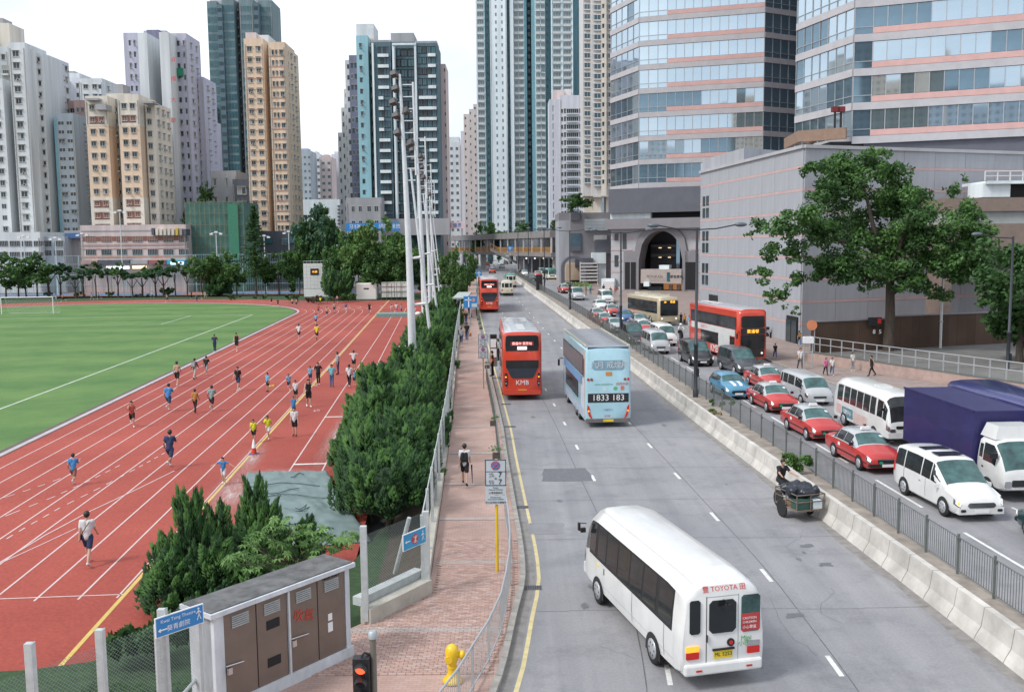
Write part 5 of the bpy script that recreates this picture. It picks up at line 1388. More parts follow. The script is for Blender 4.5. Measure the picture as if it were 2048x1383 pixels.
def car(kind,name,label,cat,pos,head,m,roofm=None,group=None,glassm=None,plate=True,lamps=True,hl=None,extra=None):
    C = CARS[kind]; st = C['st']; L = Loft(st)
    t = thing(name, label, cat, pos, head, group)
    r0, r1 = C['roof']
    def sel(i,k): return roofm is not None and ((k >= 6 and r0 <= i < r1) or (k >= 4 and r0 - 1 <= i <= r1))
    L.body('body', [m, roofm or m], t, sel)
    g = glassm or v_glassg
    W1 = max(q[5] for q in st)
    L.patch('windscreen', C['ws'][0], C['ws'][1], 6.35, 9, g, t, both=True, ni=4)
    if C['rw']: L.patch('rear_window', C['rw'][0], C['rw'][1], 6.5, 9, v_glass, t, both=True)
    for (a, b) in C['win']:
        for sd in (-1, 1): L.patch('side_window', a, b, 4.22, 5.9, v_glass, t, sd, .007, 3, 2)
    for wy in C['wy']:
        for sd in (-1, 1):
            arch(t, sd * (W1 + .004), wy, C['r'] * 1.2); wheel(t, sd * (W1 - .085), wy, C['r'])
    yf = st[-1][0]; yr = st[0][0]; zf = st[-1][2]; wf = st[-2][5]; n = len(st)
    big = kind in ('mpv', 'van', 'coaster')
    # front lamps sit on the shoulder of the nose
    for sd in (-1, 1):
        L.patch('headlight_housing', n - 2.85, n - 1.35, 3.1, 4.7, m_chrome, t, sd, .008, 2, 2)
        L.patch('headlight',n - 2.45,n - 1.45,3.4,4.5,hl or (m_lamp if lamps else m_chrome),t,sd,.012,2,2)
        if kind != 'coaster': L.patch('tail_light',.35,1.3,3.4,4.5 if kind != 'mpv' else 5.4,m_red,t,sd,.012,2,2)
    zb = st[-1][1]
    if kind in ('sedan',):
        face(t,rect(-.42,.42,.50,.66),yf - .02,m_black,'grille',.05);face(t,rect(-.46,.46,.64,.68),yf - .02,m_chrome,'grille_trim',.055)
        mb = MB();mb.box((0,yf - .08,.40),(1.58,.24,.13));mb.obj('front_bumper',m_black,t);mb = MB();mb.box((0,yr + .08,.44),(1.58,.22,.13));mb.obj('rear_bumper',m_black,t)
    elif kind == 'mpv':
        face(t,rect(-.5,.5,.52,.70,.06),yf - .03,m_chrome,'grille',.05);face(t,rect(-.6,.6,.34,.40,.02),yf - .1,m_black,'air_intake',.1)
        mb = MB(); mb.box((0, yf - .12, .40), (1.62, .26, .22)); mb.obj('front_bumper', m, t)
        for sd in (-1,1): face(t,rect(sd * .66 - .09,sd * .66 + .09,.38,.47,.02),yf + .01,m_black,'fog_lamp',.015)
    elif kind == 'hatch':
        face(t,rect(-.46,.46,.42,.60,.07),yf - .03,m_black,'grille',.05);mb = MB();mb.box((0,yf - .12,.34),(1.4,.26,.16));mb.obj('front_bumper',m,t)
    elif kind == 'van':
        face(t,rect(-.4,.4,.56,.68,.03),yf - .02,m_black,'grille',.04);mb = MB();mb.box((0,yf - .1,.42),(1.6,.24,.24));mb.obj('front_bumper',m,t)
    elif kind == 'coaster':
        face(t,rect(-.55,.55,.86,1.0,.03),yf - .04,m_black,'grille',.05);mb = MB();mb.box((0,yf - .1,.55),(1.84,.26,.28));mb.obj('front_bumper',m,t)
        for sd in (-1,1): face(t,rect(sd * .72 - .13,sd * .72 + .13,.70,.86,.03),yf + .0,m_lamp if lamps else m_chrome,'headlight',.03)
    if plate:
        zp = .40 if kind != 'coaster' else .55
        face(t, rect(-.26, .26, zp - .06, zp + .06), yf + .035, m_tw, 'number_plate', .012); 
        if kind != 'coaster': face(t,rect(-.26,.26,.52,.63),yr - .01,m_yel,'number_plate',.012,False)
    mirrors(t,W1,{'sedan': .75,'mpv': 1.15,'hatch': .55,'van': 1.45,'coaster': 3.1}[kind],1.02 if kind != 'coaster' else 1.75,m if kind in ('mpv','van','hatch') else m_black,1.0 if kind != 'coaster' else .9)
    if extra: extra(t, L)
    return t
def taxi_extra(t, L):
    mb = MB(); mb.box((0, .1, 1.575), (.42, .16, .13), 0, 0, .85); mb.obj('roof_sign', m_tw, t)
    for sd in (-1, 1):
        L.patch('door_sign',3.3,3.6,3.25,3.7,m_tw,t,sd,.01,1,1);L.patch('rubbing_strip',2.0,7.2,2.62,2.8,m_black,t,sd,.012,6,1)
        L.patch('door_handle', 4.6, 4.72, 3.75, 3.85, m_chrome, t, sd, .02, 1, 1)
        for k in (3.02,4.02): L.patch('pillar',k - .025,k + .025,4.15,6.0,v_silver,t,sd,.012,1,2)
    face(t,[(.30 + .09 * math.cos(a),.52 + .07 * math.sin(a)) for a in [k * math.pi / 4 for k in range(8)]],2.372,mat('seat_badge_green',(.03,.3,.16),.5),'seat_badge',.012)
    L.patch('tax_disc', 5.25, 5.4, 7.0, 7.6, m_tw, t, -1, .014, 1, 1)
def mpv_extra_sunroof(t, L):
    for y0 in (-.95, .02):
        mb = MB(); mb.box((0, y0, 1.935), (.95, .52, .02)); mb.obj('sunroof', v_glass, t)
    for sd in (-1, 1):
        L.patch('door_seam',2.34,2.36,2.2,4.2,m_black,t,sd,.004,1,3);L.patch('door_seam',3.70,3.715,2.2,4.2,m_black,t,sd,.004,1,3);L.patch('door_handle',3.3,3.42,3.6,3.7,m_chrome,t,sd,.025,1,1)
        L.patch('indicator', 6.9, 7.3, 3.6, 4.3, m_amber if sd > 0 else m_chrome, t, sd, .02, 1, 1)
def heading(dx, dy): return math.atan2(-dx, dy)    # rotation that turns local +Y towards (dx,dy)
def frontpos(px, py, L, dx, dy):
    """centre of a vehicle whose nose bottom centre is seen at pixel, pointing along (dx,dy)"""
    p = on_road(px, py); d = Vector((dx, dy, 0)).normalized(); c = p - d * L / 2
    c.z = rz(c.y); return c
GT = 'red and silver taxis in the traffic queue'
DN = (.07, -1.0)
hd = heading(*DN)
def qcar(kind, name, label, cat, px, py, m, roofm=None, dx=.07, **k):
    return car(kind,name,label,cat,frontpos(px,py,CARS[kind]['L'],dx,-1),heading(dx,-1),m,roofm,**k)
tk = dict(extra=taxi_extra, group=GT)
qcar('sedan','taxi','red taxi with silver roof directly behind the big white people carrier','taxi',1775,949,v_red,v_silver,**tk)
qcar('sedan','taxi','red taxi with silver roof, second back from the white people carrier','taxi',1660,887,v_red,v_silver,**tk)
qcar('sedan','taxi','red taxi with silver roof just right of the blue hatchback','taxi',1572,829,v_red,v_silver,**tk)
qcar('sedan','taxi','red taxi between the dark people carrier and the silver van','taxi',1556,785,v_red,v_silver,**tk)
qcar('mpv','people_carrier','pearl white people carrier with two dark sunroofs and lit headlamps','people carrier',1962,1044,v_white,None,extra=mpv_extra_sunroof)
qcar('hatch','hatchback','pale blue hatchback with white bonnet stripes','car',1478,800,v_blue,None,extra=lambda t,L: [L.patch('bonnet_stripe',5.05,6.6,8.0,8.65,m_tw,t,sd,.012,5,1) for sd in (-1,1)])
qcar('van','passenger_van','silver passenger van beside the white coach','van',1640,812,v_silver,lamps=False).scale = (1,1,.87)
qcar('mpv','people_carrier','black people carrier behind the median lamp post','people carrier',1407,734,v_black)
qcar('mpv','people_carrier','dark people carrier with open-looking grey bonnet ahead of the red double-decker','people carrier',1500,752,v_dark,dx=.12)
qcar('van','passenger_van','silver compact van with bright headlamps, behind the black people carrier','van',1322,709,v_silver)
qcar('mpv','off_roader','black off-roader with lit lamps hugging the median fence','car',1275,690,v_black)
qcar('van','passenger_van','white box-shaped van with roof rack lamps, right of the black off-roader','van',1337,693,v_white)
qcar('sedan','taxi','white-roofed red taxi half hidden behind the white box-shaped van','taxi',1296,672,v_red,v_white,**tk)
qcar('sedan','saloon_car','silver saloon seen behind the second median lamp post','car',1237,667,v_silver)
qcar('sedan','taxi','red taxi nearest the median fence in the far queue, lamps lit','taxi',1216,655,v_red,v_silver,**tk)
qcar('sedan','taxi','red taxi in the far queue, in front of a white car','taxi',1201,644,v_red,v_silver,**tk)
qcar('sedan','taxi','red taxi in the far queue between the white car and the dark blue car','taxi',1230,635,v_red,v_silver,**tk)
qcar('hatch','hatchback','dark blue car right of the second median lamp post','car',1258,648,v_navy)
qcar('sedan','saloon_car','silver-grey saloon between the dark blue car and the cream bus','car',1288,657,v_grey)
qcar('hatch','hatchback','white small car in the far queue ahead of a white van','car',1206,623,v_white)
qcar('van','passenger_van','white van last in the far queue, near the pedestrian corner','van',1216,608,v_white)
qcar('mpv','people_carrier','silver people carrier alone on the open lane, near the crossing','people carrier',1159,601,v_silver,dx=.13)
qcar('sedan','taxi','red taxi left of the lone silver people carrier, by the planter','taxi',1134,587,v_red,v_silver,dx=.13,**tk)
qcar('hatch', 'hatchback', 'blue hatchback beside the cream bus flank', 'car', 1300, 640, v_navy)
for (px,py,k,m,rm,lb) in ((1044,545,'sedan',v_dark,None,'dark saloon near the far end of the median fence'),(1052,553,'hatch',v_white,None,'white hatchback passing the third lamp post'),(1066,564,'sedan',v_black,None,'black saloon behind the dark box by the fence'),(1078,555,'sedan',v_red,v_silver,'red taxi approaching the junction, silver roof'),(1070,545,'sedan',v_navy,None,'navy saloon waiting at the junction'),(1088,552,'mpv',v_silver,None,'silver people carrier at the junction mouth')):
    qcar(k, 'queued_car', lb, 'car', px, py, m, rm, dx=.1)
for (px,py,m,lb) in ((1105,560,v_green,'cream minibus with green roof at the junction corner'),(1118,548,v_green,'second green-roofed minibus behind the junction corner')):
    qcar('coaster', 'minibus', lb, 'minibus', px, py, v_lroof, m, dx=.15)
# left carriageway: seen from behind
def up(kind, name, label, cat, px, py, m, roofm=None, dx=-.04, dz=0, **k):
    p = on_road(px,py);d = Vector((dx,1,0)).normalized();c = p + d * CARS[kind]['L'] / 2;c.z = rz(c.y)
    return car(kind, name, label, cat, c, heading(dx, 1), m, roofm, **k)
def coaster_rear(t, L):
    face(t,rect(-.35,.30,1.34,2.02,.06),-3.50,v_glass,'rear_door_window',.02,False);face(t,rect(.42,.80,1.36,2.02,.04),-3.49,v_glass,'rear_window',.02,False);face(t,rect(-.80,-.46,1.36,2.02,.04),-3.49,v_glass,'rear_window',.02,False)
    for sd in (-1,1): face(t,rect(sd * .78 - .13,sd * .78 + .13,.78,1.02,.02),-3.49,m_red,'tail_light',.03,False)
    face(t, rect(-.26, .26, .80, .92), -3.51, m_yel, 'number_plate', .015, False)
up('coaster','minibus','cream minibus seen from behind, beside the far red double-decker','minibus',1014,592,v_lroof,None,extra=coaster_rear)
up('coaster','minibus','green-roofed minibus seen from behind, ahead of the cream one','minibus',1022,575,v_lroof,v_green,extra=coaster_rear)
up('sedan','taxi','red taxi driving away alone beyond the minibuses','taxi',985,547,v_red,v_silver,extra=taxi_extra,group=GT)
for (px,py,k,m,lb) in ((1004,537,'sedan',v_silver,'silver car in the far stream under the footbridge, right side'),(992,531,'van',v_white,'white van in the far stream under the footbridge'),(975,532,'sedan',v_red,'red car in the far stream under the footbridge, left side'),(962,528,'van',v_silver,'grey van at the far left under the footbridge'),(1012,529,'sedan',v_dark,'dark car in the far stream beside the stair foot')):
    up(k, 'distant_car', lb, 'car', px, py, m)
# dark car cut off by the right edge
car('sedan','saloon_car','dark green car cut off by the right edge, rear lamp showing','car',(17.75,29.4,0),heading(-.02,-1) + math.pi,paint('dark_green',(.01,.05,.05)))
# motorcycle courier beside the van (simple scooter with rider comes with the people)

# ---------------------------------------------------------------- foreground minibus
def fg_minibus():
    C = Vector((4.58, 20.35, 0)); dx, dy = -.245, 1.0; d = Vector((dx, dy, 0)).normalized()
    c = C + d * 3.5
    def ex(t, L):
        Y = -3.50
        # rear door set, windows, stickers, lamps
        for x in (-.40, .36):
            face(t,rect(x - .008,x + .008,.62,2.12),Y + .004,m_black if x < 0 else m_galv,'door_seam',.008,False)
        face(t, rect(-.80, -.55, 1.30, 2.06, .04), Y + .002, v_glass, 'rear_window', .02, False)
        face(t, rect(-.34, .30, 1.28, 2.02, .08), Y + .0, v_glass, 'rear_door_window', .024, False)
        face(t, rect(.43, .88, 1.24, 2.08, .05), Y + .002, v_glassg, 'rear_window', .02, False)
        face(t, rect(-.40, .36, 2.095, 2.11), Y + .004, m_galv, 'door_seam', .006, False)
        st = face(t,rect(.44,.86,1.26,1.66),Y - .018,mat('sticker_red',(.50,.05,.05),.5),'warning_sticker',.006,False)
        for (s,z,sz) in (('CAUTION',1.55,.075),('CHILDREN',1.46,.07),('小心學童',1.345,.085)): text(s,sz,m_tw,t,(.62,Y - .03,z),(math.pi / 2,0,0),ext=.002)
        text('豐 TOYOTA 田',.155,mat('lettering_red',(.62,.09,.07),.5),t,(0.02,Y + .02,2.27),(math.pi / 2 - .35,0,0),ext=.004)
        text('Mini',.15,mat('lettering_green',(.08,.36,.10),.5),t,(.55,Y - .02,1.10),(math.pi / 2,0,0),ext=.002);text('小巴Bus',.14,MATS['lettering_green'],t,(.60,Y - .02,.98),(math.pi / 2,0,0),ext=.002)
        q = MB();q.lathe((.18,Y,1.04),[(.09,-.03),(.09,0)],12,0,'y');q.obj('door_badge',m_black,t);q = MB();q.lathe((.18,Y - .03,1.04),[(.045,-.01),(.045,0)],10,0,'y');q.obj('badge_centre',m_red,t)
        for sd in (-1, 1):
            face(t,rect(sd * .73 - .15,sd * .73 + .15,.74,.90,.015),Y - .0,m_red,'tail_light',.03,False)
            face(t,rect(sd * .73 - .15,sd * .73 + .15,.905,1.03,.015),Y - .0,m_amber if sd < 0 else m_chrome,'indicator',.03,False)
            face(t,rect(sd * .6 - .07,sd * .6 + .07,.47,.51),Y - .085,m_red,'reflector',.01,False)
        face(t,rect(-.22,.22,.70,.88),Y - .012,m_yel,'number_plate',.012,False);text('ML 5253',.12,m_black,t,(0,Y - .028,.79),(math.pi / 2,0,0),ext=.001)
        face(t, rect(-.26, .26, .89, .93), Y - .01, m_black, 'plate_lamp', .04, False)
        q = MB();q.box((0,Y + .09,.50),(1.86,.34,.26));o = q.obj('rear_bumper',v_white,t);bv = o.modifiers.new('bevel','BEVEL');bv.width = .05;bv.segments = 2
        q = MB(); q.box((-.39, Y - .02, 1.18), (.02, .04, .16)); q.obj('door_handle', m_black, t)
        q = MB();q.tube([(0,Y - .0,2.02),(0,Y - .16,2.06),(0.02,Y - .17,1.96)],.014,5);q.box((.02,Y - .17,1.90),(.16,.03,.14));q.obj('rear_view_mirror',m_black,t)
        # long front mirror on an arm, side bits
        q = MB();q.tube([(-.95,3.2,1.9),(-1.1,3.35,1.88)],.015,5);q.box((-1.12,3.35,1.78),(.05,.12,.22));q.obj('mirror',m_black,t)
        for s_ in (2.1, 3.0, 3.42, 4.05):
            for sd in (-1,1): L.patch('body_seam',s_,s_ + .008,2.2,4.05,m_galv,t,sd,.005,1,3)
        q = MB(); q.box((-1.022, 1.5, 1.05), (.01, .04, .16)); q.obj('door_handle', m_black, t)
        sidep(t,-1,1.012,1.95,2.12,1.0,1.14,mat('sticker_yellow',(.8,.65,.15),.5),'round_sticker',.006,.05)
        for z in (.62,): sidep(t,-1,1.006,-3.1,1.6,z,z + .012,m_galv,'body_crease',.006,0);
        for sd in (-1,1): L.patch('window_band',2.3,4.9,4.05,5.98,m_black,t,sd,.004,8,3);L.patch('roof_gutter',1.6,4.6,7.0,7.06,m_galv,t,sd,.006,8,1)
        # rubber band between side panes
        # dark glazing frame
        # pinstripe of grime at sill
        # passengers' seats behind glass are dark and not seen
    t = car('coaster','minibus','large white minibus in the foreground turning out, orange indicator lit','minibus',c,heading(dx,dy),v_white,None,extra=ex,glassm=v_glass,lamps=False)
    return t
fg_minibus()
# white coach in the queue (front facing), lettered side
def coach_extra(t, L):
    sidep(t,1,1.012,-2.2,-.7,.55,1.05,mat('side_advert_teal',(.10,.25,.30),.5),'side_advert',.008);sidep(t,1,1.012,-3.0,-2.3,.6,1.1,mat('side_advert_pink',(.62,.42,.40),.5),'side_advert',.008);sidep(t,1,1.012,-.6,1.2,.45,1.0,mat('side_advert_pink2',(.66,.50,.46),.5),'side_advert',.008)
    text('活動中心',.28,m_tw,t,(1.03,-1.45,.8),(math.pi / 2,0,math.pi / 2));text('19座',.22,m_dark,t,(1.03,.9,.55),(math.pi / 2,0,math.pi / 2))
    face(t,rect(-.25,.1,1.3,1.42),3.43,mat('permit_cyan',(.2,.6,.65),.5),'windscreen_card',.01)
    q = MB(); q.box((0, .6, 2.53), (.6, .9, .05)); q.obj('roof_hatch', m_white, t)
qcar('coaster','coach','white minicoach with teal and pink adverts on its side, beside the purple lorry','coach',1814,893,v_white,None,dx=.03,extra=coach_extra,glassm=v_glassb,lamps=False)

# ---------------------------------------------------------------- double-deck buses
def bus_body(t, L, W, Hh, m, roofm, z0=.32, mats2=None):
    h = L / 2
    st = [(-h,z0 + .12,1.3,Hh - .25,W / 2 - .12,W / 2 - .1,W / 2 - .14,.12),(-h + .1,z0,1.3,Hh - .1,W / 2 - .03,W / 2 - .02,W / 2 - .05,.16),(-h + .3,z0,1.3,Hh - .05,W / 2,W / 2,W / 2 - .02,.16),(h - .5,z0,1.3,Hh - .05,W / 2,W / 2,W / 2 - .02,.16),(h - .2,z0,1.3,Hh - .1,W / 2 - .02,W / 2 - .01,W / 2 - .06,.2),(h - .04,z0 + .05,1.3,Hh - .3,W / 2 - .12,W / 2 - .1,W / 2 - .16,.16),(h,z0 + .1,1.3,Hh - .42,W / 2 - .18,W / 2 - .16,W / 2 - .22,.1)]
    Lf = Loft(st); Lf.body('body', [m, roofm], t, lambda i, k: k >= 7 and 1 <= i <= 3)
    for wy in (-h + 2.6, -h + 3.9, h - 2.7):
        for sd in (-1,1): arch(t,sd * (W / 2 + .004),wy,.62);wheel(t,sd * (W / 2 - .13),wy,.48,.28)
    return Lf
def deck_windows(t, W, y0, y1, z0, z1, n, m=None, sds=(-1, 1)):
    for sd in sds:
        sidep(t,sd,W / 2 - .004,y0 - .05,y1 + .05,z0 - .05,z1 + .05,m_black,'window_band',.008,.08)
        for k in range(n):
            a = lerp(y0, y1, k / n) + .02; b = lerp(y0, y1, (k + 1) / n) - .02
            sidep(t, sd, W / 2 + .004, a, b, z0, z1, m or v_glassb, 'side_window', .008, .05)
def roof_ribs(t, L, W, Hh, m, n=7):
    for k in range(n):
        q = MB();q.box((0,-L / 2 + .8 + k * (L - 1.6) / (n - 1),Hh + .012),(W - .3,.05,.02));q.obj('roof_rib',m,t)
def red_bus(label, pos, head, front=False, group='red double-decker buses', num='KMB', L=12.0):
    W, Hh = 2.5, 4.4
    t = thing('double_decker_bus', label, 'bus', pos, head, group)
    bus_body(t, L, W, Hh, v_busred, v_roofgrey); h = L / 2
    roof_ribs(t, L, W, Hh - .02, m_white, 8)
    q = MB(); q.box((0, -h + 2.6, Hh + .03), (.5, 4.2, .05)); q.obj('roof_duct', m_white, t)
    deck_windows(t, W, -h + .6, h - .5, 2.75, 3.65, 8)
    deck_windows(t, W, -h + 3.2, h - 1.9, 1.15, 2.05, 6)
    # tail
    Y = -h
    face(t,[(-1.02,3.15),(1.02,3.15),(1.06,3.55),(1.02,4.05),(.9,4.12),(-.9,4.12),(-1.02,4.05),(-1.06,3.55)],Y,v_glass,'rear_upper_window',.02,False)
    face(t,rect(-.72,.72,3.48,3.72),Y - .02,mat('led_panel_red',(.35,.03,.03),.5),'destination_display',.008,False);text('葵盛中 葵芳站',.2,emat('led_pink',(1,.5,.45),1.0),t,(0,Y - .034,3.6),(math.pi / 2,0,0),ext=.001)
    face(t,rect(-.3,.3,3.22,3.42),Y - .02,emat('route_display_white',(.9,.95,.95),.7),'route_display',.008,False)
    face(t,[(-1.04,2.55),(-1.0,2.1),(-.72,1.5),(-.6,1.42),(.6,1.42),(.72,1.5),(1.0,2.1),(1.04,2.55)],Y,mat('engine_grille',(.03,.035,.05),.6),'engine_cover',.025,False)
    face(t,[(-1.04,2.55),(-1.02,2.05),(1.02,2.05),(1.04,2.55)],Y - .02,m_black,'engine_vent',.01,False)
    for sd in (-1, 1):
        face(t,[(sd * .98,1.75),(sd * 1.12,1.7),(sd * 1.12,1.0),(sd * 1.0,.85),(sd * .93,1.1)][::sd],Y - .0,m_black,'lamp_cluster',.03,False)
        for z,mm in ((1.5,m_amber),(1.3,m_red),(1.1,m_chrome)): q = MB();q.lathe((sd * 1.04,Y - .03,z),[(.055,-.015),(.055,0)],10,0,'y');q.obj('lamp',mm,t)
    text('KMB', .42, m_tw, t, (0, Y - .02, 1.12), (math.pi / 2, 0, 0), ext=.004)
    face(t, rect(-.26, .26, .58, .70), Y - .02, m_yel, 'number_plate', .012, False)
    q = MB(); q.box((0, Y + .05, .52), (2.36, .2, .28)); q.obj('rear_bumper', v_busred, t)
    if front:
        F = h
        face(t,rect(-.98,.98,2.85,3.82,.12),F,v_glass,'front_upper_window',.025);face(t,[(-1.02,2.35),(1.02,2.35),(1.02,2.82),(-1.02,2.82)],F,m_black,'destination_box',.03)
        text('葵涌邨',.34,emat('led_amber',(1,.5,.05),1.2),t,(0,F + .04,2.56),(math.pi / 2,0,math.pi),ext=.002)
        face(t,rect(-1.02,1.02,1.1,2.32,.08),F,v_glass,'windscreen',.025);face(t,[(-.95,.5),(.95,.5),(.98,1.08),(-.98,1.08)],F,m_black,'front_mask',.02)
        for sd in (-1, 1):
            q = MB();q.lathe((sd * .78,F + .02,.82),[(.09,0),(.09,.02)],10,0,'y');q.obj('headlight',m_lamp,t)
            q = MB();q.tube([(sd * 1.1,F - .1,2.6),(sd * 1.4,F + .2,2.5)],.025,5);q.box((sd * 1.42,F + .22,2.25),(.1,.16,.42));q.obj('mirror',m_black,t)
        # white side advert panels
        sidep(t,1,W / 2 + .014,-h + .8,h - .6,2.12,2.66,mat('advert_white',(.62,.62,.60),.5),'side_advert',.006,0);sidep(t,1,W / 2 + .016,h - 4.2,h - 1.7,.95,2.12,MATS['advert_white'],'side_advert',.006,0)
        text('KMB',.9,m_tw,t,(W / 2 + .02,-h + 6.5,.72),(math.pi / 2,0,math.pi / 2),ext=.002);text('優質生活',.34,mat('advert_pink',(.65,.15,.25),.5),t,(W / 2 + .024,-h + 4.0,2.38),(math.pi / 2,0,math.pi / 2),ext=.002)
        sidep(t, 1, W / 2 + .016, h - 1.6, h - .75, .5, 2.05, v_glass, 'entrance_door', .01, .05)
    else:
        for sd in (-1, 1):
            q = MB();q.tube([(sd * 1.1,h - .1,2.6),(sd * 1.4,h + .2,2.5)],.025,5);q.box((sd * 1.42,h + .22,2.25),(.1,.16,.42));q.obj('mirror',m_black,t)
    return t
def uppos(px, py, L, dx, zlift=0.3):
    p = on_road(px,py,zlift);d = Vector((dx,1,0)).normalized();c = p + d * L / 2;c.z = rz(c.y);return c
red_bus('orange-red double-decker seen from behind in the kerb lane, nearest of its kind',uppos(1045,791,12,-.03),heading(-.03,1))
red_bus('orange-red double-decker seen from behind at the far bus stop',uppos(979,621,12,-.055),heading(-.055,1))
d_ = Vector((.16,-1,0)).normalized();c_ = Vector((19.35,76.6,0)) - d_ * 5.9;c_.z = rz(c_.y) - .0
red_bus('red double-decker facing the camera at the stop by the grey podium, white side adverts',c_,heading(.16,-1),True,L=11.6)
# pale blue advert bus
def advert_bus():
    L, W, Hh = 11.0, 2.5, 4.4; h = L / 2; dx = -.055
    t = thing('double_decker_bus','pale blue advertising double-decker with a black 1833 183 panel across its tail','bus',uppos(1216.5,843,L,dx),heading(dx,1))
    bus_body(t, L, W, Hh, v_sky, mat('bus_roof_grey', (.27, .28, .30), .7, var=.08))
    for sd in (-1,1): q = MB();q.box((sd * 1.17,0,Hh - .02),(.1,L - .6,.08));q.obj('roof_rail',v_lroof,t)
    roof_ribs(t, L, W, Hh - .02, mat('roof_rib_grey', (.24, .25, .27), .7), 18)
    q = MB();q.box((0,-h + .1,Hh - .12),(2.2,.1,.1));q.obj('rear_roof_trim',paint('dark_blue_trim',(.05,.09,.16)),t)
    deck_windows(t,W,-h + .9,h - .4,2.75,3.75,7,glass('dull_bus_glass',(.14,.14,.15),.25,.5));deck_windows(t,W,-h + 3.0,h - 1.8,1.2,2.1,5)
    sidep(t,-1,W / 2 + .01,-h + 1.0,h - 1.0,2.15,2.65,mat('flank_blue',(.16,.30,.50),.5),'side_advert',.006,0);sidep(t,-1,W / 2 + .01,-h + .2,-h + 1.6,.5,2.6,mat('flank_lilac',(.55,.58,.68),.5),'side_advert',.006,0);sidep(t,-1,W / 2 + .02,-h + .15,-h + .55,2.7,3.7,mat('flank_red',(.32,.04,.05),.5),'side_advert',.006,0)
    sidep(t,-1,W / 2 + .02,-h + .6,h - 2.0,.45,.95,mat('flank_mid',(.40,.47,.56),.5),'side_advert',.006,0)
    q = MB(); q.box((-1.235, -h + .14, 2.4), (.05, .06, 3.6)); q.obj('corner_trim', v_lroof, t)
    Y = -h
    face(t,rect(-.86,.86,3.1,3.62,.1),Y,mat('poster_window',(.22,.36,.44),.4,var=.3,scale=1.5),'rear_upper_window',.01,False)
    for (x,s) in ((-.78,'六'),(-.42,'月'),(.1,'戒'),(.5,'煙'),(.88,'月')): text(s,.42,mat('advert_grey_white',(.62,.66,.68),.5),t,(x,Y - .02,3.36),(math.pi / 2,0,0),ext=.002)
    face(t,rect(-.14,.2,2.8,3.0),Y - .01,mat('advert_orange',(.6,.25,.06),.5),'advert_picture',.006,False)
    for sd in (-1, 1):
        for (dx2,mm) in ((1.08,m_red),(.9,mat('lamp_brown',(.22,.08,.05),.5))): q = MB();q.lathe((sd * dx2,Y,2.6),[(.075,-.025),(.075,0)],10,0,'y');q.obj('lamp',mm,t)
        face(t,[(sd * 1.12,1.25),(sd * 1.14,.95),(sd * 1.04,.62),(sd * .84,.42),(sd * .98,.8),(sd * 1.02,1.1)][::sd],Y - .0,m_red,'tail_light',.03,False)
        q = MB();q.lathe((sd * 1.06,Y - .03,.9),[(.05,-.012),(.05,0)],10,0,'y');q.obj('lamp',m_amber,t)
    text('www.smokefree',.15,mat('advert_green',(.15,.42,.2),.5),t,(-.25,Y - .01,2.34),(math.pi / 2,0,0),ext=.001);text('戒煙熱線',.17,mat('advert_coral',(.6,.2,.15),.5),t,(.75,Y - .01,2.34),(math.pi / 2,0,0),ext=.001)
    face(t,rect(.28,.5,2.0,2.2,.06),Y,MATS['advert_green'],'sponsor_mark',.005,False);face(t,rect(.66,.88,2.0,2.24,.06),Y,MATS['advert_coral'],'sponsor_mark',.005,False);face(t,rect(-.3,-.12,2.0,2.18),Y,MATS['advert_grey_white'],'sponsor_mark',.005,False)
    face(t,rect(-1.1,1.1,1.36,1.84),Y,m_black,'number_panel',.014,False);text('1833 183',.46,m_tw,t,(0,Y - .02,1.6),(math.pi / 2,0,0),ext=.003,sx=1.02)
    text('九龍巴士',.13,MATS['flank_blue'],t,(0,Y - .01,.95),(math.pi / 2,0,0),ext=.001);text('KMB',.16,MATS['advert_pink'],t,(-.05,Y - .01,.62),(math.pi / 2,0,0),ext=.001)
    q = MB();q.box((0,Y + .06,.38),(2.4,.24,.2));q.obj('rear_bumper',mat('dusty_bumper',(.16,.14,.13),.8),t);face(t,rect(-.28,.28,.32,.45),Y - .065,m_yel,'number_plate',.012,False)
    q = MB();q.tube([(-1.15,h - .1,2.5),(-1.48,h,2.45)],.025,5);q.box((-1.5,h,2.2),(.12,.14,.4));q.obj('mirror',m_black,t)
advert_bus()
# cream single-deck bus at the forecourt stop
def cream_bus():
    L, W, Hh = 11.0, 2.5, 3.2; h = L / 2; dx = .22
    d = Vector((dx, -1, 0)).normalized(); p = on_road(1338, 652); c = p - d * h; c.z = rz(c.y)
    t = thing('single_deck_bus','cream and gold single-deck bus with lit amber display at the arcade forecourt','bus',c,heading(dx,-1))
    Lf = bus_body(t, L, W, Hh, v_cream, v_lroof)
    deck_windows(t, W, -h + .6, h - .6, 1.35, 2.6, 7)
    for k,y_ in enumerate((-3,0,3)): q = MB();q.box((0,y_,Hh + .1),(1.5,1.6,.22));q.obj('roof_pod',v_lroof,t)
    face(t, rect(-1.05, 1.05, 1.05, 2.78, .1), h, v_glass, 'windscreen', .025)
    text('38',.3,MATS['led_amber'],t,(.5,h + .04,2.6),(math.pi / 2,0,math.pi),ext=.002);text('葵盛',.3,MATS['led_amber'],t,(-.4,h + .04,2.6),(math.pi / 2,0,math.pi),ext=.002)
    for sd in (-1,1): q = MB();q.lathe((sd * .85,h,.75),[(.11,0),(.11,.03)],10,0,'y');q.obj('headlight',m_lamp,t)
cream_bus()
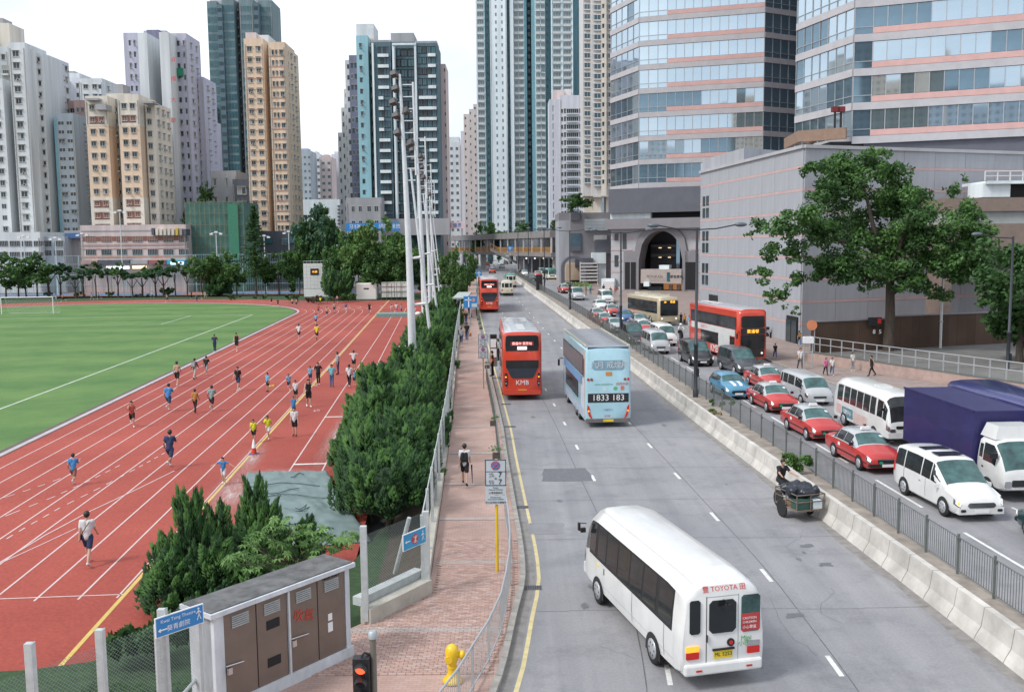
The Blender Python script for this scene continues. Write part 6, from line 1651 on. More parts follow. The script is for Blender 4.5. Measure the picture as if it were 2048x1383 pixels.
# purple box lorry with white cab
def lorry():
    dx = .03; d = Vector((dx, -1, 0)).normalized()
    c = Vector((19.0, 39.3, 0))
    t = thing('box_lorry','box lorry with deep purple body and white cab at the right edge','lorry',c,heading(dx,-1))
    m_box = mat('purple_box', (.020, .018, .10), .5, 0, .25, .6, coat=.1)
    q = MB();q.box((0,-.75,1.98),(2.2,6.2,2.4));o = q.obj('cargo_box',m_box,t);bv = o.modifiers.new('bevel','BEVEL');bv.width = .03
    for sd in (-1,1): q = MB();q.box((sd * 1.1,-.75,3.17),(.06,6.22,.07));q.obj('box_edge_rail',m_box,t)
    st = [(2.45,.5,1.3,2.05,.92,.95,.86,.12),(2.6,.45,1.32,2.25,.97,1.0,.9,.14),(3.6,.45,1.3,2.25,.97,1.0,.9,.14),(4.05,.45,1.22,1.75,.95,.98,.88),(4.3,.5,1.1,1.22,.9,.93,.84),(4.36,.55,.9,1.0,.84,.87,.76)]
    Lf = Loft(st); Lf.body('cab', [v_white, v_white], t)
    Lf.patch('windscreen', 2.15, 3.95, 6.3, 9, v_glassg, t, both=True, ni=4)
    for sd in (-1,1): Lf.patch('side_window',1.35,2.5,4.2,5.9,v_glass,t,sd);Lf.patch('quarter_window',1.05,1.28,4.4,5.7,v_glass,t,sd)
    q = MB(); q.box((0, 3.0, 2.52), (1.7, 1.1, .5), 0, 0, .8); q.obj('roof_deflector', v_white, t)
    q = MB(); q.box((0, 0, .62), (.9, 7.4, .2)); q.obj('chassis', m_black, t)
    for y_ in (3.35, -2.0):
        for sd in (-1, 1):
            wheel(t, sd * .88, y_, .40, .26)
            if y_ > 0: arch(t, sd * 1.003, y_, .5)
    face(t, rect(-.6, .6, .65, .9, .03), 4.36, m_black, 'grille', .03)
    for sd in (-1,1): face(t,rect(sd * .75 - .12,sd * .75 + .12,.62,.86,.03),4.34,m_chrome,'headlight',.05)
    mirrors(t, 1.0, 3.95, 1.75, m_black, 1.5)
    Lf.patch('door_seam',1.0,1.01,2.2,4.2,m_black,t,1,.006,1,3);Lf.patch('door_handle',1.3,1.42,3.5,3.65,m_black,t,1,.02,1,1)
lorry()
def purple_coach():
    L, W, Hh = 11.5, 2.5, 3.15; h = L / 2; dx = .03; d = Vector((dx, -1, 0)).normalized()
    t = thing('coach','violet touring coach mostly hidden behind the purple lorry','coach',(22.35,40.2,0),heading(dx,-1))
    pv = paint('violet',(.03,.032,.16));bus_body(t,L,W,Hh,pv,pv);deck_windows(t,W,-h + .5,h - .5,1.5,2.75,6)
    q = MB();q.box((0,2,Hh + .04),(1.6,3.6,.12));q.obj('roof_pod',paint('violet_light',(.10,.12,.32)),t)
    face(t, rect(-1.0, 1.0, 1.0, 2.6, .1), h, v_glass, 'windscreen', .02)
purple_coach()
# parked motorcycles by the podium door
def motorbike(label, pos, head, m):
    t = thing('motorcycle',label,'motorcycle',pos,head,'motorcycles parked by the podium door')
    for y_ in (-.62,.62): q = MB();q.lathe((-.05,y_,.3),[(.18,0),(.3,.01),(.3,.09),(.18,.1)],14,0,'x');q.obj('wheel',m_rub,t)
    q = MB();q.tube([(0,.6,.35),(0,.42,.95)],.035,6);q.tube([(-.32,.36,1.0),(.32,.36,1.0)],.018,5);q.obj('handlebar',m_black,t)
    q = MB();q.box((0,.15,.62),(.26,.55,.3),0,0,.7);q.box((0,.55,.75),(.24,.2,.4),0,0,.8);q.obj('fairing',m,t)
    q = MB();q.box((0,-.35,.74),(.26,.75,.12),0,0,.8);q.obj('seat',m_black,t);q = MB();q.box((0,-.1,.38),(.2,.5,.28));q.obj('engine',m_galv,t)
    q = MB(); q.box((0, -.78, .98), (.34, .32, .3)); q.obj('top_box', m_black, t)
motorbike('red motorcycle parked nearest the podium doorway',(24.9,96,.22),1.3,v_busred);motorbike('orange and black motorcycle parked beside the red one',(24.6,97.6,.22),1.35,mat('bike_orange',(.5,.2,.05),.4));motorbike('white scooter parked in line with the red motorcycle',(24.3,99.0,.22),1.3,v_white)
# ================================================================ STREET FURNITURE AND SPORTS EQUIPMENT
m_fpost = mat('fence_post_paint', (.50, .53, .53), .55, .1, var=.15, scale=5)
m_rail = mat('railing_grey_green', (.17, .185, .175), .6, .3, var=.15)
m_railL = mat('railing_silver', (.48, .50, .51), .45, .4, var=.1)
m_lamp_post = mat('lamp_post_paint', (.045, .05, .06), .5, .2, var=.15)
m_wallc = mat('plinth_concrete', (.47, .44, .38), .85, var=.2, scale=2, bump=.2)
# ---- median: precast barrier, top strip, fence
bar = tag(link('concrete_barrier',None),'long pale precast concrete barrier with dark joints along the median','barrier')
prof = [(0, 0), (.05, .12), (.17, .33), (.24, .82), (.42, .82), (.46, 0)]
y = 12.0; SEG = 1.35; i = 0
while y < 215:
    Lg = SEG if y < 95 else 6.0
    x0, x1 = bxx(y), bxx(y + Lg); z0, z1 = rz(y), rz(y + Lg); g = .018
    mb = MB(); vs = []
    for (yy, xx, zz2) in ((y + g, x0, z0), (y + Lg - g, x1, z1)):
        dxs = (x1 - x0) / Lg; xx2 = xx
        vs += [(xx2 + p[0], yy, zz2 + p[1]) for p in prof]
    n = len(prof)
    mb.add(vs,[(k,k + 1,n + k + 1,n + k) for k in range(n - 1)] + [tuple(range(n))[::-1],tuple(range(n,2 * n))])
    mb.obj('segment',mat('barrier_concrete',(.56,.53,.485),.85,var=.3,scale=.9,bump=.25,detail=8),bar)
    y += Lg; i += 1
jb = MB()
Y = ys(12, 215, 3)
for a,b in zip(Y,Y[1:]): jb.add([(bxx(a) + .15,a,rz(a)),(bxx(a) + .29,a,rz(a) + .79),(bxx(a) + .4,a,rz(a)),(bxx(b) + .15,b,rz(b)),(bxx(b) + .29,b,rz(b) + .79),(bxx(b) + .4,b,rz(b))],[(0,3,4,1),(1,4,5,2)])
jb.obj('joint_filler', m_joint, bar)
strip('median_strip',lambda y: bxx(y) + .44,lambda y: fx(y) + .2,2,235,.30,mat('median_soil_concrete',(.30,.26,.22),.9,var=.35,scale=1.4,bump=.4),2)
mk = MB(); Y = ys(2, 235, 3)
for a,b in zip(Y,Y[1:]): mk.add([(fx(a) + .2,a,rz(a) + .3),(fx(a) + .2,a,rz(a)),(fx(b) + .2,b,rz(b)),(fx(b) + .2,b,rz(b) + .3)],[(0,1,2,3)])
struct('median_kerb', mk, m_kerb)
fen = tag(link('median_fence',None),'grey-green pedestrian railing of thin vertical bars along the median','railing')
y = 13.0; k = 0
lpm = {}
while y < 232:
    PS = 1.95
    x0, x1 = fx(y), fx(y + PS); z0, z1 = rz(y) + .3, rz(y + PS) + .3
    q = MB();q.box((x0,y,z0 + .58),(.06,.06,1.2));q.box((x0 + .02,y,z0 + 1.0),(.1,.02,.12))
    if y < 130 : q.obj('post', m_rail, fen)
    q = MB();q.tube([(x0,y + .05,z0 + 1.08),(x1,y + PS - .05,z1 + 1.08)],.02,4);q.tube([(x0,y + .05,z0 + .12),(x1,y + PS - .05,z1 + .12)],.018,4)
    nb = 15 if y < 70 else 9
    for j in range(1, nb):
        f = j / nb; X = lerp(x0, x1, f); Yv = lerp(y, y + PS, f); Z = lerp(z0, z1, f)
        w = .014 if y < 70 else .022
        q.box((X, Yv, Z + .6), (w, w, .94))
    q.obj('bar_panel', m_rail, fen)
    y += PS; k += 1
# weeds growing in the median come with the plants
# ---- double arm street lamps
def lamp_post(name,label,x,y,h,arms,z=None,m=m_lamp_post,group='double-armed street lamps on the median'):
    z = rz(y) + .25 if z is None else z
    t = thing(name, label, 'street lamp', (x, y, z), 0, group)
    q = MB();q.lathe((0,0,0),[(.17,0),(.17,.5),(.13,.55),(.125,3.2),(.15,3.22),(.15,3.4),(.10,3.45),(.075,h)],10);q.obj('pole',m,t)
    q = MB(); q.box((.12, -.05, 1.6), (.12, .24, .5)); q.obj('control_box', m_black, t)
    for a in arms:
        q = MB();q.tube([(0,0,h - .12),(a * .5,0,h - .06),(a,0,h + .16)],.045,6);q.obj('arm',m,t)
        q = MB();q.sphere((a + (.3 if a > 0 else -.3),0,h + .17),.34,10,6,0,(1.15,.6,.42));q.obj('lamp_head',mat('lamp_head_grey',(.12,.14,.16),.45,.2),t)
    return t
LPX = [(1391,795,'nearest the blue hatchback'),(1241.5,681,'beside the black off-roader, second from the camera'),(1140,619,'third, above the lone silver people carrier'),(1089,581,'fourth from the camera, by the green-roofed minibus')]
for (px, py, lb) in LPX:
    p = on_road(px,py,.25);lamp_post('street_lamp','dark double-armed street lamp on the median, ' + lb,p.x,p.y,10.45,(-2.35,2.35))
for (px,D_,lb) in ((1056.6,203,'fifth from the camera, near the stair foot'),(1036,236,'farthest, under the footbridge edge')):
    X = at(px,489,D_)[0];lamp_post('street_lamp','dark double-armed street lamp on the median, ' + lb,X,D_,10.3,(-2.35,2.35))
lamp_post('street_lamp','dark single-armed street lamp at the right edge behind the violet coach',at(2021,600,66)[0],66,9.9,(-2.2,),.1,group='single lamps')
# ---- floodlight masts
m_mast = mat('mast_white', (.66, .70, .72), .5, .1, var=.1, scale=3)
m_flood = mat('floodlight_housing', (.10, .10, .10), .6, .2)
def mast(x, y, lb, h=23.6):
    t = thing('floodlight_mast','tall white tubular floodlight mast with raking leg and lamp cluster, ' + lb,'floodlight mast',(x,y,TZ),0,'floodlight masts along the hedge')
    q = MB();q.tube([(0,0,0),(-.12,0,9.5),(-.33,0,17),(-.55,0,h)],.34,12,0,.09);q.obj('main_pole',m_mast,t)
    q = MB();q.tube([(1.75,0,0),(.95,0,8),(.12,0,16.5)],.15,8,0,.08);q.obj('raking_leg',m_mast,t)
    for z in (2.6,6.0,9.6): X = lerp(1.75,.12,z / 16.5);q = MB();q.tube([(-.1,0,z),(X,0,z + .1)],.10,6,0,.14);q.obj('strut',m_mast,t)
    q = MB(); q.tube([(.55, 0, 16.0), (.45, 0, h - .6)], .09, 6)
    for k in range(9): z = 15.6 + k * .9; q.tube([(-.35, 0, z), (.5, 0, z)], .05, 5)
    q.obj('ladder_frame', m_mast, t)
    for (dx,z) in ((-.7,h),(-.6,h - 1.1),(-.8,h - 2.1),(-.6,h - 3.1),(.2,h - 2.8),(.5,h - 5.2),(-.55,h - 4.4)):
        q = MB();q.add([(-.35,-.3,-.28),(.35,-.3,-.28),(.3,.3,-.15),(-.3,.3,-.15),(-.35,-.34,.28),(.35,-.34,.28),(.3,.25,.2),(-.3,.25,.2)],[(3,2,1,0),(4,5,6,7),(0,1,5,4),(1,2,6,5),(2,3,7,6),(3,0,4,7)])
        o = q.obj('floodlight',m_flood,t,(dx - .3,0,z));o.scale = (.8,.8,.8);o.rotation_euler = (-.4,.35 if dx < 0 else -.3,1.2 if dx < 0 else -.6)
        q = MB(); q.tube([(dx + .1, 0, z), (-.45, 0, z - .1)], .05, 5); q.obj('bracket', m_mast, t)
    for z in (4.3,): 
        q = MB();q.sphere((-.75,-.1,z - 1.6),.26,8,5,0,(1.4,1,.9));q.box((-.5,0,z - 1.6),(.4,.12,.12));q.obj('camera_housing',m_tw,t);q = MB();q.box((0,-.45,1.5),(.3,.14,.5));q.obj('junction_box',m_galv,t)
    q = MB(); q.box((0, 0, .2), (1.3, 1.3, .5)); q.obj('footing', m_conc, t)
for (px,D_,lb) in ((826,75,'nearest'),(851,112,'second from the camera'),(863,149,'third from the camera'),(870,186,'farthest')):
    mast(at(px, 720, D_)[0] - (.0), D_, lb)
# white equipment box in the hedge
p = at(865,775,68);t = thing('equipment_cabinet','white weathered equipment box on a post rising from the hedge','cabinet',(p[0],68,TZ));z = p[1] - TZ
q = MB();q.box((0,0,z + .1),(.78,.6,.85));q.obj('box',m_white,t);q = MB();q.box((0,0,z + .56),(.9,.7,.06),0,.0);q.obj('lid',mat('rusty_white',(.58,.50,.44),.7,var=.3,scale=6),t);q = MB();q.box((0,0,z / 2 - .2),(.2,.2,z));q.obj('post',m_galv,t)
# ---- footpath side: plinth wall and chain link fence along the sports ground
def mesh_mat():
    m = bpy.data.materials.new('chain_link'); m.use_nodes = True
    n = m.node_tree.nodes;l = m.node_tree.links;b = n['Principled BSDF'];out = n['Material Output']
    b.inputs['Base Color'].default_value = (.24,.30,.29,1);b.inputs['Roughness'].default_value = .5
    tc = n.new('ShaderNodeTexCoord');sp = n.new('ShaderNodeSeparateXYZ');l.new(tc.outputs['UV'],sp.inputs[0])
    def band(op):
        a = n.new('ShaderNodeMath');a.operation = op;l.new(sp.outputs[0],a.inputs[0]);l.new(sp.outputs[1],a.inputs[1])
        s_ = n.new('ShaderNodeMath');s_.operation = 'MULTIPLY';s_.inputs[1].default_value = 13.0;l.new(a.outputs[0],s_.inputs[0])
        f = n.new('ShaderNodeMath'); f.operation = 'FRACT'; l.new(s_.outputs[0], f.inputs[0])
        c = n.new('ShaderNodeMath');c.operation = 'LESS_THAN';c.inputs[1].default_value = .11;l.new(f.outputs[0],c.inputs[0]);return c.outputs[0]
    mx = n.new('ShaderNodeMath');mx.operation = 'MAXIMUM';l.new(band('ADD'),mx.inputs[0]);l.new(band('SUBTRACT'),mx.inputs[1])
    tr = n.new('ShaderNodeBsdfTransparent');ms = n.new('ShaderNodeMixShader');l.new(mx.outputs[0],ms.inputs['Fac']);l.new(tr.outputs[0],ms.inputs[1]);l.new(b.outputs[0],ms.inputs[2]);l.new(ms.outputs[0],out.inputs['Surface'])
    return m
m_chain = mesh_mat()
def chain_panel(A, B, z0a, z0b, h, parent, name='chain_link_panel'):
    me = bpy.data.meshes.new(name)
    Lg = (Vector(B) - Vector(A)).length
    me.from_pydata([(A[0],A[1],z0a),(B[0],B[1],z0b),(B[0],B[1],z0b + h),(A[0],A[1],z0a + h)],[],[(0,1,2,3)])
    uv = me.uv_layers.new(name='UVMap')
    for i, c in enumerate([(0, 0), (Lg, 0), (Lg, h), (0, h)]): uv.data[i].uv = c
    me.materials.append(m_chain); return link(name, me, parent)
pw = tag(link('plinth_wall', None), 'low cream concrete plinth wall along the footpath', 'wall')
def wallseg(A, B, z0, z1, h, w=.3, name='wall_length'):
    A = Vector(A);B = Vector(B);d = (B - A);Lg = d.length;r = math.atan2(d.y,d.x);c = (A + B) / 2
    q = MB(); dn = Vector((-d.y, d.x)).normalized() * w / 2
    q.add([(A.x - dn.x,A.y - dn.y,z0 - .5),(A.x + dn.x,A.y + dn.y,z0 - .5),(B.x + dn.x,B.y + dn.y,z1 - .5),(B.x - dn.x,B.y - dn.y,z1 - .5),(A.x - dn.x,A.y - dn.y,z0 + h),(A.x + dn.x,A.y + dn.y,z0 + h),(B.x + dn.x,B.y + dn.y,z1 + h),(B.x - dn.x,B.y - dn.y,z1 + h)],[(0,1,2,3),(7,6,5,4),(0,4,5,1),(1,5,6,2),(2,6,7,3),(3,7,4,0)])
    return q.obj(name, m_wallc, pw)
fc = tag(link('chain_link_fence',None),'galvanised chain link fence with square posts beside the footpath','fence')
y = 26.1; STEP = 2.9
C0 = (-2.45, 26.1); C1 = (-3.85, 23.9)
while y < 150:
    a = (curve(WALL, y) - .16, y); b = (curve(WALL, y + STEP) - .16, y + STEP)
    wallseg(a, b, rz(y), rz(y + STEP), .45 if y < 60 else .35, .28)
    if y < 118:
        q = MB(); q.box((a[0], a[1], rz(y) + 1.25), (.09, .09, 2.2)); q.obj('post', m_fpost, fc)
        chain_panel(a, b, rz(y) + .42, rz(y + STEP) + .42, 1.9, fc)
        q = MB();q.tube([(a[0],a[1],rz(y) + 2.3),(b[0],b[1],rz(y + STEP) + 2.3)],.022,4);q.obj('top_wire',m_fpost,fc)
    y += STEP
# return length towards the sub-station box
wallseg(C0,C1,.1,.1,.42,.34);q = MB();d = Vector((C1[0] - C0[0],C1[1] - C0[1]));r = math.atan2(d.y,d.x)
q.box(((C0[0] + C1[0]) / 2 - .25,(C0[1] + C1[1]) / 2 + .25,.62),(d.length,.3,.22),0,r);q.obj('ledge',m_fpost,pw)
chain_panel(C0, C1, .5, .5, 1.95, fc)
for P, hh in ((C0, 2.25), (C1, 2.5)):
    q = MB(); q.box((P[0], P[1], .2 + hh / 2), (.16, .16, hh)); q.obj('post', m_fpost, fc)
q = MB();q.tube([(C0[0] - .45,C0[1] - .1,2.3),(C0[0] - .95,C0[1] + .35,.55)],.06,6);q.obj('brace',m_fpost,fc)
# left fence run nearest the camera
lf = tag(link('chain_link_fence',None),'tall chain link fence posts at the bottom left corner before the track','fence')
LP = [(-6.75,19.4,2.6),(-6.85,18.0,2.85),(-7.6,16.9,2.9),(-8.35,15.85,3.1),(-9.2,14.8,3.1)]
for i, (x, y_, h) in enumerate(LP[1:]):
    q = MB();q.box((x,y_,h / 2 - .4),(.16 if i == 0 else .11,.12,h + .8));q.box((x + .075,y_,h / 2 - .4),(.02,.15,h + .8));q.obj('post',m_fpost,lf)
for a, b in zip(LP, LP[1:]): chain_panel(a[:2], b[:2], -.3, -.3, 2.9, lf)
q = MB();q.tube([(LP[1][0],LP[1][1],.75),(LP[0][0],LP[0][1],.75)],.05,4);q.obj('mid_rail',m_fpost,lf)
# ---- electricity sub-station box
def substation():
    A = Vector((-3.9,21.95,0));B = Vector((-6.17,18.95,0));d = (B - A);Lg = d.length;r = math.atan2(d.y,d.x);
    t = thing('electricity_cabinet','large white weathered concrete electricity cabinet with brown double steel doors and graffiti','cabinet',(A.x,A.y,.0),r)
    # local: x runs from right (A) to left (B); depth is -y (away from the road) 
    dep = -.85
    m_cw = mat('cabinet_concrete',(.58,.61,.64),.8,var=.22,scale=2.2,bump=.2,stretch=(1,1,.4));m_top = mat('cabinet_top',(.13,.13,.13),.9,var=.5,scale=2.5);m_door = mat('brown_steel',(.20,.155,.13),.45,.3,.12,1.5);m_vis = mat('door_frame_brown',(.12,.09,.075),.5,.3)
    H2 = 2.3
    q = MB(); q.box((Lg / 2, dep / 2 - .0, .12), (Lg + .1, .95, .5)); q.obj('plinth', m_cw, t)
    q = MB();q.box((Lg / 2,dep / 2 - .05,H2 / 2 + .1),(Lg,.75,H2 - .2));q.obj('wall',m_cw,t)
    for x in (.07,Lg - .12): q = MB();q.box((x,dep / 2,H2 / 2 + .1),(.14 if x < 1 else .24,.86,H2 - .2));q.obj('end_wall',m_cw,t)
    q = MB();q.box((Lg / 2,dep / 2 - .02,H2 + .04),(Lg + .24,1.08,.1));o = q.obj('roof_slab',m_cw,t);q = MB();q.box((Lg / 2,dep / 2 - .03,H2 + .10),(Lg + .16,.98,.03));q.obj('roof_felt',m_top,t)
    W_ = (Lg - .44) / 4; x = .16
    for k in range(4):
        q = MB();q.box((0,0,0),(W_ - .03,.05,H2 - .42));dd = q.obj('door',m_door,t,(x + W_ / 2,-.02,H2 / 2 + .16))
        q = MB(); 
        for j in range(6): q.box((0 if k % 2 else 0, .04, .62 + j * .045), (W_ * .52, .02, .028))
        q.obj('louvre', m_galv, dd)
        if k in (1,3): q = MB();q.tube([(-.08 if k == 1 else -.02,.07,-.18),(.42 if k == 1 else .42,.07,-.14)],.018,5);q.box((.34,.08,-.26),(.10,.06,.14));q.obj('bar_and_padlock',m_chrome,dd)
        if k == 2: 
            for z in (.36,-.48): q = MB();q.box((-.02,.032,z),(W_ * .42,.015,.2));q.obj('access_panel',m_dark,dd)
            
        if k == 0: q = MB();q.box((.06,.032,-.02),(.12,.012,.16));q.box((.06,.032,-.26),(.14,.012,.22));q.obj('notice',m_tw,dd);text('HIGH VOLT',.1,m_dark,dd,(0,.035,.92),(math.pi / 2,0,math.pi))
        if k == 1: 
            text('吹氣',.3,mat('graffiti_red',(.55,.06,.03),.6),dd,(.0,.035,.26),(math.pi / 2,.25,math.pi));
        x += W_ + (.05 if k == 1 else 0)
    q = MB();q.box((Lg / 2 - .05,.01,H2 / 2 + .16),(.05,.06,H2 - .42));q.obj('centre_post',m_cw,t)
    return t
substation()
# ---- signs
def arrow(t, x, y, z, s, m, rz_=0):
    q = MB();q.add([(x - .5 * s,y,z),(x - .2 * s,y,z + .22 * s),(x - .2 * s,y,z + .07 * s),(x + .5 * s,y,z + .07 * s),(x + .5 * s,y,z - .07 * s),(x - .2 * s,y,z - .07 * s),(x - .2 * s,y,z - .22 * s)],[(0,6,5,4,3,2,1)]);q.obj('arrow',m,t)
def walkman(t, x, y, z, s, m):
    q = MB(); q.lathe((x, y, z + .38 * s), [(.07 * s, -.002), (.07 * s, .002)], 8, 0, 'y')
    for (a,b) in (((0,.28),(.02,.0)),((.02,.0),(-.12,-.38)),((.02,.0),(.16,-.36)),((0,.24),(-.17,.06)),((0,.24),(.17,.08))): q.tube([(x + a[0] * s,y,z + a[1] * s),(x + b[0] * s,y,z + b[1] * s)],.035 * s,4)
    q.obj('walking_figure', m, t)
d = Vector((C1[0] - C0[0], C1[1] - C0[1], 0)).normalized(); r = math.atan2(-d.y, -d.x)
c = Vector((C0[0], C0[1], 0)) + d * .62; zc = 1.85
t = thing('direction_sign','blue railway direction sign with white arrow, red roundel and walking figure on the fence','sign',(c.x + .06,c.y - .05,zc),r)
q = MB();q.box((0,0,0),(1.0,.03,.46));q.obj('border',m_tw,t);q = MB();q.box((0,-.018,0),(.96,.012,.42));q.obj('panel',mat('sign_light_blue',(.04,.30,.55),.4),t)
arrow(t, -.32, -.028, 0, .22, m_tw); walkman(t, .34, -.03, 0, .34, m_tw)
q = MB();q.lathe((0,-.03,0),[(.14,-.004),(.14,.004)],16,0,'y');q.obj('roundel',mat('roundel_red',(.55,.05,.05),.5),t)
q = MB(); q.tube([(0, -.038, -.1), (0, -.038, .1)], .016, 4); 
for s_ in (-1,1): q.tube([(s_ * .07,-.038,.09),(0,-.038,.0),(s_ * .07,-.038,-.09)],.014,4)
q.obj('roundel_mark', m_tw, t)
# theatre sign
pa,pb = Vector((-7.02,17.8,0)),Vector((-6.3,18.65,0));c = (pa + pb) / 2;d = (pb - pa);r = math.atan2(d.y,d.x)
t = thing('direction_sign','dark blue theatre direction sign with arrow and walking figure on two white posts','sign',(c.x,c.y,0),r)
q = MB();q.box((0,-.12,2.55),(1.04,.03,.40));q.obj('border',m_tw,t);q = MB();q.box((0,-.138,2.55),(1.0,.012,.36));q.obj('panel',m_sblue,t)
arrow(t, -.38, -.15, 2.49, .2, m_tw); walkman(t, .40, -.15, 2.57, .3, m_tw)
text('Kwai Tsing Theatre',.095,m_tw,t,(-.04,-.15,2.65),(math.pi / 2,0,0),ext=.001);text('葵青劇院',.125,m_tw,t,(-.04,-.15,2.48),(math.pi / 2,0,0),ext=.001)
for x in (-.46, .46): q = MB(); q.box((x, -.05, 1.25), (.07, .07, 2.7)); q.obj('post', m_fpost, t)
# no stopping sign on yellow pole
p = on_road(995, 1142, FP_Z)
t = thing('no_stopping_sign','no stopping sign with 7-7 hours plate on a yellow pole at the kerb','sign',(p.x,p.y,FP_Z))
q = MB();q.tube([(0,0,0),(0,0,3.4)],.045,8);q.obj('pole',mat('pole_yellow',(.70,.47,.02),.5,var=.1),t)
def nostop(t, x, z, w=.62):
    q = MB();q.box((x,-.07,z),(w,.02,.78));q.obj('plate',mat('plate_pale',(.50,.55,.58),.5),t)
    q = MB()
    for (a,b,cc,dd) in ((0,.38,w,.025),(0,-.38,w,.025),(0,.03,w,.018)): q.box((x + a,-.083,z + b),(cc,.008,dd))
    for s_ in (-1, 1): q.box((x + s_ * (w / 2 - .012), -.083, z), (.025, .008, .78))
    q.obj('plate_border', mat('border_navy', (.03, .07, .13), .5), t)
    q = MB();q.lathe((x,-.085,z + .21),[(.135,-.004),(.135,.004)],18,0,'y');q.obj('red_ring',MATS.get('roundel_red'),t)
    q = MB();q.lathe((x,-.092,z + .21),[(.105,-.004),(.105,.004)],18,0,'y');q.obj('blue_disc',m_sblue,t)
    q = MB()
    for s_ in (-1,1): q.tube([(x - .08,-.098,z + .21 - s_ * .08),(x + .08,-.098,z + .21 + s_ * .08)],.013,4)
    q.obj('red_cross', MATS['roundel_red'], t)
    text('7',.22,m_dark,t,(x + .13,-.09,z - .07),(math.pi / 2,0,0),ext=.002);text('7',.22,m_dark,t,(x + .13,-.09,z - .28),(math.pi / 2,0,0),ext=.002)
    text('a.m.\n上午',.085,m_dark,t,(x - .12,-.09,z - .07),(math.pi / 2,0,0),ext=.001);text('p.m.\n下午',.085,m_dark,t,(x - .12,-.09,z - .28),(math.pi / 2,0,0),ext=.001)
    q = MB(); q.box((x, -.09, z - .175), (.06, .006, .03)); q.obj('dash', m_dark, t)
nostop(t, -.02, 3.02)
for (z,a,b) in ((2.49,'Except\nGeneral Holidays','公眾假期除外'),(2.20,'Except buses\nand permit holders','巴士及持許可證除外')):
    q = MB(); q.box((-.02, -.07, z), (.60, .015, .27)); q.obj('sub_plate', MATS['plate_pale'], t)
    text(a,.06,m_dark,t,(-.02,-.083,z + .05),(math.pi / 2,0,0),ext=.001);text(b,.07,m_dark,t,(-.02,-.083,z - .08),(math.pi / 2,0,0),ext=.001)
for (px,py,lb) in ((970,828,'farther no stopping sign with two stacked hour plates, beside the red bus'),):
    p = on_road(967,776,FP_Z);t = thing('no_stopping_sign',lb,'sign',(p.x,p.y,FP_Z));q = MB();q.tube([(0,0,0),(0,0,3.6)],.045,6);q.obj('pole',mat('pole_rust',(.45,.35,.25),.6),t);nostop(t,0,3.3);nostop(t,0,2.45)
# blue lane sign far
D_ = 108; X, Z = at(941, 604, D_)
t = thing('lane_sign','blue advance lane sign with white junction arms on two posts over the footpath edge','sign',(X,D_,rz(D_)))
z = Z - rz(D_);q = MB();q.box((0,0,z),(1.55,.05,1.35));q.obj('panel',m_sblue,t);q = MB();q.box((-.2,-.04,z),(.12,.02,1.1));q.box((-.2,-.04,z + .25),(.9,.02,.1));q.obj('junction_mark',m_tw,t);q = MB();q.box((.42,-.04,z - .35),(.6,.02,.4));q.obj('text_plate',mat('plate_pale',(.5,.5,.5)),t)
q = MB();q.lathe((.32,-.04,z + .25),[(.2,-.01),(.2,.01)],14,0,'y');q.obj('pink_disc',mat('disc_pink',(.6,.3,.32),.5),t)
q = MB(); q.tube([(0, .05, 0), (0, .05, z)], .05, 6); q.obj('post', m_railL, t)
for (px,py,D_,w,h,lb) in ((958,547,168,1.0,1.0,'small blue sign beyond the far bus stop'),(1020,497,225,1.3,1.1,'small blue sign on the footbridge stair side')):
    X,Z = at(px,py,D_);t = thing('road_sign',lb,'sign',(X,D_,rz(D_)));z = Z - rz(D_);q = MB();q.box((0,0,z),(w,.05,h));q.obj('panel',m_sblue,t);q = MB();q.box((0,-.04,z),(.12,.02,h * .8));q.box((0,-.04,z + .1),(w * .7,.02,.1));q.obj('mark',m_tw,t);q = MB();q.tube([(0,.05,0),(0,.05,z)],.05,6);q.obj('post',m_galv,t)
# ---- fire hydrant
p = on_road(905, 1362, FP_Z)
t = thing('fire_hydrant','bright yellow fire hydrant on the brick footpath','hydrant',(p.x,p.y,FP_Z));t.scale = (1.15,1.15,1.12);m_hy = mat('hydrant_yellow',(.80,.52,.015),.4,0,.06,4,coat=.3)
q = MB();q.lathe((0,0,0),[(.19,0),(.20,.03),(.18,.07),(.13,.12),(.11,.15),(.10,.17)],18);q.obj('base',m_hy,t)
q = MB();q.lathe((0,0,.16),[(.095,0),(.085,.05),(.085,.22),(.10,.25),(.115,.29),(.125,.36),(.135,.42),(.13,.50),(.10,.57),(.05,.61),(.02,.62)],18);q.obj('barrel',m_hy,t)
q = MB();q.lathe((.06,0,.56),[(.06,0),(.06,.10),(.085,.10),(.085,.17),(.04,.18),(.03,.22)],12,0,'x');q.obj('outlet',m_hy,t)
q = MB();q.lathe((-.06,-.03,.5),[(.075,-.10),(.08,-.06),(.06,.0)],12,0,'y');q.obj('outlet',m_hy,t);q = MB();q.lathe((0,0,.30),[(.10,0),(.10,.03)],14);q.obj('collar',m_hy,t)
q = MB();q.tube([(.20,0,.50),(.16,-.01,.36),(.11,0,.40)],.007,4);q.obj('chain',m_galv,t)
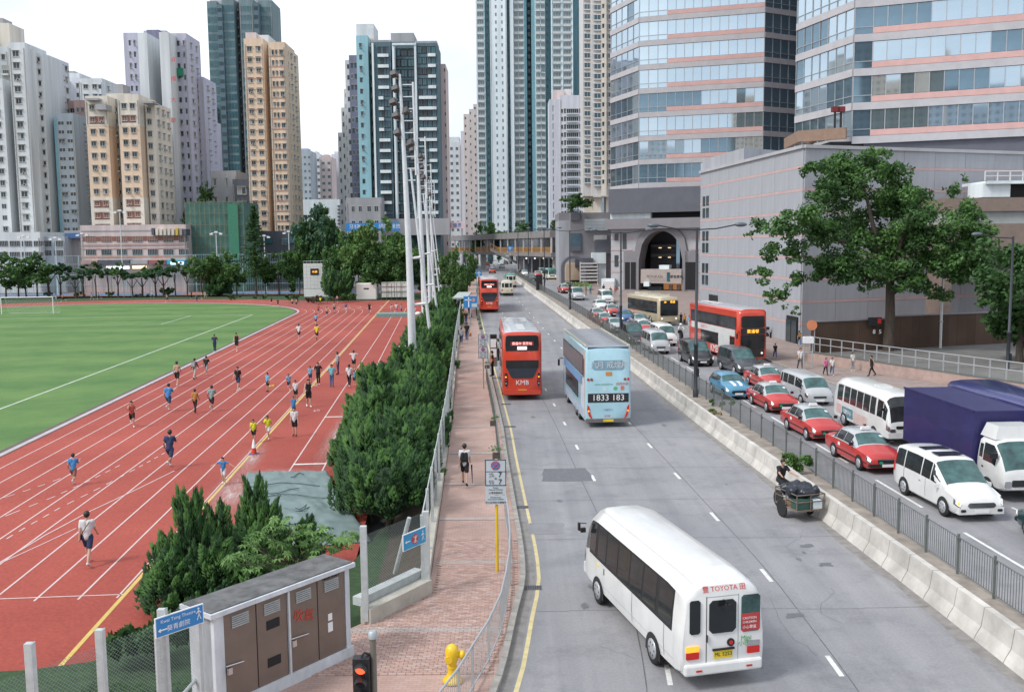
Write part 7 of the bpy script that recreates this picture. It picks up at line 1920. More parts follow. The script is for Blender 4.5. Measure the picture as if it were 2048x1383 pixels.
# ---- traffic signal seen from behind the crossing
t = thing('traffic_signal','black traffic signal head with lit red lens on a grey pole at the bottom edge','traffic light',(-2.62,16.9,-.32))
q = MB();q.tube([(0,.12,0),(0,.12,3.0)],.06,8);q.obj('pole',mat('pole_bronze',(.20,.18,.15),.5,.3),t);q = MB();q.lathe((0,.12,2.95),[(.085,0),(.085,.12),(.05,.14)],10);q.obj('pole_cap',m_galv,t)
q = MB(); q.box((-.2, 0, 2.2), (.30, .2, .88)); q.obj('housing', m_black, t)
q = MB();q.tube([(0,.12,2.62),(-.15,.05,2.70),(-.2,0,2.66)],.025,5);q.obj('bracket',m_black,t);q = MB();q.tube([(0,.12,1.8),(-.2,.05,1.8)],.025,5);q.obj('bracket',m_black,t)
for k,(z,mm) in enumerate(((2.46,emat('signal_red',(1,.09,.03),1.3)),(2.20,m_dark),(1.94,m_dark))):
    q = MB(); q.lathe((-.2, -.1, z), [(.10, -.012), (.10, 0)], 16, 0, 'y'); q.obj('lens', mm, t)
    q = MB(); n = 10
    for j in range(n):
        a0, a1 = math.pi * (j / n) , math.pi * ((j + 1) / n)
        q.add([(-.2 + .12 * math.cos(a0),-.10,z + .12 * math.sin(a0)),(-.2 + .12 * math.cos(a1),-.10,z + .12 * math.sin(a1)),(-.2 + .11 * math.cos(a1),-.30,z + .10 * math.sin(a1)),(-.2 + .11 * math.cos(a0),-.30,z + .10 * math.sin(a0))],[(0,1,2,3)])
    q.obj('visor', m_black, t)
# ---- kerbside railing near the camera
rail = tag(link('kerb_railing',None),'silver kerbside railing of thin bars curving past the hydrant','railing')
RP = [(-1.95,16.2),(-1.55,17.6),(-1.17,18.9),(-.93,20.0),(-.61,21.4),(-.34,23.1),(-.22,24.7),(-.13,26.6),(-.12,28.4),(-.18,30.6),(-.29,33.0)]
def railing(P, parent, m, bars=True, h=1.05):
    pts = [Vector((x, y, FP_Z + rz(y))) for x, y in P]
    up = Vector((0, 0, h))
    q = MB();q.tube([p + up for p in pts],.028,6);q.obj('top_rail',m,parent);q = MB();q.tube([p + Vector((0,0,.12)) for p in pts],.022,5);q.obj('bottom_rail',m,parent)
    for i, p in enumerate(pts):
        q = MB(); q.box((p.x, p.y, p.z + h / 2), (.05, .05, h)); q.obj('post', m, parent)
        if i + 1 < len(pts) and bars:
            b = pts[i + 1]; n = max(4, int((b - p).length / .115)); g_ = MB()
            for j in range(1,n): c = p.lerp(b,j / n);g_.box((c.x,c.y,c.z + .58),(.012,.012,h - .16))
            g_.obj('bar_panel', m, parent)
railing(RP, rail, m_railL)
rail2 = tag(link('kerb_railing',None),'farther kerbside railing along the footpath up to the bus stop','railing')
railing([(kx(y) - .42,y) for y in (34.2,37,40,43,46,49,52,55,58,61,64,68)],rail2,m_rail)
# hanging planters on the railing
pl_i = 0
m_pot = mat('planter_box',(.10,.08,.07),.7);m_potl = leafmat('planter_leaf',(.05,.16,.04),(.10,.24,.06))
for (px,py,lb) in ((993,905,'by the no stopping sign'),(987,840,'left of the yellow line opposite the red bus'),(974,727,'beside the bus queue'),(962,650,'third from the far bus stop'),(960,640,'second from the far bus stop'),(957,632,'closest to the far bus stop')):
    p = on_road(px,py + 6,.9);t = thing('planter','leafy planter hooked on the kerb railing, ' + lb,'planter',(p.x,p.y,p.z),0,'planters on the kerb railing');
    q = MB();q.box((0,0,0),(.34,.3,.24));q.obj('box',m_pot,t);q = MB();rr = random.Random(pl_i)
    for k in range(60):
        c = Vector((rr.gauss(0,.13),rr.gauss(0,.13),.2 + abs(rr.gauss(0,.12))));a = rr.uniform(0,6.28);u = Vector((math.cos(a),math.sin(a),rr.uniform(-.3,.6))) * .12;v = Vector((-math.sin(a),math.cos(a),0)) * .045
        q.add([c - v, c + u * .5 + v, c + u, c + u * .5 - v], [(0, 1, 2, 3)])
    q.obj('leaves', m_potl, t); pl_i += 1
# ---- far bus stop shelter
p = on_road(930,640,FP_Z);t = thing('bus_shelter','grey-green roofed bus stop shelter crowded with people on the far footpath','bus shelter',(-6.3,118,rz(118) + .1))
q = MB();q.box((0,6,2.6),(1.8,14,.16));q.obj('roof',mat('shelter_roof',(.40,.45,.43),.6),t)
for k in range(4): q = MB();q.box((-.6,.5 + k * 3.8,1.3),(.1,.1,2.6));q.obj('post',m_galv,t)
q = MB(); q.box((-.7, 5, 1.3), (.05, 5, 1.5)); q.obj('advert_panel', c_lav, t)
# bus stop information cabinet near the red bus (dark frame with white panels)
p = on_road(985,740,FP_Z);t = thing('bus_stop_cabinet','tall dark framed notice cabinet at the kerb beside the red bus','notice board',(p.x + .1,p.y,FP_Z + rz(p.y)))
q = MB(); q.box((0, 0, 1.55), (.55, .12, 2.5)); q.obj('frame', m_rail, t)
for z in (2.1, 1.35): q = MB(); q.box((0, -.07, z), (.45, .02, .65)); q.obj('timetable', m_tw, t)
q = MB(); q.box((0, -.07, 2.62), (.45, .02, .28)); q.obj('screen', m_dark, t)
# ---- right side: retaining wall, railing, boundary wall, signs
def right_side():
    A = Vector((24.0, 77.0)); B = Vector((29.1, 64.7)); C = Vector((36.5, 47.5))
    t = thing('retaining_wall','low pinkish stone retaining wall with silver railing on top','wall',(A.x,A.y,.1))
    m_pk = mat('pink_stone', (.42, .31, .27), .85, var=.2, scale=1.5, bump=.2)
    for (a, b) in ((A, B), (B, C)):
        d = b - a;r = math.atan2(d.y,d.x);c = (a + b) / 2 - A;q = MB();q.box((c.x,c.y,.42),(d.length,.35,.85),0,r);q.obj('wall',m_pk,t);q = MB();q.box((c.x,c.y,.88),(d.length,.42,.07),0,r);q.obj('coping',m_rail,t)
    Ls = (C - A).length; n = 26
    pts = []
    for k in range(n + 1):
        f = k / n * ((B - A).length + (C - B).length);a = A + (B - A).normalized() * f if f < (B - A).length else B + (C - B).normalized() * (f - (B - A).length);pts.append(a - A)
    for p in pts: q = MB(); q.box((p.x, p.y, 1.5), (.07, .07, 1.2)); q.obj('post', m_railL, t)
    for z in (2.08,1.55): q = MB();q.tube([(p.x,p.y,z) for p in pts],.035,5);q.obj('rail',m_railL,t)
    # ground behind it, raised
    q = MB();q.prism([(24.4,77.2),(29.5,64.8),(37,47.5),(90,47.5),(90,100),(62,90),(25,79.5)],.0,.8);struct('raised_yard',q,mat('yard_concrete',(.17,.165,.155),.9,var=.25,scale=.4))
    t = thing('boundary_wall','long dark brown tiled boundary wall at the foot of the podium','wall',(24.6,77.5,.1))
    m_bw = brick_mat('brown_wall_tile',(.085,.052,.035),(.115,.07,.05),(.05,.035,.028),1.2,.6,1.0)
    for (a,b,z0,h) in (((24.4,77.6),(31.5,79.8),.1,3.2),((31.5,79.8),(60,89.0),.1,3.4)):
        d = Vector((b[0] - a[0],b[1] - a[1]));q = MB();q.box(((a[0] + b[0]) / 2 - 24.6,(a[1] + b[1]) / 2 - 77.5,h / 2),(d.length,.4,h),0,math.atan2(d.y,d.x));q.obj('wall',m_bw,t);q = MB();q.box(((a[0] + b[0]) / 2 - 24.6,(a[1] + b[1]) / 2 - 77.5,h + .04),(d.length,.5,.08),0,math.atan2(d.y,d.x));q.obj('coping',m_mauve,t)
    X,Z = at(1650,640,76.5);t = thing('round_sign','faded orange round traffic sign standing at the end of the brown wall','sign',(at(1624,650,77)[0],77,.1));zc = at(1624,650,77)[1] - .1
    q = MB();q.lathe((0,0,zc),[(.42,-.02),(.42,.02)],18,0,'y');q.obj('disc',mat('sign_orange',(.7,.25,.12),.6),t);q = MB();q.tube([(.25,.1,0),(.25,.1,zc + .2)],.05,6);q.obj('post',m_railL,t)
    x_,z_ = at(1752,664,78.3);t = thing('wall_sign','small dark notice with two white figures fixed on the brown wall','sign',(x_,78.6,z_));q = MB();q.box((0,0,.85),(1.1,.1,.7));q.obj('panel',m_black,t);text('8',.5,m_tw,t,(-.05,-.02,0),(math.pi / 2,0,0));text('5',.5,m_tw,t,(.45,-.02,0),(math.pi / 2,0,0));q = MB();q.box((.35,-.06,.9),(.3,.04,.4));q.obj('red_mark',m_red,t)
    # ticket gate / crossing equipment near the pedestrians
    X,Z = at(1615,735,73.5);t = thing('crossing_controls','white traffic camera box on a stout galvanised frame by the crossing','control post',(X,73.5,.13))
    for dx_ in (-.3,.35): q = MB();q.tube([(dx_,0,0),(dx_,0,1.9)],.05,6);q.obj('post',m_railL,t)
    q = MB();q.box((0,0,2.15),(.75,.4,.5));q.obj('box',m_tw,t);q = MB();q.tube([(-.3,0,1.2),(.35,0,1.2)],.04,5);q.obj('rail',m_railL,t)
right_side()
q = MB();q.prism([(21.4,78.5),(24.2,77.2),(26.5,88),(26.2,91),(21.6,92),(20.9,86)],.12,.145);struct('service_lane',q,mat('bluish_asphalt',(.115,.125,.15),.9,var=.15,scale=1))
# ---- lamp controller: roadside box on far lane and small kiosk
X,Z = at(1077,570,170);t = thing('portable_screen','black standing panel fixed to the median fence beyond the third lamp','panel',(X,165,rz(165)));q = MB();q.box((0,0,1.6),(1.1,.3,2.6));q.obj('panel',m_black,t);q = MB();q.box((0,0,.15),(1.3,.6,.3));q.obj('base',m_conc,t)
# planter bed with grass at the pedestrian corner
X = at(1140,580,172)[0];t = thing('planter_bed','raised kerbed planting bed with clipped green shrubs at the pedestrian corner','planter',(X + .8,170,rz(170)));q = MB();q.box((0,0,.35),(5.2,9,.5));q.obj('kerb',m_wallc,t);q = MB()
rr = random.Random(5)
for k in range(900):
    c = Vector((rr.uniform(-2.4,2.4),rr.uniform(-4.2,4.2),.6 + rr.random() * .5));a = rr.uniform(0,6.28);u = Vector((math.cos(a),math.sin(a),rr.uniform(0,1))) * .3;v = Vector((-math.sin(a),math.cos(a),0)) * .12;q.add([c - v,c + v,c + u],[(0,1,2)])
o = q.obj('shrub_leaves', leafmat('bed_leaf', (.10, .17, .07), (.22, .30, .12)), t)
# ================================================= sports ground equipment
def goal():
    Pp = on_track(107,627);t = thing('football_goal','white football goal with net at the far end of the pitch','goal',(Pp.x,Pp.y,TZ))
    w, h = 8.6, 2.75
    for x in (0, -w): q = MB(); q.tube([(x, 0, 0), (x, 0, h)], .08, 8); q.obj('post', m_tw, t)
    q = MB(); q.tube([(0, 0, h), (-w, 0, h)], .08, 8); q.obj('crossbar', m_tw, t)
    q = MB()
    for x in (0, -w): q.tube([(x, 0, h), (x, 1.2, h), (x, 2.4, 0)], .035, 5)
    q.tube([(0, 2.4, .03), (-w, 2.4, .03)], .03, 4); q.obj('net_frame', m_tw, t)
    q = MB()
    for k in range(1,36): x = -w * k / 36;q.tube([(x,0,h),(x,1.2,h - .05),(x,2.4,0)],.008,3,cap=False)
    for k in range(8): f = k / 7;q.tube([(0,1.2 + 1.2 * f,h * (1 - f)),(-w,1.2 + 1.2 * f,h * (1 - f))],.008,3,cap=False)
    o = q.obj('net', m_tw, t)
goal()
def scoreboard():
    D_ = 205;X0,Zt = at(606,527,D_);X1,Zb = at(657,590,D_);t = thing('scoreboard','white tiled scoreboard wall with small orange digital clock','scoreboard',((X0 + X1) / 2,D_,TZ));w = X1 - X0;H_ = Zt - TZ
    q = MB(); q.box((0, .6, H_ / 2), (w, 1.0, H_)); q.obj('wall', m_white, t)
    n, m_ = 7, 7; zb = at(606, 577, D_)[1] - TZ; me = None
    q = MB();q.box((0,0,0),(w / n - .05,.08,(H_ - zb) / m_ - .05));me = q.mesh('panel',mat('score_panel',(.66,.66,.65),.5,var=.06))
    for a in range(n):
        for b_ in range(m_): link('panel',me,t,(-w / 2 + w * (a + .5) / n,.08,zb + (H_ - zb) * (b_ + .5) / m_))
    q = MB();q.add([(w / 2,.1,2),(w / 2 + 2.4,2.6,2),(w / 2 + 1.6,2.4,H_),(w / 2,.1,H_),(w / 2 + 2.2,3.2,2),(w / 2 + 1.4,3.0,H_)],[(0,1,2,3),(1,4,5,2)]);q.obj('side_wing',c_bluegrey,t)
    q = MB();q.box((-.2,-.0,H_ - 1.75),(1.75,.1,1.35));q.obj('clock_case',m_black,t);text('16:28',.58,emat('clock_orange',(1,.42,.03),1.6),t,(-.2,-.07,H_ - 1.75),(math.pi / 2,0,0),sx=.85)
    q = MB()
    for k in range(8): q.box((-w / 2 + w * k / 7, .3, H_ + .25), (.06, .06, .5))
    q.tube([(-w / 2, .3, H_ + .5), (w / 2, .3, H_ + .5)], .05, 4); q.obj('top_rail', m_galv, t)
scoreboard()
def storage():
    D_ = 190;X0,Zt = at(711,566,D_);X1,Zb = at(754,604,D_);t = thing('storage_box','large plain white container beside the scoreboard','container',((X0 + X1) / 2,D_,TZ));H_ = Zt - TZ;w = X1 - X0
    q = MB();q.box((0,1.5,H_ / 2),(w,3,H_));o = q.obj('body',mat('container_white',(.76,.74,.69),.6,var=.06),t);bv = o.modifiers.new('bevel','BEVEL');bv.width = .25;bv.segments = 3
    q = MB(); q.box((0, -.02, H_ - 1.1), (1.0, .05, .25)); q.obj('sign_plate', m_dark, t)
    X0,Zt = at(762,566,D_);X1,_ = at(815,600,D_);t = thing('hammer_cage','folded cage rack with pale mats and dark bars','cage',((X0 + X1) / 2,D_,TZ));w = X1 - X0;H_ = Zt - TZ
    for r_ in range(3):
        for c_ in range(4): q = MB();q.box((-w / 2 + w * (c_ + .5) / 4,.9,.9 + r_ * 1.05),(w / 4 - .1,1.4,.9));q.obj('mat_block',mat('container_white',(.66,.62,.56)),t)
    q = MB()
    for k in range(6): q.tube([(-w / 2 + w * k / 5,-.1,0),(-w / 2 + w * k / 5,-.1,H_)],.05,4)
    for z in (.5, H_ / 2, H_): q.tube([(-w / 2, -.1, z), (w / 2, -.1, z)], .05, 4)
    q.obj('bars', m_rail, t)
storage()
# court fence and courts lights
t = thing('court_fence','tall pale green mesh fence round the hard courts behind the trees','fence',(-100,215.5,TZ))
m_cf = mat('court_fence_green', (.22, .40, .38), .6)
q = MB()
for k in range(40): q.box((-82 + k * 4.2, 0, 2.3), (.09, .09, 4.6))
q.obj('posts', m_cf, t)
q = MB()
for z in (.3, 2.3, 4.5): q.box((0, 0, z), (168, .06, .06))
for k in range(330): q.box((-82 + k * .5, 0, 2.3), (.028, .02, 4.5))
o = q.obj('mesh', m_cf, t); o['kind'] = 'stuff'
t = thing('court_fence','taller pale blue-green mesh fence beyond the courts before the street blocks','fence',(-100,231,TZ));q = MB()
for k in range(30): q.box((-82 + k * 5.6, 0, 4.5), (.16, .12, 9))
q.obj('posts', mat('court_fence_pale', (.35, .48, .50), .6), t); q = MB()
for z in (2, 4.5, 7, 9): q.box((0, 0, z), (165, .08, .08))
for k in range(300): q.box((-82 + k * .55, 0, 4.5), (.03, .02, 9))
o = q.obj('mesh', MATS['court_fence_pale'], t); o['kind'] = 'stuff'
for i,(px,y0,y1,D_) in enumerate(((47,470,560,225),(110,474,560,226),(164,466,545,232),(239,420,600,214),(432,463,565,222),(470,463,520,240),(528,470,520,236),(577,462,510,240))):
    X,Z = at(px,y0,D_);t = thing('court_light','slim white court floodlight pole, ' + ['far left','second from the left','before the pink-banded block','tallest, at the track edge','left of the conical pine','behind the conical pine','right of the conical pine','before the peach tower'][i],'light pole',(X,D_,TZ),0,'court floodlight poles')
    q = MB(); q.tube([(0, 0, 0), (0, 0, Z - TZ)], .16, 6, 0, .1); q.obj('pole', m_mast, t)
    for dx in (-1.1,.0,1.1): q = MB();q.box((dx,0,Z - TZ - .1 - abs(dx) * .4),(.7,.4,.35));q.obj('lamp',m_tw,t)
    q = MB();q.tube([(-1.1,0,Z - TZ - .3),(1.1,0,Z - TZ - .3)],.05,4);q.obj('crossarm',m_mast,t)
# small boundary rail at the rear of the lawn
# traffic cone and small things on the track
p = on_track(508,908);t = thing('traffic_cone','red and white traffic cone standing on the yellow track line','cone',p)
q = MB();q.box((0,0,.02),(.42,.42,.04));q.obj('base',mat('cone_base',(.08,.09,.2),.7),t);q = MB();q.lathe((0,0,.04),[(.15,0),(.11,.3)],14);q.obj('cone',mat('cone_red',(.62,.05,.03),.5),t);q = MB();q.lathe((0,0,.345),[(.11,0),(.03,.42),(.02,.43)],14);q.obj('cone_tip',m_tw,t)
# sand pit cover: crumpled green net sheet
def pit():
    P = [on_track(492, 952), on_track(655, 949), on_track(740, 1085), on_track(470, 1100)]
    t = tag(link('pit_cover',None),'crumpled grey-green netting sheet covering the long jump sand pit','tarpaulin')
    n, m_ = 44, 40; vs = []; fs = []
    for i in range(n + 1):
        for j in range(m_ + 1):
            a = P[0].lerp(P[1], i / n); b_ = P[3].lerp(P[2], i / n); p = a.lerp(b_, j / m_)
            e = noise.noise(Vector((p.x * .5, p.y * .5, 1))) * .3
            z = TZ + .22 + .16 * abs(noise.noise(Vector((p.x * .8,p.y * .45,3)))) + .1 * abs(noise.noise(Vector((p.x * 2.1 + p.y,p.y * .9,7))))
            if i in (0, n) or j in (0, m_): z = TZ + .03; p = p + Vector((e, e, 0))
            vs.append((p.x, p.y, z))
    for i in range(n):
        for j in range(m_): a = i * (m_ + 1) + j; fs.append((a, a + m_ + 1, a + m_ + 2, a + 1))
    q = MB();q.add(vs,fs,0,True);o = q.obj('sheet',mat('green_net_sheet',(.17,.23,.225),.75,var=.2,scale=1.5,bump=.3,bscale=12),t)
    q = MB(); rr = random.Random(3)
    for k in range(7):
        a = P[0].lerp(P[1],rr.uniform(0,.9)) ;b_ = P[0].lerp(P[1],rr.uniform(.2,1));d = (P[3] - P[0]);f = rr.uniform(.05,.9)
        pts = [a.lerp(b_,s_) + d * (f + .04 * math.sin(s_ * 5 + k)) + Vector((0,0,.31)) for s_ in (0,.25,.5,.75,1)];q.tube(pts,.022,5)
    q.obj('folds', mat('net_fold', (.10, .155, .155), .8), t)
pit()
# long jump far pit pads
P = on_track(805,632);t = thing('landing_mat','low green-grey landing mats beside the far runway','mat',P);q = MB();q.box((0,0,.25),(7.5,3.0,.5));q.obj('mat',mat('mat_green',(.16,.30,.28),.8),t)
for (px,py,lb,m) in ((540,772,'little yellow marker lying on the track near the ponytailed girl',m_yel),(630,822,'pink bottle and pouch left on the track by the tall runner',mat('bottle_pink',(.6,.35,.35),.5)),(700,824,'small pale marker on the runway edge',m_tw)):
    p = on_track(px,py);t = thing('track_marker',lb,'marker',p);q = MB();q.lathe((0,0,0),[(.09,0),(.08,.06),(.03,.08)],10);q.obj('marker',m,t)
    q = MB(); q.box((.22, 0, .05), (.22, .14, .1)); q.obj('pouch', m, t)
# ================================================================ VEGETATION
import numpy as np
def leafmesh(name, C, N, size, mats, rng, asp=.55, mi=None):
    """many leaf sized quads: C centres, N outward directions"""
    n = len(C)
    nr = N + rng.normal(0, .95, (n, 3)); nr /= np.linalg.norm(nr, axis=1)[:, None] + 1e-9
    a = np.cross(nr, rng.normal(0, 1, (n, 3))); a /= np.linalg.norm(a, axis=1)[:, None] + 1e-9
    b = np.cross(nr, a)
    s = (size * rng.uniform(.6, 1.35, n))[:, None]
    V = np.stack([C - a * s, C + b * s * asp, C + a * s, C - b * s * asp], 1).reshape(-1, 3)
    me = bpy.data.meshes.new(name)
    me.vertices.add(n * 4); me.vertices.foreach_set('co', V.astype(np.float32).ravel())
    me.loops.add(n * 4); me.loops.foreach_set('vertex_index', np.arange(n * 4, dtype=np.int32))
    me.polygons.add(n);me.polygons.foreach_set('loop_start',np.arange(0,n * 4,4,dtype=np.int32));me.polygons.foreach_set('loop_total',np.full(n,4,dtype=np.int32))
    for m in mats: me.materials.append(m)
    if mi is not None: me.polygons.foreach_set('material_index', mi.astype(np.int32))
    me.update(calc_edges=True); me.validate()
    return me
def blobs_leaves(name, blobs, n, size, mats, seed, sub=9):
    """blobs (x,y,z,r): each breaks up into smaller clumps so that gaps stay open"""
    rng = np.random.default_rng(seed)
    cl = []
    for (x, y, z, r) in blobs:
        k = max(4, int(sub * r * r / .8) if r < 2 else sub * 2)
        for _ in range(k):
            d = rng.normal(0, 1, 3); d /= np.linalg.norm(d); q = r * rng.uniform(.2, 1.12)
            cl.append((x + d[0] * q,y + d[1] * q,z + d[2] * q * .75,r * rng.uniform(.22,.48),d))
    w = np.array([c[3] ** 2 for c in cl]); w /= w.sum()
    idx = rng.choice(len(cl), n, p=w)
    c0 = np.array([[c[0], c[1], c[2]] for c in cl])[idx]; rr = np.array([c[3] for c in cl])[idx]
    d = rng.normal(0, 1, (n, 3)); d /= np.linalg.norm(d, axis=1)[:, None]
    C = c0 + d * (rr * rng.uniform(.3, 1, n) ** .6)[:, None] * np.array([1, 1, .75])
    tone = rng.random(len(cl)); mi = np.where(tone[idx] + rng.normal(0, .12, n) > .5, 1, 0)
    N = d + np.array([0, 0, .7])
    return leafmesh(name, C, N, size, mats, rng, mi=mi)
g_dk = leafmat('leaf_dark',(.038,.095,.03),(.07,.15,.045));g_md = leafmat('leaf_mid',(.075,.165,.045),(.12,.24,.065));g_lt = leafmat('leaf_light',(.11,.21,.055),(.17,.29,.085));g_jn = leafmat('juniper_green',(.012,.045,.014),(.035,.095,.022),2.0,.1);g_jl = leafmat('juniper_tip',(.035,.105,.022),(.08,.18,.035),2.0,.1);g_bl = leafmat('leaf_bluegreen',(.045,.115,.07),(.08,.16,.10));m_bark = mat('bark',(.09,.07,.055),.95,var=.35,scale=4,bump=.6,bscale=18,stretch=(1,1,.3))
def tree(name, label, loc, blobs, n, size, mats, trunk, seed, group=None):
    t = thing(name, label, 'tree', loc, 0, group)
    link('crown', blobs_leaves('crown', blobs, n, size, mats, seed), t)
    q = MB()
    for (pts, r, r2) in trunk: q.tube(pts, r, 8, 0, r2)
    q.obj('trunk', m_bark, t); return t
# the big tree on the right
def pxb(lst, D_, o, dep=2.2, seed=1):
    rr = random.Random(seed); out = []
    for (px, py, r) in lst:
        dd = D_ + rr.uniform(-dep,dep);X,Z = at(px,py,dd);out.append((X - o[0],dd - o[1],Z - o[2],1.16 * r * D_ / 1920))
    return out
O = (at(1776, 690, 78.5)[0], 78.5, .8)
BL = [(1765,305,18),(1740,325,30),(1690,335,38),(1640,335,28),(1780,345,32),(1650,385,36),(1715,385,48),(1790,400,42),(1612,430,30),(1560,455,30),(1520,450,20),(1505,470,12),(1545,500,26),(1530,545,22),(1560,590,24),(1590,560,22),(1640,460,44),(1700,460,55),(1770,465,62),(1840,425,48),(1880,460,50),(1925,430,30),(1905,385,20),(1937,357,13),(1955,470,32),(1860,510,55),(1920,525,42),(1965,540,26),(1690,530,40),(1640,530,30),(1760,535,48),(1820,560,34),(1590,500,28),(1880,585,24),(1940,500,34),(1600,620,10),(1573,618,13),(1985,500,18)]
tree('broadleaf_tree','large spreading broadleaf tree with layered crown before the brown wall',O,pxb(BL,78.5,O,2.6),50000,.16,[g_dk,g_md],[([(0,0,-.3),(.1,0,3),(0,0,6)],.48,.34),([(0,0,5.6),(-1,.5,9),(-2.5,0,14)],.36,.08),([(0,0,4.6),(2.2,0,6.5),(4.4,.5,9)],.3,.07),([(-.3,0,7.2),(-4,0,9),(-8.5,0,10.2)],.2,.04),([(0,0,6.5),(1,-.5,10),(2,0,13)],.26,.05)],3)
O = (at(2040, 690, 70)[0], 70, .8)
tree('broadleaf_tree','dense dark tree at the right edge behind the single-armed lamp',O,pxb([(2000,560,40),(2040,520,55),(2030,620,50),(1985,600,30),(2090,560,80),(1975,640,16),(2060,660,50),(2000,650,30),(2120,640,70)],70,O,2.0),12000,.2,[g_dk,g_dk],[([(0,0,0),(0,0,5)],.3,.15)],5)
# ---- junipers: flame shaped tufts
def juniper_mesh(seed, R, Hh, nf, ns, cone=False):
    rng = np.random.default_rng(seed); V = []; mi = []
    P = []; A = []; S = []
    for i in range(nf):
        th = rng.uniform(0, 6.283); f = rng.random() ** .6
        zc = Hh * (.12 + .66 * rng.random());prof = math.sqrt(max(.05,1 - ((zc / Hh - .32) / .68) ** 2)) if zc / Hh > .32 else .55 + .45 * zc / Hh / .32
        if cone: zc = Hh * (.08 + .84 * rng.random() ** 1.15); prof = (1.02 - zc / Hh) ** .85
        rad = R * prof * (.45 + .55 * f)
        base = np.array([rad * math.cos(th), rad * math.sin(th), zc])
        ax = np.array([math.cos(th) * .35,math.sin(th) * .35,1.0]) + rng.normal(0,.12,3);ax /= np.linalg.norm(ax)
        L = rng.uniform(.55,1.15) * Hh / 3.2;w = L * rng.uniform(.2,.3);tip = rng.random() > .55
        for j in range(ns):
            u = rng.random() ** .8;ph = rng.uniform(0,6.283);e1 = np.cross(ax,[1,0,.1]);e1 /= np.linalg.norm(e1);e2 = np.cross(ax,e1);ro = w * (1 - u) ** .8 * (.5 if u < .1 else 1)
            o = base + ax * L * u + (e1 * math.cos(ph) + e2 * math.sin(ph)) * ro
            P.append(o);A.append(ax * .8 + (e1 * math.cos(ph) + e2 * math.sin(ph)) * .55 * (1 - u * .6));S.append(L * .2);mi.append(1 if tip and u > .25 else 0)
    P = np.array(P);A = np.array(A);A /= np.linalg.norm(A,axis=1)[:,None];S = np.array(S) * rng.uniform(.7,1.3,len(P));n = len(P)
    e1 = np.cross(A,rng.normal(0,1,(n,3)));e1 /= np.linalg.norm(e1,axis=1)[:,None];e2 = np.cross(A,e1);s = S[:,None]
    V = np.stack([P + A * s,P + e1 * s * .3,P - e1 * s * .15 + e2 * s * .26,P - e1 * s * .15 - e2 * s * .26],1).reshape(-1,3)
    me = bpy.data.meshes.new('foliage');me.vertices.add(n * 4);me.vertices.foreach_set('co',V.astype(np.float32).ravel())
    b = (np.arange(n) * 4)[:,None];F = np.concatenate([b + [0,1,2],b + [0,2,3],b + [0,3,1]],1).ravel().astype(np.int32)
    me.loops.add(n * 9);me.loops.foreach_set('vertex_index',F);me.polygons.add(n * 3);me.polygons.foreach_set('loop_start',np.arange(0,n * 9,3,dtype=np.int32));me.polygons.foreach_set('loop_total',np.full(n * 3,3,dtype=np.int32))
    me.materials.append(g_jn);me.materials.append(g_jl);me.polygons.foreach_set('material_index',np.repeat(np.array(mi,dtype=np.int32),3));me.update(calc_edges=True)
    return me
JM = [juniper_mesh(10 + i,1.55,3.2,150,55) for i in range(4)];JC = [juniper_mesh(20 + i,1.75,3.5,130,60,True) for i in range(3)]
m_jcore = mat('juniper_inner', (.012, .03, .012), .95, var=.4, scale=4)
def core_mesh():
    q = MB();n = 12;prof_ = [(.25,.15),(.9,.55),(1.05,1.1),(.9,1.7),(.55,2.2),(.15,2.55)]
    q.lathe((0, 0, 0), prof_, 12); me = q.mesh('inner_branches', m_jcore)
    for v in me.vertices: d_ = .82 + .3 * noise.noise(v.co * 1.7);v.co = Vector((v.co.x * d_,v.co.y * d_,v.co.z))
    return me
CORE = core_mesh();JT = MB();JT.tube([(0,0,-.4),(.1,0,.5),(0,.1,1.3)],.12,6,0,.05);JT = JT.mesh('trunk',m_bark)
def juniper(x, y, z, s, sz, lb, group='junipers in the hedge along the fence', name='juniper'):
    t = thing(name, lb, 'shrub', (x, y, z), random.uniform(0, 6.28), group); t.scale = (s, s, sz)
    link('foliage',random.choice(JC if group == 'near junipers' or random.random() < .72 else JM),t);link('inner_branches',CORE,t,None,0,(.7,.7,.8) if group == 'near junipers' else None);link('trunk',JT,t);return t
random.seed(21)
row = 0
y = 34.5; row = 0
while y < 168:
    xr = curve(WALL, y)
    wid = 4.6 if y < 95 else 3.8
    nc = 3 if y < 60 else 2
    for c in range(nc):
        x = xr - 1.75 - c * (wid - 1.5) / (nc - .6) + random.uniform(-.3, .3)
        if (y < 44 and c == nc - 1) or (y < 36 and c > 0): continue
        s = random.uniform(.74,1.02);juniper(x,y + random.uniform(-.5,.5),TZ + (.5 if c == 0 else .0),s,random.uniform(.62,.95),'dark green juniper in the footpath hedge, %s side, %s from the camera' % (('fence','track')[c] if nc == 2 else ('fence','middle','track')[c],nth(row)))
    y += 2.5 if y < 60 else 3.3
    row += 1
for (x,y_,s,h,lb) in ((-9.65,27.9,.52,1.0,'tallest pointed juniper of the near clump, at its left'),(-10.35,27.9,.48,.62,'low juniper at the left end of the near clump'),(-9.9,26.9,.62,.56,'rounded juniper foot at the lower left of the clump'),(-8.9,27.4,.66,.62,'broad low juniper in the middle of the near clump'),(-8.35,30.3,.5,.95,'tall pointed juniper beside the left corner of the pit cover'),(-7.85,30.0,.5,.76,'shorter juniper just right of the tall pointed one'),(-9.25,29.3,.5,.78,'leaning juniper between the two tallest points'),(-8.2,28.7,.62,.6,'bushy juniper behind the leafy tree'),(-7.6,27.4,.6,.45,'low juniper behind the electricity cabinet'),(-6.9,31.0,.36,.5,'small juniper in front of the pit cover')):
    juniper(x, y_, TZ, s * .9, h * .83, lb, 'near junipers')
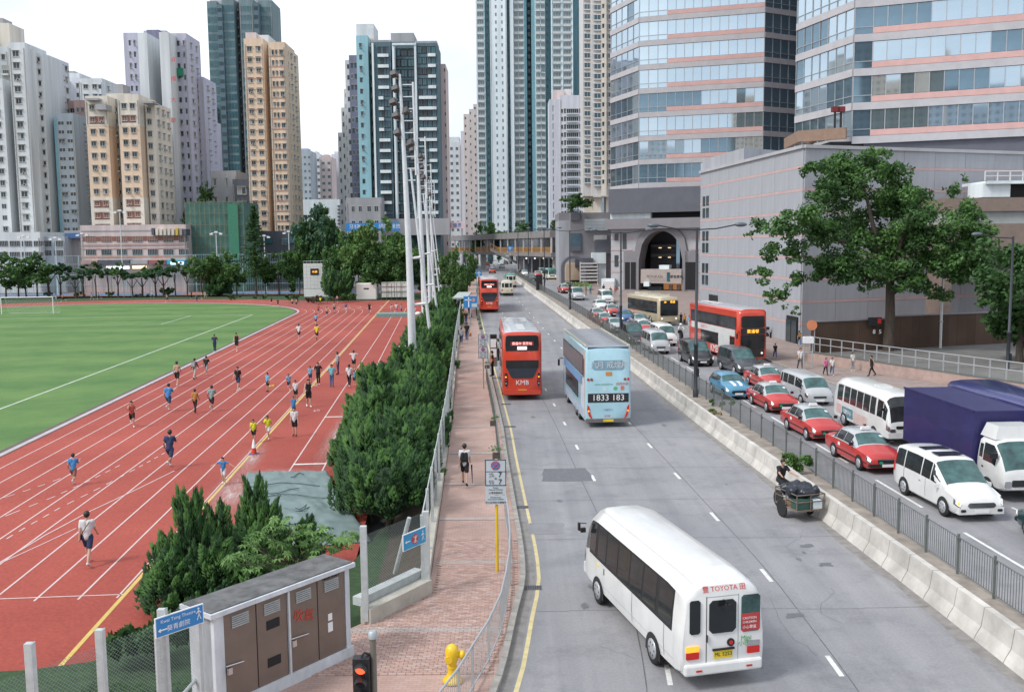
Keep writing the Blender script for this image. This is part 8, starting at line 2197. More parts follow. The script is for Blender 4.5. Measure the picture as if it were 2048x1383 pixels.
# ---- umbrella tree with palmate leaves
def umbrella_tree():
    o = (at(585,1100,25.2)[0],25.2,TZ);t = thing('umbrella_tree','light green umbrella tree with hand-shaped leaves above the electricity cabinet','tree',o);rng = random.Random(4)
    q = MB(); br = []
    for (px,py,r) in ((470,1125,24),(505,1085,30),(545,1060,26),(560,1105,34),(600,1065,32),(620,1105,30),(655,1085,28),(690,1070,22),(700,1085,14),(480,1105,20),(520,1120,26),(640,1060,22),(575,1130,20)):
        X, Z = at(px, py, 25.2 + rng.uniform(-.5, .7)); 
        for k in range(int(r * .75)):
            c = Vector((X - o[0] + rng.gauss(0,r * .0055),rng.gauss(0,.3),Z - TZ + rng.gauss(0,r * .004)));br.append(c)
    for c in br:
        ax = Vector((rng.gauss(0,.4),rng.gauss(-.1,.4),1)).normalized();e1 = ax.orthogonal().normalized();e2 = ax.cross(e1);L = rng.uniform(.12,.2);m = rng.random() > .45
        for k in range(7):
            a = 6.283 * k / 7 + rng.uniform(-.15,.15);d = (e1 * math.cos(a) + e2 * math.sin(a));s_ = ax.cross(d) * L * .2;dr = Vector((0,0,-L * .35))
            q.add([c,c + d * L * .55 + s_,c + d * L + dr,c + d * L * .55 - s_],[(0,1,2,3)],1 if m else 0)
    q.obj('crown',[leafmat('umbrella_leaf',(.06,.15,.04),(.11,.22,.06),3),leafmat('umbrella_leaf_light',(.13,.26,.07),(.22,.36,.12),3)],t)
    q = MB(); q.tube([(0, 0, 0), (.05, 0, 1.6), (0, 0, 2.2)], .045, 6, 0, .03)
    for k in range(0,len(br),9): q.tube([(0,0,1.6 + (k % 5) * .15),((br[k].x) * .5,br[k].y * .5,(1.9 + br[k].z) / 2),tuple(br[k])],.016,4,0,.008)
    q.obj('trunk', m_bark, t)
umbrella_tree()
# ---- park trees
def tmpl(seed, n, size, mats, shape):
    rr = random.Random(seed); bl = []
    if shape == 'round': bl = [(rr.gauss(0,1.7),rr.gauss(0,1.5),4.6 + rr.gauss(0,1.3),rr.uniform(.9,1.5)) for _ in range(14)]
    elif shape == 'wide': bl = [(rr.gauss(0,2.6),rr.gauss(0,2.0),5.2 + rr.gauss(0,1.4),rr.uniform(1.1,1.9)) for _ in range(22)]
    else: bl = [(rr.gauss(0,1.2),rr.gauss(0,1),5.4 + rr.gauss(0,.7),rr.uniform(.6,1.0)) for _ in range(9)]
    q = MB();q.tube([(0,0,0),(.1,0,2.4),(0,0,4.6)],.2,6,0,.1);q.tube([(0,0,2.2),(1.3,0,4.6)],.1,5,0,.04);q.tube([(0,0,2.4),(-1.2,.3,4.8)],.1,5,0,.04)
    return blobs_leaves('crown', bl, n, size, mats, seed, 6), q.mesh('trunk', m_bark)
TM = {'r': [tmpl(31,2600,.28,[g_dk,g_md],'round'),tmpl(32,2600,.28,[g_md,g_dk],'round')],'w': [tmpl(33,6500,.3,[g_dk,g_md],'wide'),tmpl(34,6500,.3,[g_md,g_lt],'wide'),tmpl(38,6500,.3,[g_bl,g_dk],'wide')],'p': [tmpl(35,1300,.3,[g_bl,g_dk],'thin'),tmpl(36,1300,.3,[g_dk,g_md],'thin')]}
def park(px, D_, top, wpx, k, lb, idx=None, base=TZ, group='park trees beyond the track'):
    X = at(px, 489, D_)[0]; Zt = at(px, top, D_)[1]; h = Zt - base; w = wpx * D_ / 1920
    t = thing('park_tree',lb,'tree',(X,D_,base),random.uniform(0,6.28),group);sx = w / {'r': 6.6,'w': 10.5,'p': 4.6}[k];t.scale = (sx,sx,h / {'r': 7.6,'w': 8.8,'p': 7.0}[k])
    tm_ = TM[k][idx if idx is not None else random.randrange(len(TM[k]))];link('crown',tm_[0],t);link('trunk',tm_[1],t)
random.seed(5)
for i in range(19):
    px = 4 + i * 23 + random.uniform(-5,5);park(px,210 + random.uniform(-2,4),523 + random.uniform(-8,12) + (8 if 110 < px < 300 else 0),random.uniform(36,52) if px > 110 else 62,'p' if px > 80 else 'r','slender small tree in the row along the court fence, %s from the left' % nth(i))
for (px,D_,top,w,k,i,lb) in ((620,228,408,105,'w',2,'tallest dark tree right of the peach tower'),(652,224,432,90,'w',2,'dark tree joined to the tallest one, towards the louvred building'),(596,216,478,70,'w',0,'dark tree left of the scoreboard'),(555,212,508,60,'r',1,'rounded tree between the conical pine and the scoreboard'),(528,214,520,42,'r',0,'small tree right of the conical pine'),(440,214,506,70,'w',1,'olive-green tree left of the conical pine'),(470,213,518,52,'r',0,'tree tucked left of the conical pine'),(415,216,512,60,'w',1,'pale olive tree at the end of the row'),(690,212,470,75,'w',1,'light green tree above the scoreboard wing'),(715,205,462,90,'w',0,'broad dark tree behind the white container'),(762,200,444,115,'w',1,'biggest park tree, left of the floodlight masts'),(745,194,505,95,'w',0,'low dark crown over the container'),(795,196,470,95,'w',0,'tree directly behind the nearest mast'),(845,205,490,70,'w',2,'tree between the masts'),(880,190,505,60,'w',1,'light tree right of the masts'),(905,172,508,52,'r',1,'tree over the far hedge end'),(925,160,515,44,'r',0,'bright tree leaning over the far footpath'),(935,185,505,40,'r',1,'farthest tree on the footpath side'),(915,138,548,44,'r',0,'dense tree just before the far bus stop'),(820,215,480,80,'w',0,'background tree behind the masts'),(665,200,500,50,'r',0,'tree peeping beside the scoreboard wing')):
    park(px, D_, top, w, k, lb, i)
for (px,D_,top,w,base,lb) in ((1156,186,388,62,15.8,'round roof garden tree on the grey block'),(985,330,447,60,4,'dark tree mound below the teal towers'),(1025,335,455,50,4,'tree cluster right of the dark mound'),(1110,300,445,40,4,'tree behind the footbridge roof'),(955,300,458,40,4,'low tree at the left end of the footbridge'),(395,262,390,50,8,'rooftop shrubs above the green scaffolding')):
    park(px, D_, top, w, 'w' if w > 55 else 'r', lb, 0, base, 'roof and street trees')
# conical pine
def pine():
    D_ = 209;X,Zt = at(506,412,D_);t = thing('conical_pine','tall dark conical pine standing above the park trees','tree',(X,D_,TZ));h = Zt - TZ;rng = np.random.default_rng(8);C = [];N = []
    for i in range(26):
        f = i / 25; z = h * (.22 + .76 * f); R = 3.3 * (1 - f) ** .8 + .3
        for b in range(7):
            a = rng.uniform(0, 6.283)
            for k in range(26): u = rng.random();C.append((R * u * math.cos(a) + rng.normal(0,.12),R * u * math.sin(a) + rng.normal(0,.12),z + .35 * u * u + rng.normal(0,.12)));N.append((0,0,1))
    link('crown',leafmesh('crown',np.array(C),np.array(N,float),.26,[g_dk],rng),t);q = MB();q.tube([(0,0,0),(0,0,h * .97)],.3,7,0,.05);q.obj('trunk',m_bark,t)
pine()
for (px,py,s,sz,lb) in ((676,600,1.75,1.9,'dark juniper beside the scoreboard wing'),(437,592,1.6,1.1,'clipped spreading juniper on the far verge')):
    p = on_track(px, py); juniper(p.x, p.y, TZ, s, sz, lb, None)
def shrub(px, py, w, h, m, lb, n=500, group='low shrubs on the far verge', z=None):
    p = on_track(px,py) if z is None else on_road(px,py,z);t = thing('low_shrub',lb,'shrub',p,0,group)
    rr = random.Random(int(px));me = blobs_leaves('foliage',[(rr.uniform(-w / 2,w / 2),rr.uniform(-.4,.4),h * .5,h * .45) for _ in range(max(3,int(w * 1.5)))],n,.14 * max(h,.8),m,int(px));link('foliage',me,t)
    q = MB(); q.tube([(0, 0, 0), (.05, 0, h * .6)], .05, 5); q.obj('stem', m_bark, t)
m_rdl = leafmat('leaf_maroon', (.10, .04, .05), (.20, .08, .08))
for (px,py,w,h,m,lb) in ((625,606,3.2,1.5,[m_rdl,g_dk],'maroon-leaved shrub under the scoreboard, left half'),(655,607,3.2,1.7,[m_rdl,g_dk],'maroon-leaved shrub under the scoreboard, right half'),(590,603,2.2,1.6,[g_dk,g_md],'round green shrub left of the scoreboard'),(470,600,2.2,1.5,[g_dk,g_md],'round green shrub near the conical pine'),(520,600,2.4,1.4,[g_dk,g_md],'green shrub right of the conical pine'),(697,604,3.0,2.0,[g_dk,g_md],'green shrub left of the white container'),(335,592,2.6,2.2,[g_dk,g_dk],'dark dome shrub behind the bare-chested runner'),(280,594,4,.9,[m_rdl,g_md],'low reddish hedge strip on the far verge'),(222,594,2,1.3,[g_dk,g_md],'green shrub in the middle of the far verge'),(160,594,2,1.3,[g_dk,g_md],'green shrub behind the goal'),(96,594,2,1.5,[g_dk,g_md],'green shrub at the goal post')): shrub(px,py,w,h,m,lb)
shrub(310, 1330, 2.6, 1.3, [g_dk, g_dk], 'dark bush behind the theatre sign posts', 1800, None)
shrub(1592,945,1.3,.95,[g_md,g_lt],'weedy bush growing through the median by the cart',700,'weeds in the median',.3);shrub(1418,836,.5,.7,[g_md,mat('dry_grass',(.30,.24,.12),.9)],'dry weed clump at the break in the barrier',160,'weeds in the median',.3);shrub(1440,812,1.6,.4,[g_md,g_lt],'thin weeds behind the barrier past the lamp post',200,'weeds in the median',.3)
# grass blades on the near lawn
rng = np.random.default_rng(2); n = 9000
P_ = np.column_stack([rng.uniform(-11.5, -5, n), rng.uniform(17, 22.5, n), np.full(n, TZ + .06)])
ok = (P_[:, 0] < -3.4 - (26 - P_[:, 1]) * .42) & (P_[:, 0] > -12 + (P_[:, 1] - 17) * .3)
tag(link('grass',leafmesh('grass',P_[ok],np.tile([0,-1.0,.3],(ok.sum(),1)),.07,[g_dk,g_md],rng,.15)),kind='stuff')
# ================================================================ PEOPLE
TSC = bpy.data.scenes.new('workbench')
def blob(caps, vox=.02, extra=None):
    q = MB()
    for (a, b, ra, rb) in caps:
        a = Vector(a);b = Vector(b);q.tube([a,a.lerp(b,.5),b],ra,10,0,rb);q.sphere(a,ra,10,6);q.sphere(b,rb,10,6)
    me = q.mesh('tmp',[]);o = bpy.data.objects.new('tmp',me);TSC.collection.objects.link(o);md = o.modifiers.new('r','REMESH');md.mode = 'VOXEL';md.voxel_size = vox;md.use_smooth_shade = True
    TSC.view_layers[0].update();dg = TSC.view_layers[0].depsgraph;r = bpy.data.meshes.new_from_object(o.evaluated_get(dg));bpy.data.objects.remove(o);bpy.data.meshes.remove(me)
    if extra:
        bm = bmesh.new();bm.from_mesh(r);bmesh.ops.smooth_vert(bm,verts=bm.verts,factor=.5,use_axis_x=True,use_axis_y=True,use_axis_z=True);bm.to_mesh(r);bm.free()
        e = MB();extra(e);em = e.mesh('e',[]);bm = bmesh.new();bm.from_mesh(r);bm.from_mesh(em);bm.to_mesh(r);bm.free();bpy.data.meshes.remove(em)
    r.polygons.foreach_set('use_smooth',[True] * len(r.polygons));r.materials.clear();r.materials.append(m_black);return r
# pose: per side thigh swing, knee bend, arm swing, arm abduction, elbow bend (degrees); lean; pelvis height
POSES = {'stand': ((2,2,4,5,12),(-3,3,2,6,10),0),'walk': ((24,8,-22,4,15),(-22,14,22,4,18),3),'run': ((42,45,-38,8,80),(-24,62,34,8,82),9),'arms': ((2,2,60,60,135),(-3,3,60,60,135),0),'tee': ((16,22,6,62,10),(-8,10,4,66,8),6),'point': ((10,5,70,30,25),(-14,12,10,14,40),2),'hips': ((5,2,-12,34,80),(-4,3,-12,34,80),0),'sit': ((88,80,50,12,30),(80,75,50,12,30),12)}
GEO = {}
def geo(pose):
    if pose in GEO: return GEO[pose]
    (A, B, lean) = POSES[pose]; R_ = math.radians; J = {}
    ln = R_(lean); fw = lambda z: math.sin(ln) * (z - .92)
    pel = Vector((0,0,.93));ch = Vector((0,fw(1.36),1.36));nk = Vector((0,fw(1.5) + .01,1.5));hd = Vector((0,fw(1.6) + .03,1.605))
    L = {}
    for sd, S in ((-1, A), (1, B)):
        hip = Vector((sd * .085, 0, .90)); th, kb, sw, ab, el = [R_(v) for v in S]
        kn = hip + Vector((0, math.sin(th), -math.cos(th))) * .43; sh = th - kb
        an = kn + Vector((0,math.sin(sh),-math.cos(sh))) * .41;toe = an + Vector((sd * .02,.15 * math.cos(max(sh,-1.2)) + .02,-.045 + .13 * math.sin(min(0,sh)) * 1.0))
        s_ = Vector((sd * .175,fw(1.42),1.415));d1 = Vector((sd * math.sin(ab),math.sin(sw) * math.cos(ab),-math.cos(sw) * math.cos(ab)));e_ = s_ + d1 * .28
        s2 = sw + el;d2 = Vector((sd * math.sin(ab) * (math.cos(el) if pose in ('arms','hips') else 1),math.sin(s2) * math.cos(ab),-math.cos(s2) * math.cos(ab)))
        if pose == 'hips': d2 = Vector((-sd * .75, -.1, -.65)).normalized()
        if pose == 'arms': d2 = Vector((-sd * .75, -.1, .65)).normalized()
        w_ = e_ + d2.normalized() * .25; L[sd] = (hip, kn, an, toe, s_, e_, w_, d2.normalized())
    lo = min(min(L[s][2].z, L[s][3].z) for s in L) - .055
    caps = [((0,0,.96),(0,fw(1.15),1.15),.125,.11),((-.055,fw(1.2),1.18),(-.075,fw(1.38),1.37),.10,.095),((.055,fw(1.2),1.18),(.075,fw(1.38),1.37),.10,.095),(nk - Vector((0,.01,.08)),nk + Vector((0,.01,.04)),.055,.052),(hd + Vector((0,0,.02)),hd + Vector((0,.0,.03)),.088,.09),(hd + Vector((0,.03,-.03)),hd + Vector((0,.04,-.06)),.06,.045),(hd + Vector((0,.09,.0)),hd + Vector((0,.108,-.012)),.013,.014),(hd + Vector((-.09,0,0)),hd + Vector((.09,0,0)),.018,.018)]
    for s in L:
        hip, kn, an, toe, s_, e_, w_, d2 = L[s]
        caps += [(hip,kn,.085,.055),(kn,kn.lerp(an,.35),.052,.056),(kn.lerp(an,.35),an,.056,.036),(s_,e_,.05,.04),(e_,w_,.04,.027),(w_,w_ + d2 * .07,.028,.034)]
    def fingers(e):
        for s in L:
            w_,d2 = L[s][6],L[s][7];side = d2.cross(Vector((0,1,.3))).normalized();pl = w_ + d2 * .08
            for k in range(4): b = pl + side * (k - 1.5) * .018;ln_ = (.068,.08,.075,.058)[k];c = d2 * .8 + Vector((0,.5,0)) * .5;e.tube([b,b + d2 * ln_ * .55,b + d2 * ln_ * .55 + c.normalized() * ln_ * .45],.0085,5,0,.006)
            b = w_ + d2 * .03;e.tube([b + Vector((0,.02,0)),b + Vector((0,.05,0)) + d2 * .03,b + Vector((0,.055,0)) + d2 * .065],.010,5,0,.007)
    g = {'body': blob(caps, .019, fingers)}
    sh = [((0,0,.93),(0,fw(1.15),1.15),.15,.135),((-.06,fw(1.2),1.16),(-.085,fw(1.38),1.375),.115,.105),((.06,fw(1.2),1.16),(.085,fw(1.38),1.375),.115,.105)]
    g['tank'] = blob(sh,.024);g['shirt'] = blob(sh + [(L[s][4],L[s][4].lerp(L[s][5],.7),.068,.058) for s in L],.024);g['long'] = blob(sh + [(L[s][4],L[s][5],.068,.055) for s in L] + [(L[s][5],L[s][6],.054,.042) for s in L],.024)
    pe = [((-.04, 0, .93), (.04, 0, .93), .135, .135)]
    g['shorts'] = blob(pe + [(L[s][0],L[s][0].lerp(L[s][1],.72),.108,.09) for s in L],.024);g['trousers'] = blob(pe + [(L[s][0],L[s][1],.10,.072) for s in L] + [(L[s][1],L[s][2],.07,.052) for s in L],.022);g['brief'] = blob(pe + [(L[s][0],L[s][0].lerp(L[s][1],.35),.108,.1) for s in L],.024)
    g['shoes'] = blob([(L[s][2] - Vector((0, .03, .02)), L[s][3], .048, .038) for s in L], .016)
    g['hair'] = blob([(hd + Vector((0,-.018,.03)),hd + Vector((0,-.005,.055)),.102,.096),(hd + Vector((0,-.05,-.01)),hd + Vector((0,-.045,.02)),.07,.08)],.018);g['pony'] = blob([(hd + Vector((0,-.018,.03)),hd + Vector((0,-.005,.055)),.102,.096),(hd + Vector((0,-.09,.0)),hd + Vector((0,-.13,-.12)),.045,.03),(hd + Vector((0,-.13,-.12)),hd + Vector((0,-.12,-.28)),.035,.015)],.018)
    g['pack'] = blob([((-.07,fw(1.3) - .17,1.34),(-.07,fw(1.1) - .18,1.1),.08,.1),((.07,fw(1.3) - .17,1.34),(.07,fw(1.1) - .18,1.1),.08,.1)],.025)
    g['lo'] = lo; g['L'] = L; GEO[pose] = g; return g
CLR = dict(wh=(.62,.62,.62),gy=(.30,.31,.33),bk=(.014,.014,.016),nv=(.025,.04,.10),bl=(.05,.22,.48),lb=(.16,.40,.58),aq=(.18,.48,.55),yl=(.62,.68,.03),gd=(.70,.50,.04),rd=(.42,.08,.06),br=(.24,.11,.08),og=(.42,.20,.04),gg=(.22,.30,.28),pk=(.55,.10,.30),dg=(.10,.10,.11),bg=(.45,.42,.36),jn=(.07,.12,.24),vi=(.16,.12,.28),gn=(.08,.4,.1))
SK = [mat('skin_%d' % i,c,.6,var=.06) for i,c in enumerate(((.48,.29,.20),(.40,.23,.155),(.54,.34,.25)))]
HR = mat('hair_black', (.012, .01, .009), .5, var=.3)
def cm(c): return mat('cloth_' + c, CLR[c], .85, var=.12, scale=5, bump=.2)
def put(parent, me, m, name):
    o = link(name,me,parent);o.material_slots[0].link = 'OBJECT';o.material_slots[0].material = m;return o
def person(pos,hpx,D_,pose,face_,top,bot,hair,lb,group,kind='shirt',low='shorts',pack=None):
    g = geo(pose);s = max(.62,min(1.12,hpx * D_ / 1920 / (1.72 if pose not in ('run',) else 1.68)))
    a = math.radians(face_);t = thing('person',lb,'person',(pos[0],pos[1],pos[2] - g['lo'] * s),a,group);t.scale = (s,s,s)
    put(t,g['body'],SK[int(pos[0] * 7) % 3],'body');put(t,g['hair' if hair != 'p' else 'pony'],HR,'hair')
    if top != '-': put(t, g[kind], cm(top), 'shirt')
    put(t,g[low],cm(bot),low if low != 'brief' else 'shorts');put(t,g['shoes'],cm('wh' if int(pos[1] * 3) % 3 else 'bk'),'shoes')
    if pack: put(t, g['pack'], cm(pack), 'backpack')
    return t
TBL = '''178 1128 110 walk 8 wh nv h 4|man in white shirt with dark cross-body strap walking away, nearest on the track
148 970 66 run 12 bl br h 0|jogger in blue top and reddish shorts at the left, running away
341 935 78 run 2 nv nv h 0|runner dressed all in navy blue, running away between the lanes
265 853 54 run 200 rd bk p 5|ponytailed runner in red vest coming down the inner lanes
338 822 57 run 0 bl nv h 0|runner in bright blue vest and navy shorts running away
391 825 48 walk 0 og bk h 1|walker in orange and brown top with black trousers
424 822 53 run 0 gg bk h 0|runner in grey-green shirt and black shorts
355 772 50 walk 5 - bk h 0|bare-chested man in black shorts walking by the inner kerb
390 758 42 walk -10 dg bg h 31|person in dark jacket and pale trousers with a backpack by the inner kerb
413 750 39 run 0 bk gy h 0|runner in black top and grey shorts near the inner kerb
430 704 35 hips 180 nv nv h 1|person in navy tracksuit standing on the pitch edge
474 703 38 walk 180 bk bk h 5|runner in long black vest just off the pitch edge
477 781 49 walk 170 bk nv h 0|woman in black top and navy shorts in the middle lanes
448 968 55 tee 180 bl wh h 0|boy in blue shirt and white shorts with arms stretched out
508 884 47 walk 185 yl bk h 0|child in neon yellow shirt with black shorts above the cone
537 877 49 run 180 yl wh h 0|child in neon yellow shirt with white shorts running
590 872 58 stand 180 wh bk h 0|youth in white shirt and black shorts standing in front of the group
588 832 40 stand 180 bl bl h 0|child in blue shirt half hidden behind the white-shirted youth
592 802 42 stand 180 wh bk h 0|youth in white shirt behind the child in blue
618 814 56 point 200 bk bk h 5|tall runner in black singlet pointing with one arm
536 783 38 stand 150 lb bk p 0|ponytailed girl in light blue shirt alone in the lanes
578 779 33 run 190 lb nv h 0|small child in light blue shirt raising an arm
621 766 34 stand 180 lb nv h 0|child in light blue standing behind the tall runner
637 769 44 hips 180 bk bk h 1|coach in black shirt and black trousers with hands on hips
664 773 44 hips 190 aq jn h 1|adult in aqua shirt and blue jeans right of the coach
676 749 45 stand 120 gy nv h 1|adult in grey shirt and dark trousers on the yellow line
708 740 39 arms 0 wh bk h 0|person in white shirt with hands behind the head
699 774 46 walk 0 wh bk p 1|ponytailed woman in white shirt and black trousers
709 770 29 stand 10 lb nv h 0|small child in light blue beside the ponytailed woman
763 768 46 stand 90 wh bk h 0|person in white shirt and black shorts alone by the hedge
598 679 32 run 0 wh bk h 0|runner in white shirt and black shorts farther up the lanes
634 681 34 run 0 gd bk h 0|runner in golden yellow shirt farther up the lanes
632 649 22 run 0 lb nv h 0|runner in light blue shirt beyond the yellow one
637 627 18 run 0 rd nv h 0|jogger in red top in the far bend
654 634 21 run 0 - nv h 0|bare-chested jogger in navy shorts in the far bend
669 626 22 walk 0 - nv h 0|bare-chested walker nearest the guide arcs
692 625 20 run 180 vi wh h 0|jogger in purple top in the far bend
739 626 20 stand 180 bk bk h 0|person in black standing beyond the lanes
675 607 17 walk 180 - nv h 0|bare-chested man on the grass by the scoreboard wing
585 613 17 walk 0 - bk h 0|left one of two bare-chested joggers in the far bend
593 614 18 run 0 - nv h 0|right one of two bare-chested joggers in the far bend
556 613 15 walk 0 bk bk h 0|jogger in black at the far side of the bend
543 608 14 walk 0 bk bk h 0|farther jogger in black at the bend, left of the other
641 609 16 run 0 yl bk h 0|jogger in yellow behind the red one
394 604 16 walk 180 nv nv h 1|walker in navy on the far straight
383 597 15 stand 90 bk bk h 1|person in black on the far verge
404 598 14 hips 90 yl bk h 0|person in yellow on the far verge
411 597 15 walk 90 wh bg h 1|person in white beside the yellow one on the far verge
335 604 17 run 90 - nv h 0|bare-chested runner on the far straight
305 596 14 walk 90 wh dg h 1|walker in white on the far verge before the courts
198 599 15 run 90 gy nv h 0|jogger in grey on the far straight
184 599 15 walk 90 - bg h 0|bare-chested walker on the far straight
126 604 17 run 90 - bk h 0|bare-chested runner beside the goal post
113 605 16 walk 90 bg dg h 1|walker in beige behind the goal post
783 629 20 stand 90 wh bg h 0|child in white by the landing mat, leftmost
793 627 21 hips 180 wh pk h 0|child in white by the landing mat, middle
803 628 20 stand 270 lb nv h 0|child in pale blue by the landing mat, right'''
for ln_ in TBL.split('\n'):
    a,lb = ln_.split('|');px,py,h,pose,f,top,bot,hair,fl = a.split();px,py,h,f,fl = float(px),float(py),float(h),float(f),int(fl)
    p = on_track(px,py,.012);t = person(p,h,p.y,pose,-f if False else f,top,bot,hair,lb,'runners and children on the track','tank' if fl == 5 or (top == 'rd' and hair == 'p') else ('long' if fl == 31 else 'shirt'),'trousers' if fl in (1,31) else ('brief' if fl == 9 else 'shorts'),'gy' if fl == 31 else None)
    if fl == 4: q = MB();q.tube([(.12,-.1,1.42),(.0,-.16,1.25),(-.16,-.1,1.0),(-.17,.02,.95)],.014,5);q.box((-.19,0,.9),(.05,.16,.14));q.obj('shoulder_bag',m_black,t)
TBL2 = '''930 970 85 walk 0 wh bk h 20|pedestrian in white shirt with backpack and long umbrella on the brick footpath
923 688 33 walk 0 gy nv h 1|pedestrian in pale top with dark trousers on the far footpath
934 683 38 walk 0 bk jn p 1|long-haired pedestrian in black top and jeans carrying orange bags
985 752 50 stand 90 bk bk h 1|bus attendant in black with orange vest at the kerb
926 646 26 stand 0 og dg h 1|passenger in orange waiting at the far stop
932 650 27 stand 200 bk jn h 1|passenger in black waiting at the far stop
921 632 22 stand 90 wh bk h 1|passenger in white under the far shelter
938 628 20 stand 0 dg dg h 1|dark-clothed passenger beyond the far shelter
943 640 20 sit 160 nv nv h 1|person in navy crouching by the kerb under the blue lane sign
997 722 44 stand 80 wh bk h 1|person in white by the notice cabinet and red bus
1600 739 44 walk 180 wh dg h 21|man in white shirt with a backpack on the right footpath
1651 750 35 walk 180 pk bk h 1|woman in magenta top walking on the right footpath
1664 750 36 walk 170 wh jn h 1|companion in white top beside the magenta one
1705 742 38 stand 200 wh gy p 1|woman in white top and grey skirt under the railing
1743 752 42 walk 100 bk bk h 6|person in black vest striding below the railing
1550 717 31 walk 180 bk jn h 1|man in black shirt and jeans beside the red double-decker
1598 692 31 walk 0 bk jn h 31|person in black with orange bag at the podium corner
1386 657 24 stand 200 bk dg h 1|bus queue passenger in black nearest the red bus
1378 655 24 stand 180 lb wh h 1|bus queue passenger in light blue
1369 651 23 stand 170 og bk h 1|bus queue passenger in orange
1362 648 22 stand 180 bk bk h 1|bus queue passenger in black, farthest
1207 589 20 stand 180 nv dg h 1|figure in navy at the arcade corner
1221 593 19 walk 180 bk bk h 1|figure in black before the corner shop
1231 592 20 walk 0 rd gy h 1|figure in red before the corner shop
1240 592 21 stand 180 wh wh h 1|figure all in white before the corner shop
1172 590 18 stand 90 bk dg h 1|figure in black waiting at the crossing
1181 588 21 stand 180 gn jn h 1|figure in bright green waiting at the crossing
1110 546 15 walk 90 bk bk h 1|figure in black on the junction crossing
1098 545 15 walk 90 wh nv h 1|figure in white on the junction crossing
1090 543 14 walk 270 dg dg h 1|figure in dark grey on the junction crossing
1102 541 14 walk 90 og jn h 1|figure in orange on the junction crossing
1078 540 14 walk 90 bk jn h 1|figure in black at the left of the junction crossing'''
for ln_ in TBL2.split('\n'):
    a,lb = ln_.split('|');px,py,h,pose,f,top,bot,hair,fl = a.split();px,py,h,f,fl = float(px),float(py),float(h),float(f),int(fl)
    p = on_road(px,py,.13);t = person(p,h,p.y,pose,f,top,bot,hair,lb,'pedestrians','tank' if fl == 6 else 'shirt','shorts' if fl == 20 else 'trousers',{20: 'bk',21: 'dg',31: 'og'}.get(fl))
    if fl == 20: q = MB();q.tube([(.28,.05,.85),(.30,.0,.45),(.31,-.05,.08)],.035,6,0,.008);q.obj('umbrella',cm('nv'),t)
    if px == 985: put(t,geo('stand')['tank'],mat('vest_orange',(.6,.14,.04),.7),'vest').scale = (1.04,1.08,1)
    if px == 934:
        for x in (.3,.34): q = MB();q.box((x,0,.62),(.2,.12,.3),0,0,.8);q.obj('shopping_bag',mat('bag_orange',(.75,.22,.03),.5),t)
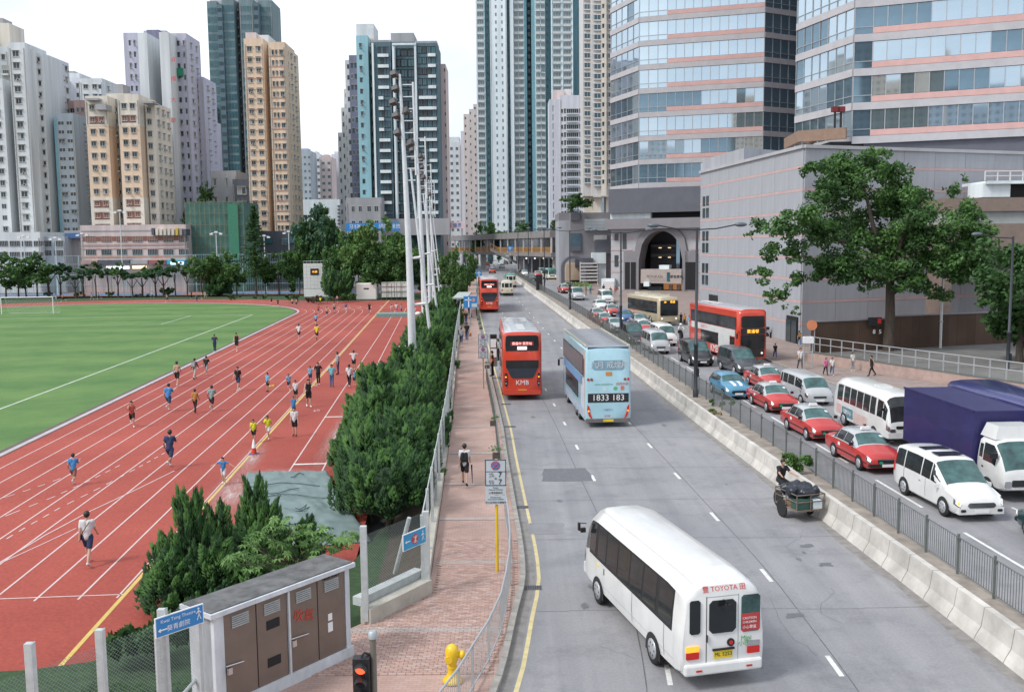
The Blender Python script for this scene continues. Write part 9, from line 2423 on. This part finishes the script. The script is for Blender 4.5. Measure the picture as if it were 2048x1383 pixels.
# ---- scavenger's tricycle cart with its rider
def cart():
    p = on_road(1612, 1046); hd_ = heading(-.12, 1)
    t = thing('cargo_tricycle','rusty cargo tricycle cart with bars and crates beside the barrier','tricycle',(p.x - .05,p.y + .9,0),hd_ + math.pi + .15)
    for (x, y_) in ((-.55, -.1), (.55, -.1), (0, -1.25)):
        q = MB();q.lathe((x - .02,y_,.33),[(.27,0),(.33,.005),(.33,.04),(.27,.045)],16,0,'x');q.obj('wheel',m_rub,t)
    q = MB()
    for z in (.45, .75, 1.0):
        q.tube([(-.55,-.55,z),(.55,-.55,z),(.55,.85,z),(-.55,.85,z),(-.55,-.55,z)],.022,5)
    for (x,y_) in ((-.55,-.55),(.55,-.55),(.55,.85),(-.55,.85),(0,.85),(0,-.55),(.55,.15),(-.55,.15)): q.tube([(x,y_,.4),(x,y_,1.02)],.02,5)
    q.tube([(0,-1.25,.33),(0,-1.0,.9),(0,-.55,.8)],.025,5);q.tube([(0,-1.25,.33),(0,-.5,.42)],.025,5);q.obj('frame',mat('rusty_frame',(.22,.17,.14),.6,.4,.3,6),t)
    q = MB();q.box((0,.15,.43),(1.1,1.4,.04));q.obj('deck',mat('deck_board',(.28,.2,.13),.8),t)
    q = MB(); q.box((0, -1.0, .93), (.2, .28, .08), 0, 0, .8); q.obj('saddle', m_black, t)
    for (x,y_,z,a,b,c,m,lb) in ((.2,.6,.62,.6,.4,.32,mat('crate_green',(.035,.09,.07),.6),'dark green crate in the front of the cargo tricycle'),(-.3,.62,.6,.36,.4,.28,c_pale,'pale box in the front corner of the cargo tricycle'),(-.3,.1,.6,.4,.5,.3,m_galv,'grey metal box on the cargo tricycle deck')):
        k = thing('crate',lb,'crate',t.location,t.rotation_euler.z);q = MB();q.box((x,y_,z),(a,b,c));o = q.obj('shell',m,k);q = MB();q.box((x,y_,z + c / 2),(a + .03,b + .03,.03));q.obj('rim',m,k)
    bl = [((-.35,-.1,.98),(.3,-.2,1.0),.27,.24),((-.2,.25,.95),(.35,.3,1.0),.24,.26),((0,0,1.14),(.3,.15,1.1),.2,.16),((-.4,.45,1.0),(.1,.5,.98),.2,.18)]
    me = blob(bl, .05)
    for v in me.vertices: v.co += v.normal * .09 * noise.noise(v.co * 5)
    k = tag(link('rubbish_bags',me,None,t.location,t.rotation_euler.z),'heap of bulging dark blue-black rubbish bags on the cargo tricycle','bags');me.materials.clear();me.materials.append(mat('bag_black',(.02,.024,.035),.3,0,.3,4,bump=.6,bscale=14))
    f = Vector((math.sin(-t.rotation_euler.z),math.cos(t.rotation_euler.z),0));b = Vector(t.location) - f * 1.15
    person((b.x,b.y,.5),93,34.5,'sit',math.degrees(t.rotation_euler.z),'bk','bk','h','man in black riding behind the rubbish bags on the cargo tricycle',None,'shirt','trousers')
cart()
# motorcyclist in the queue
for a_ in (1,): motorbike('scooter ridden between the white van and the red bus',(on_road(1362,684).x,on_road(1362,684).y,rz(90)),math.pi,v_black)
p = on_road(1362,682);t = person((p.x,p.y + .3,rz(p.y) + .35),34,p.y,'sit',180,'wh','bk','h','helmeted rider in pale jacket on the scooter in the queue',None,'long','trousers');q = MB();q.sphere((0,.12,1.64),.15,12,8);q.obj('helmet',m_tw,t)

bpy.data.scenes.remove(TSC)
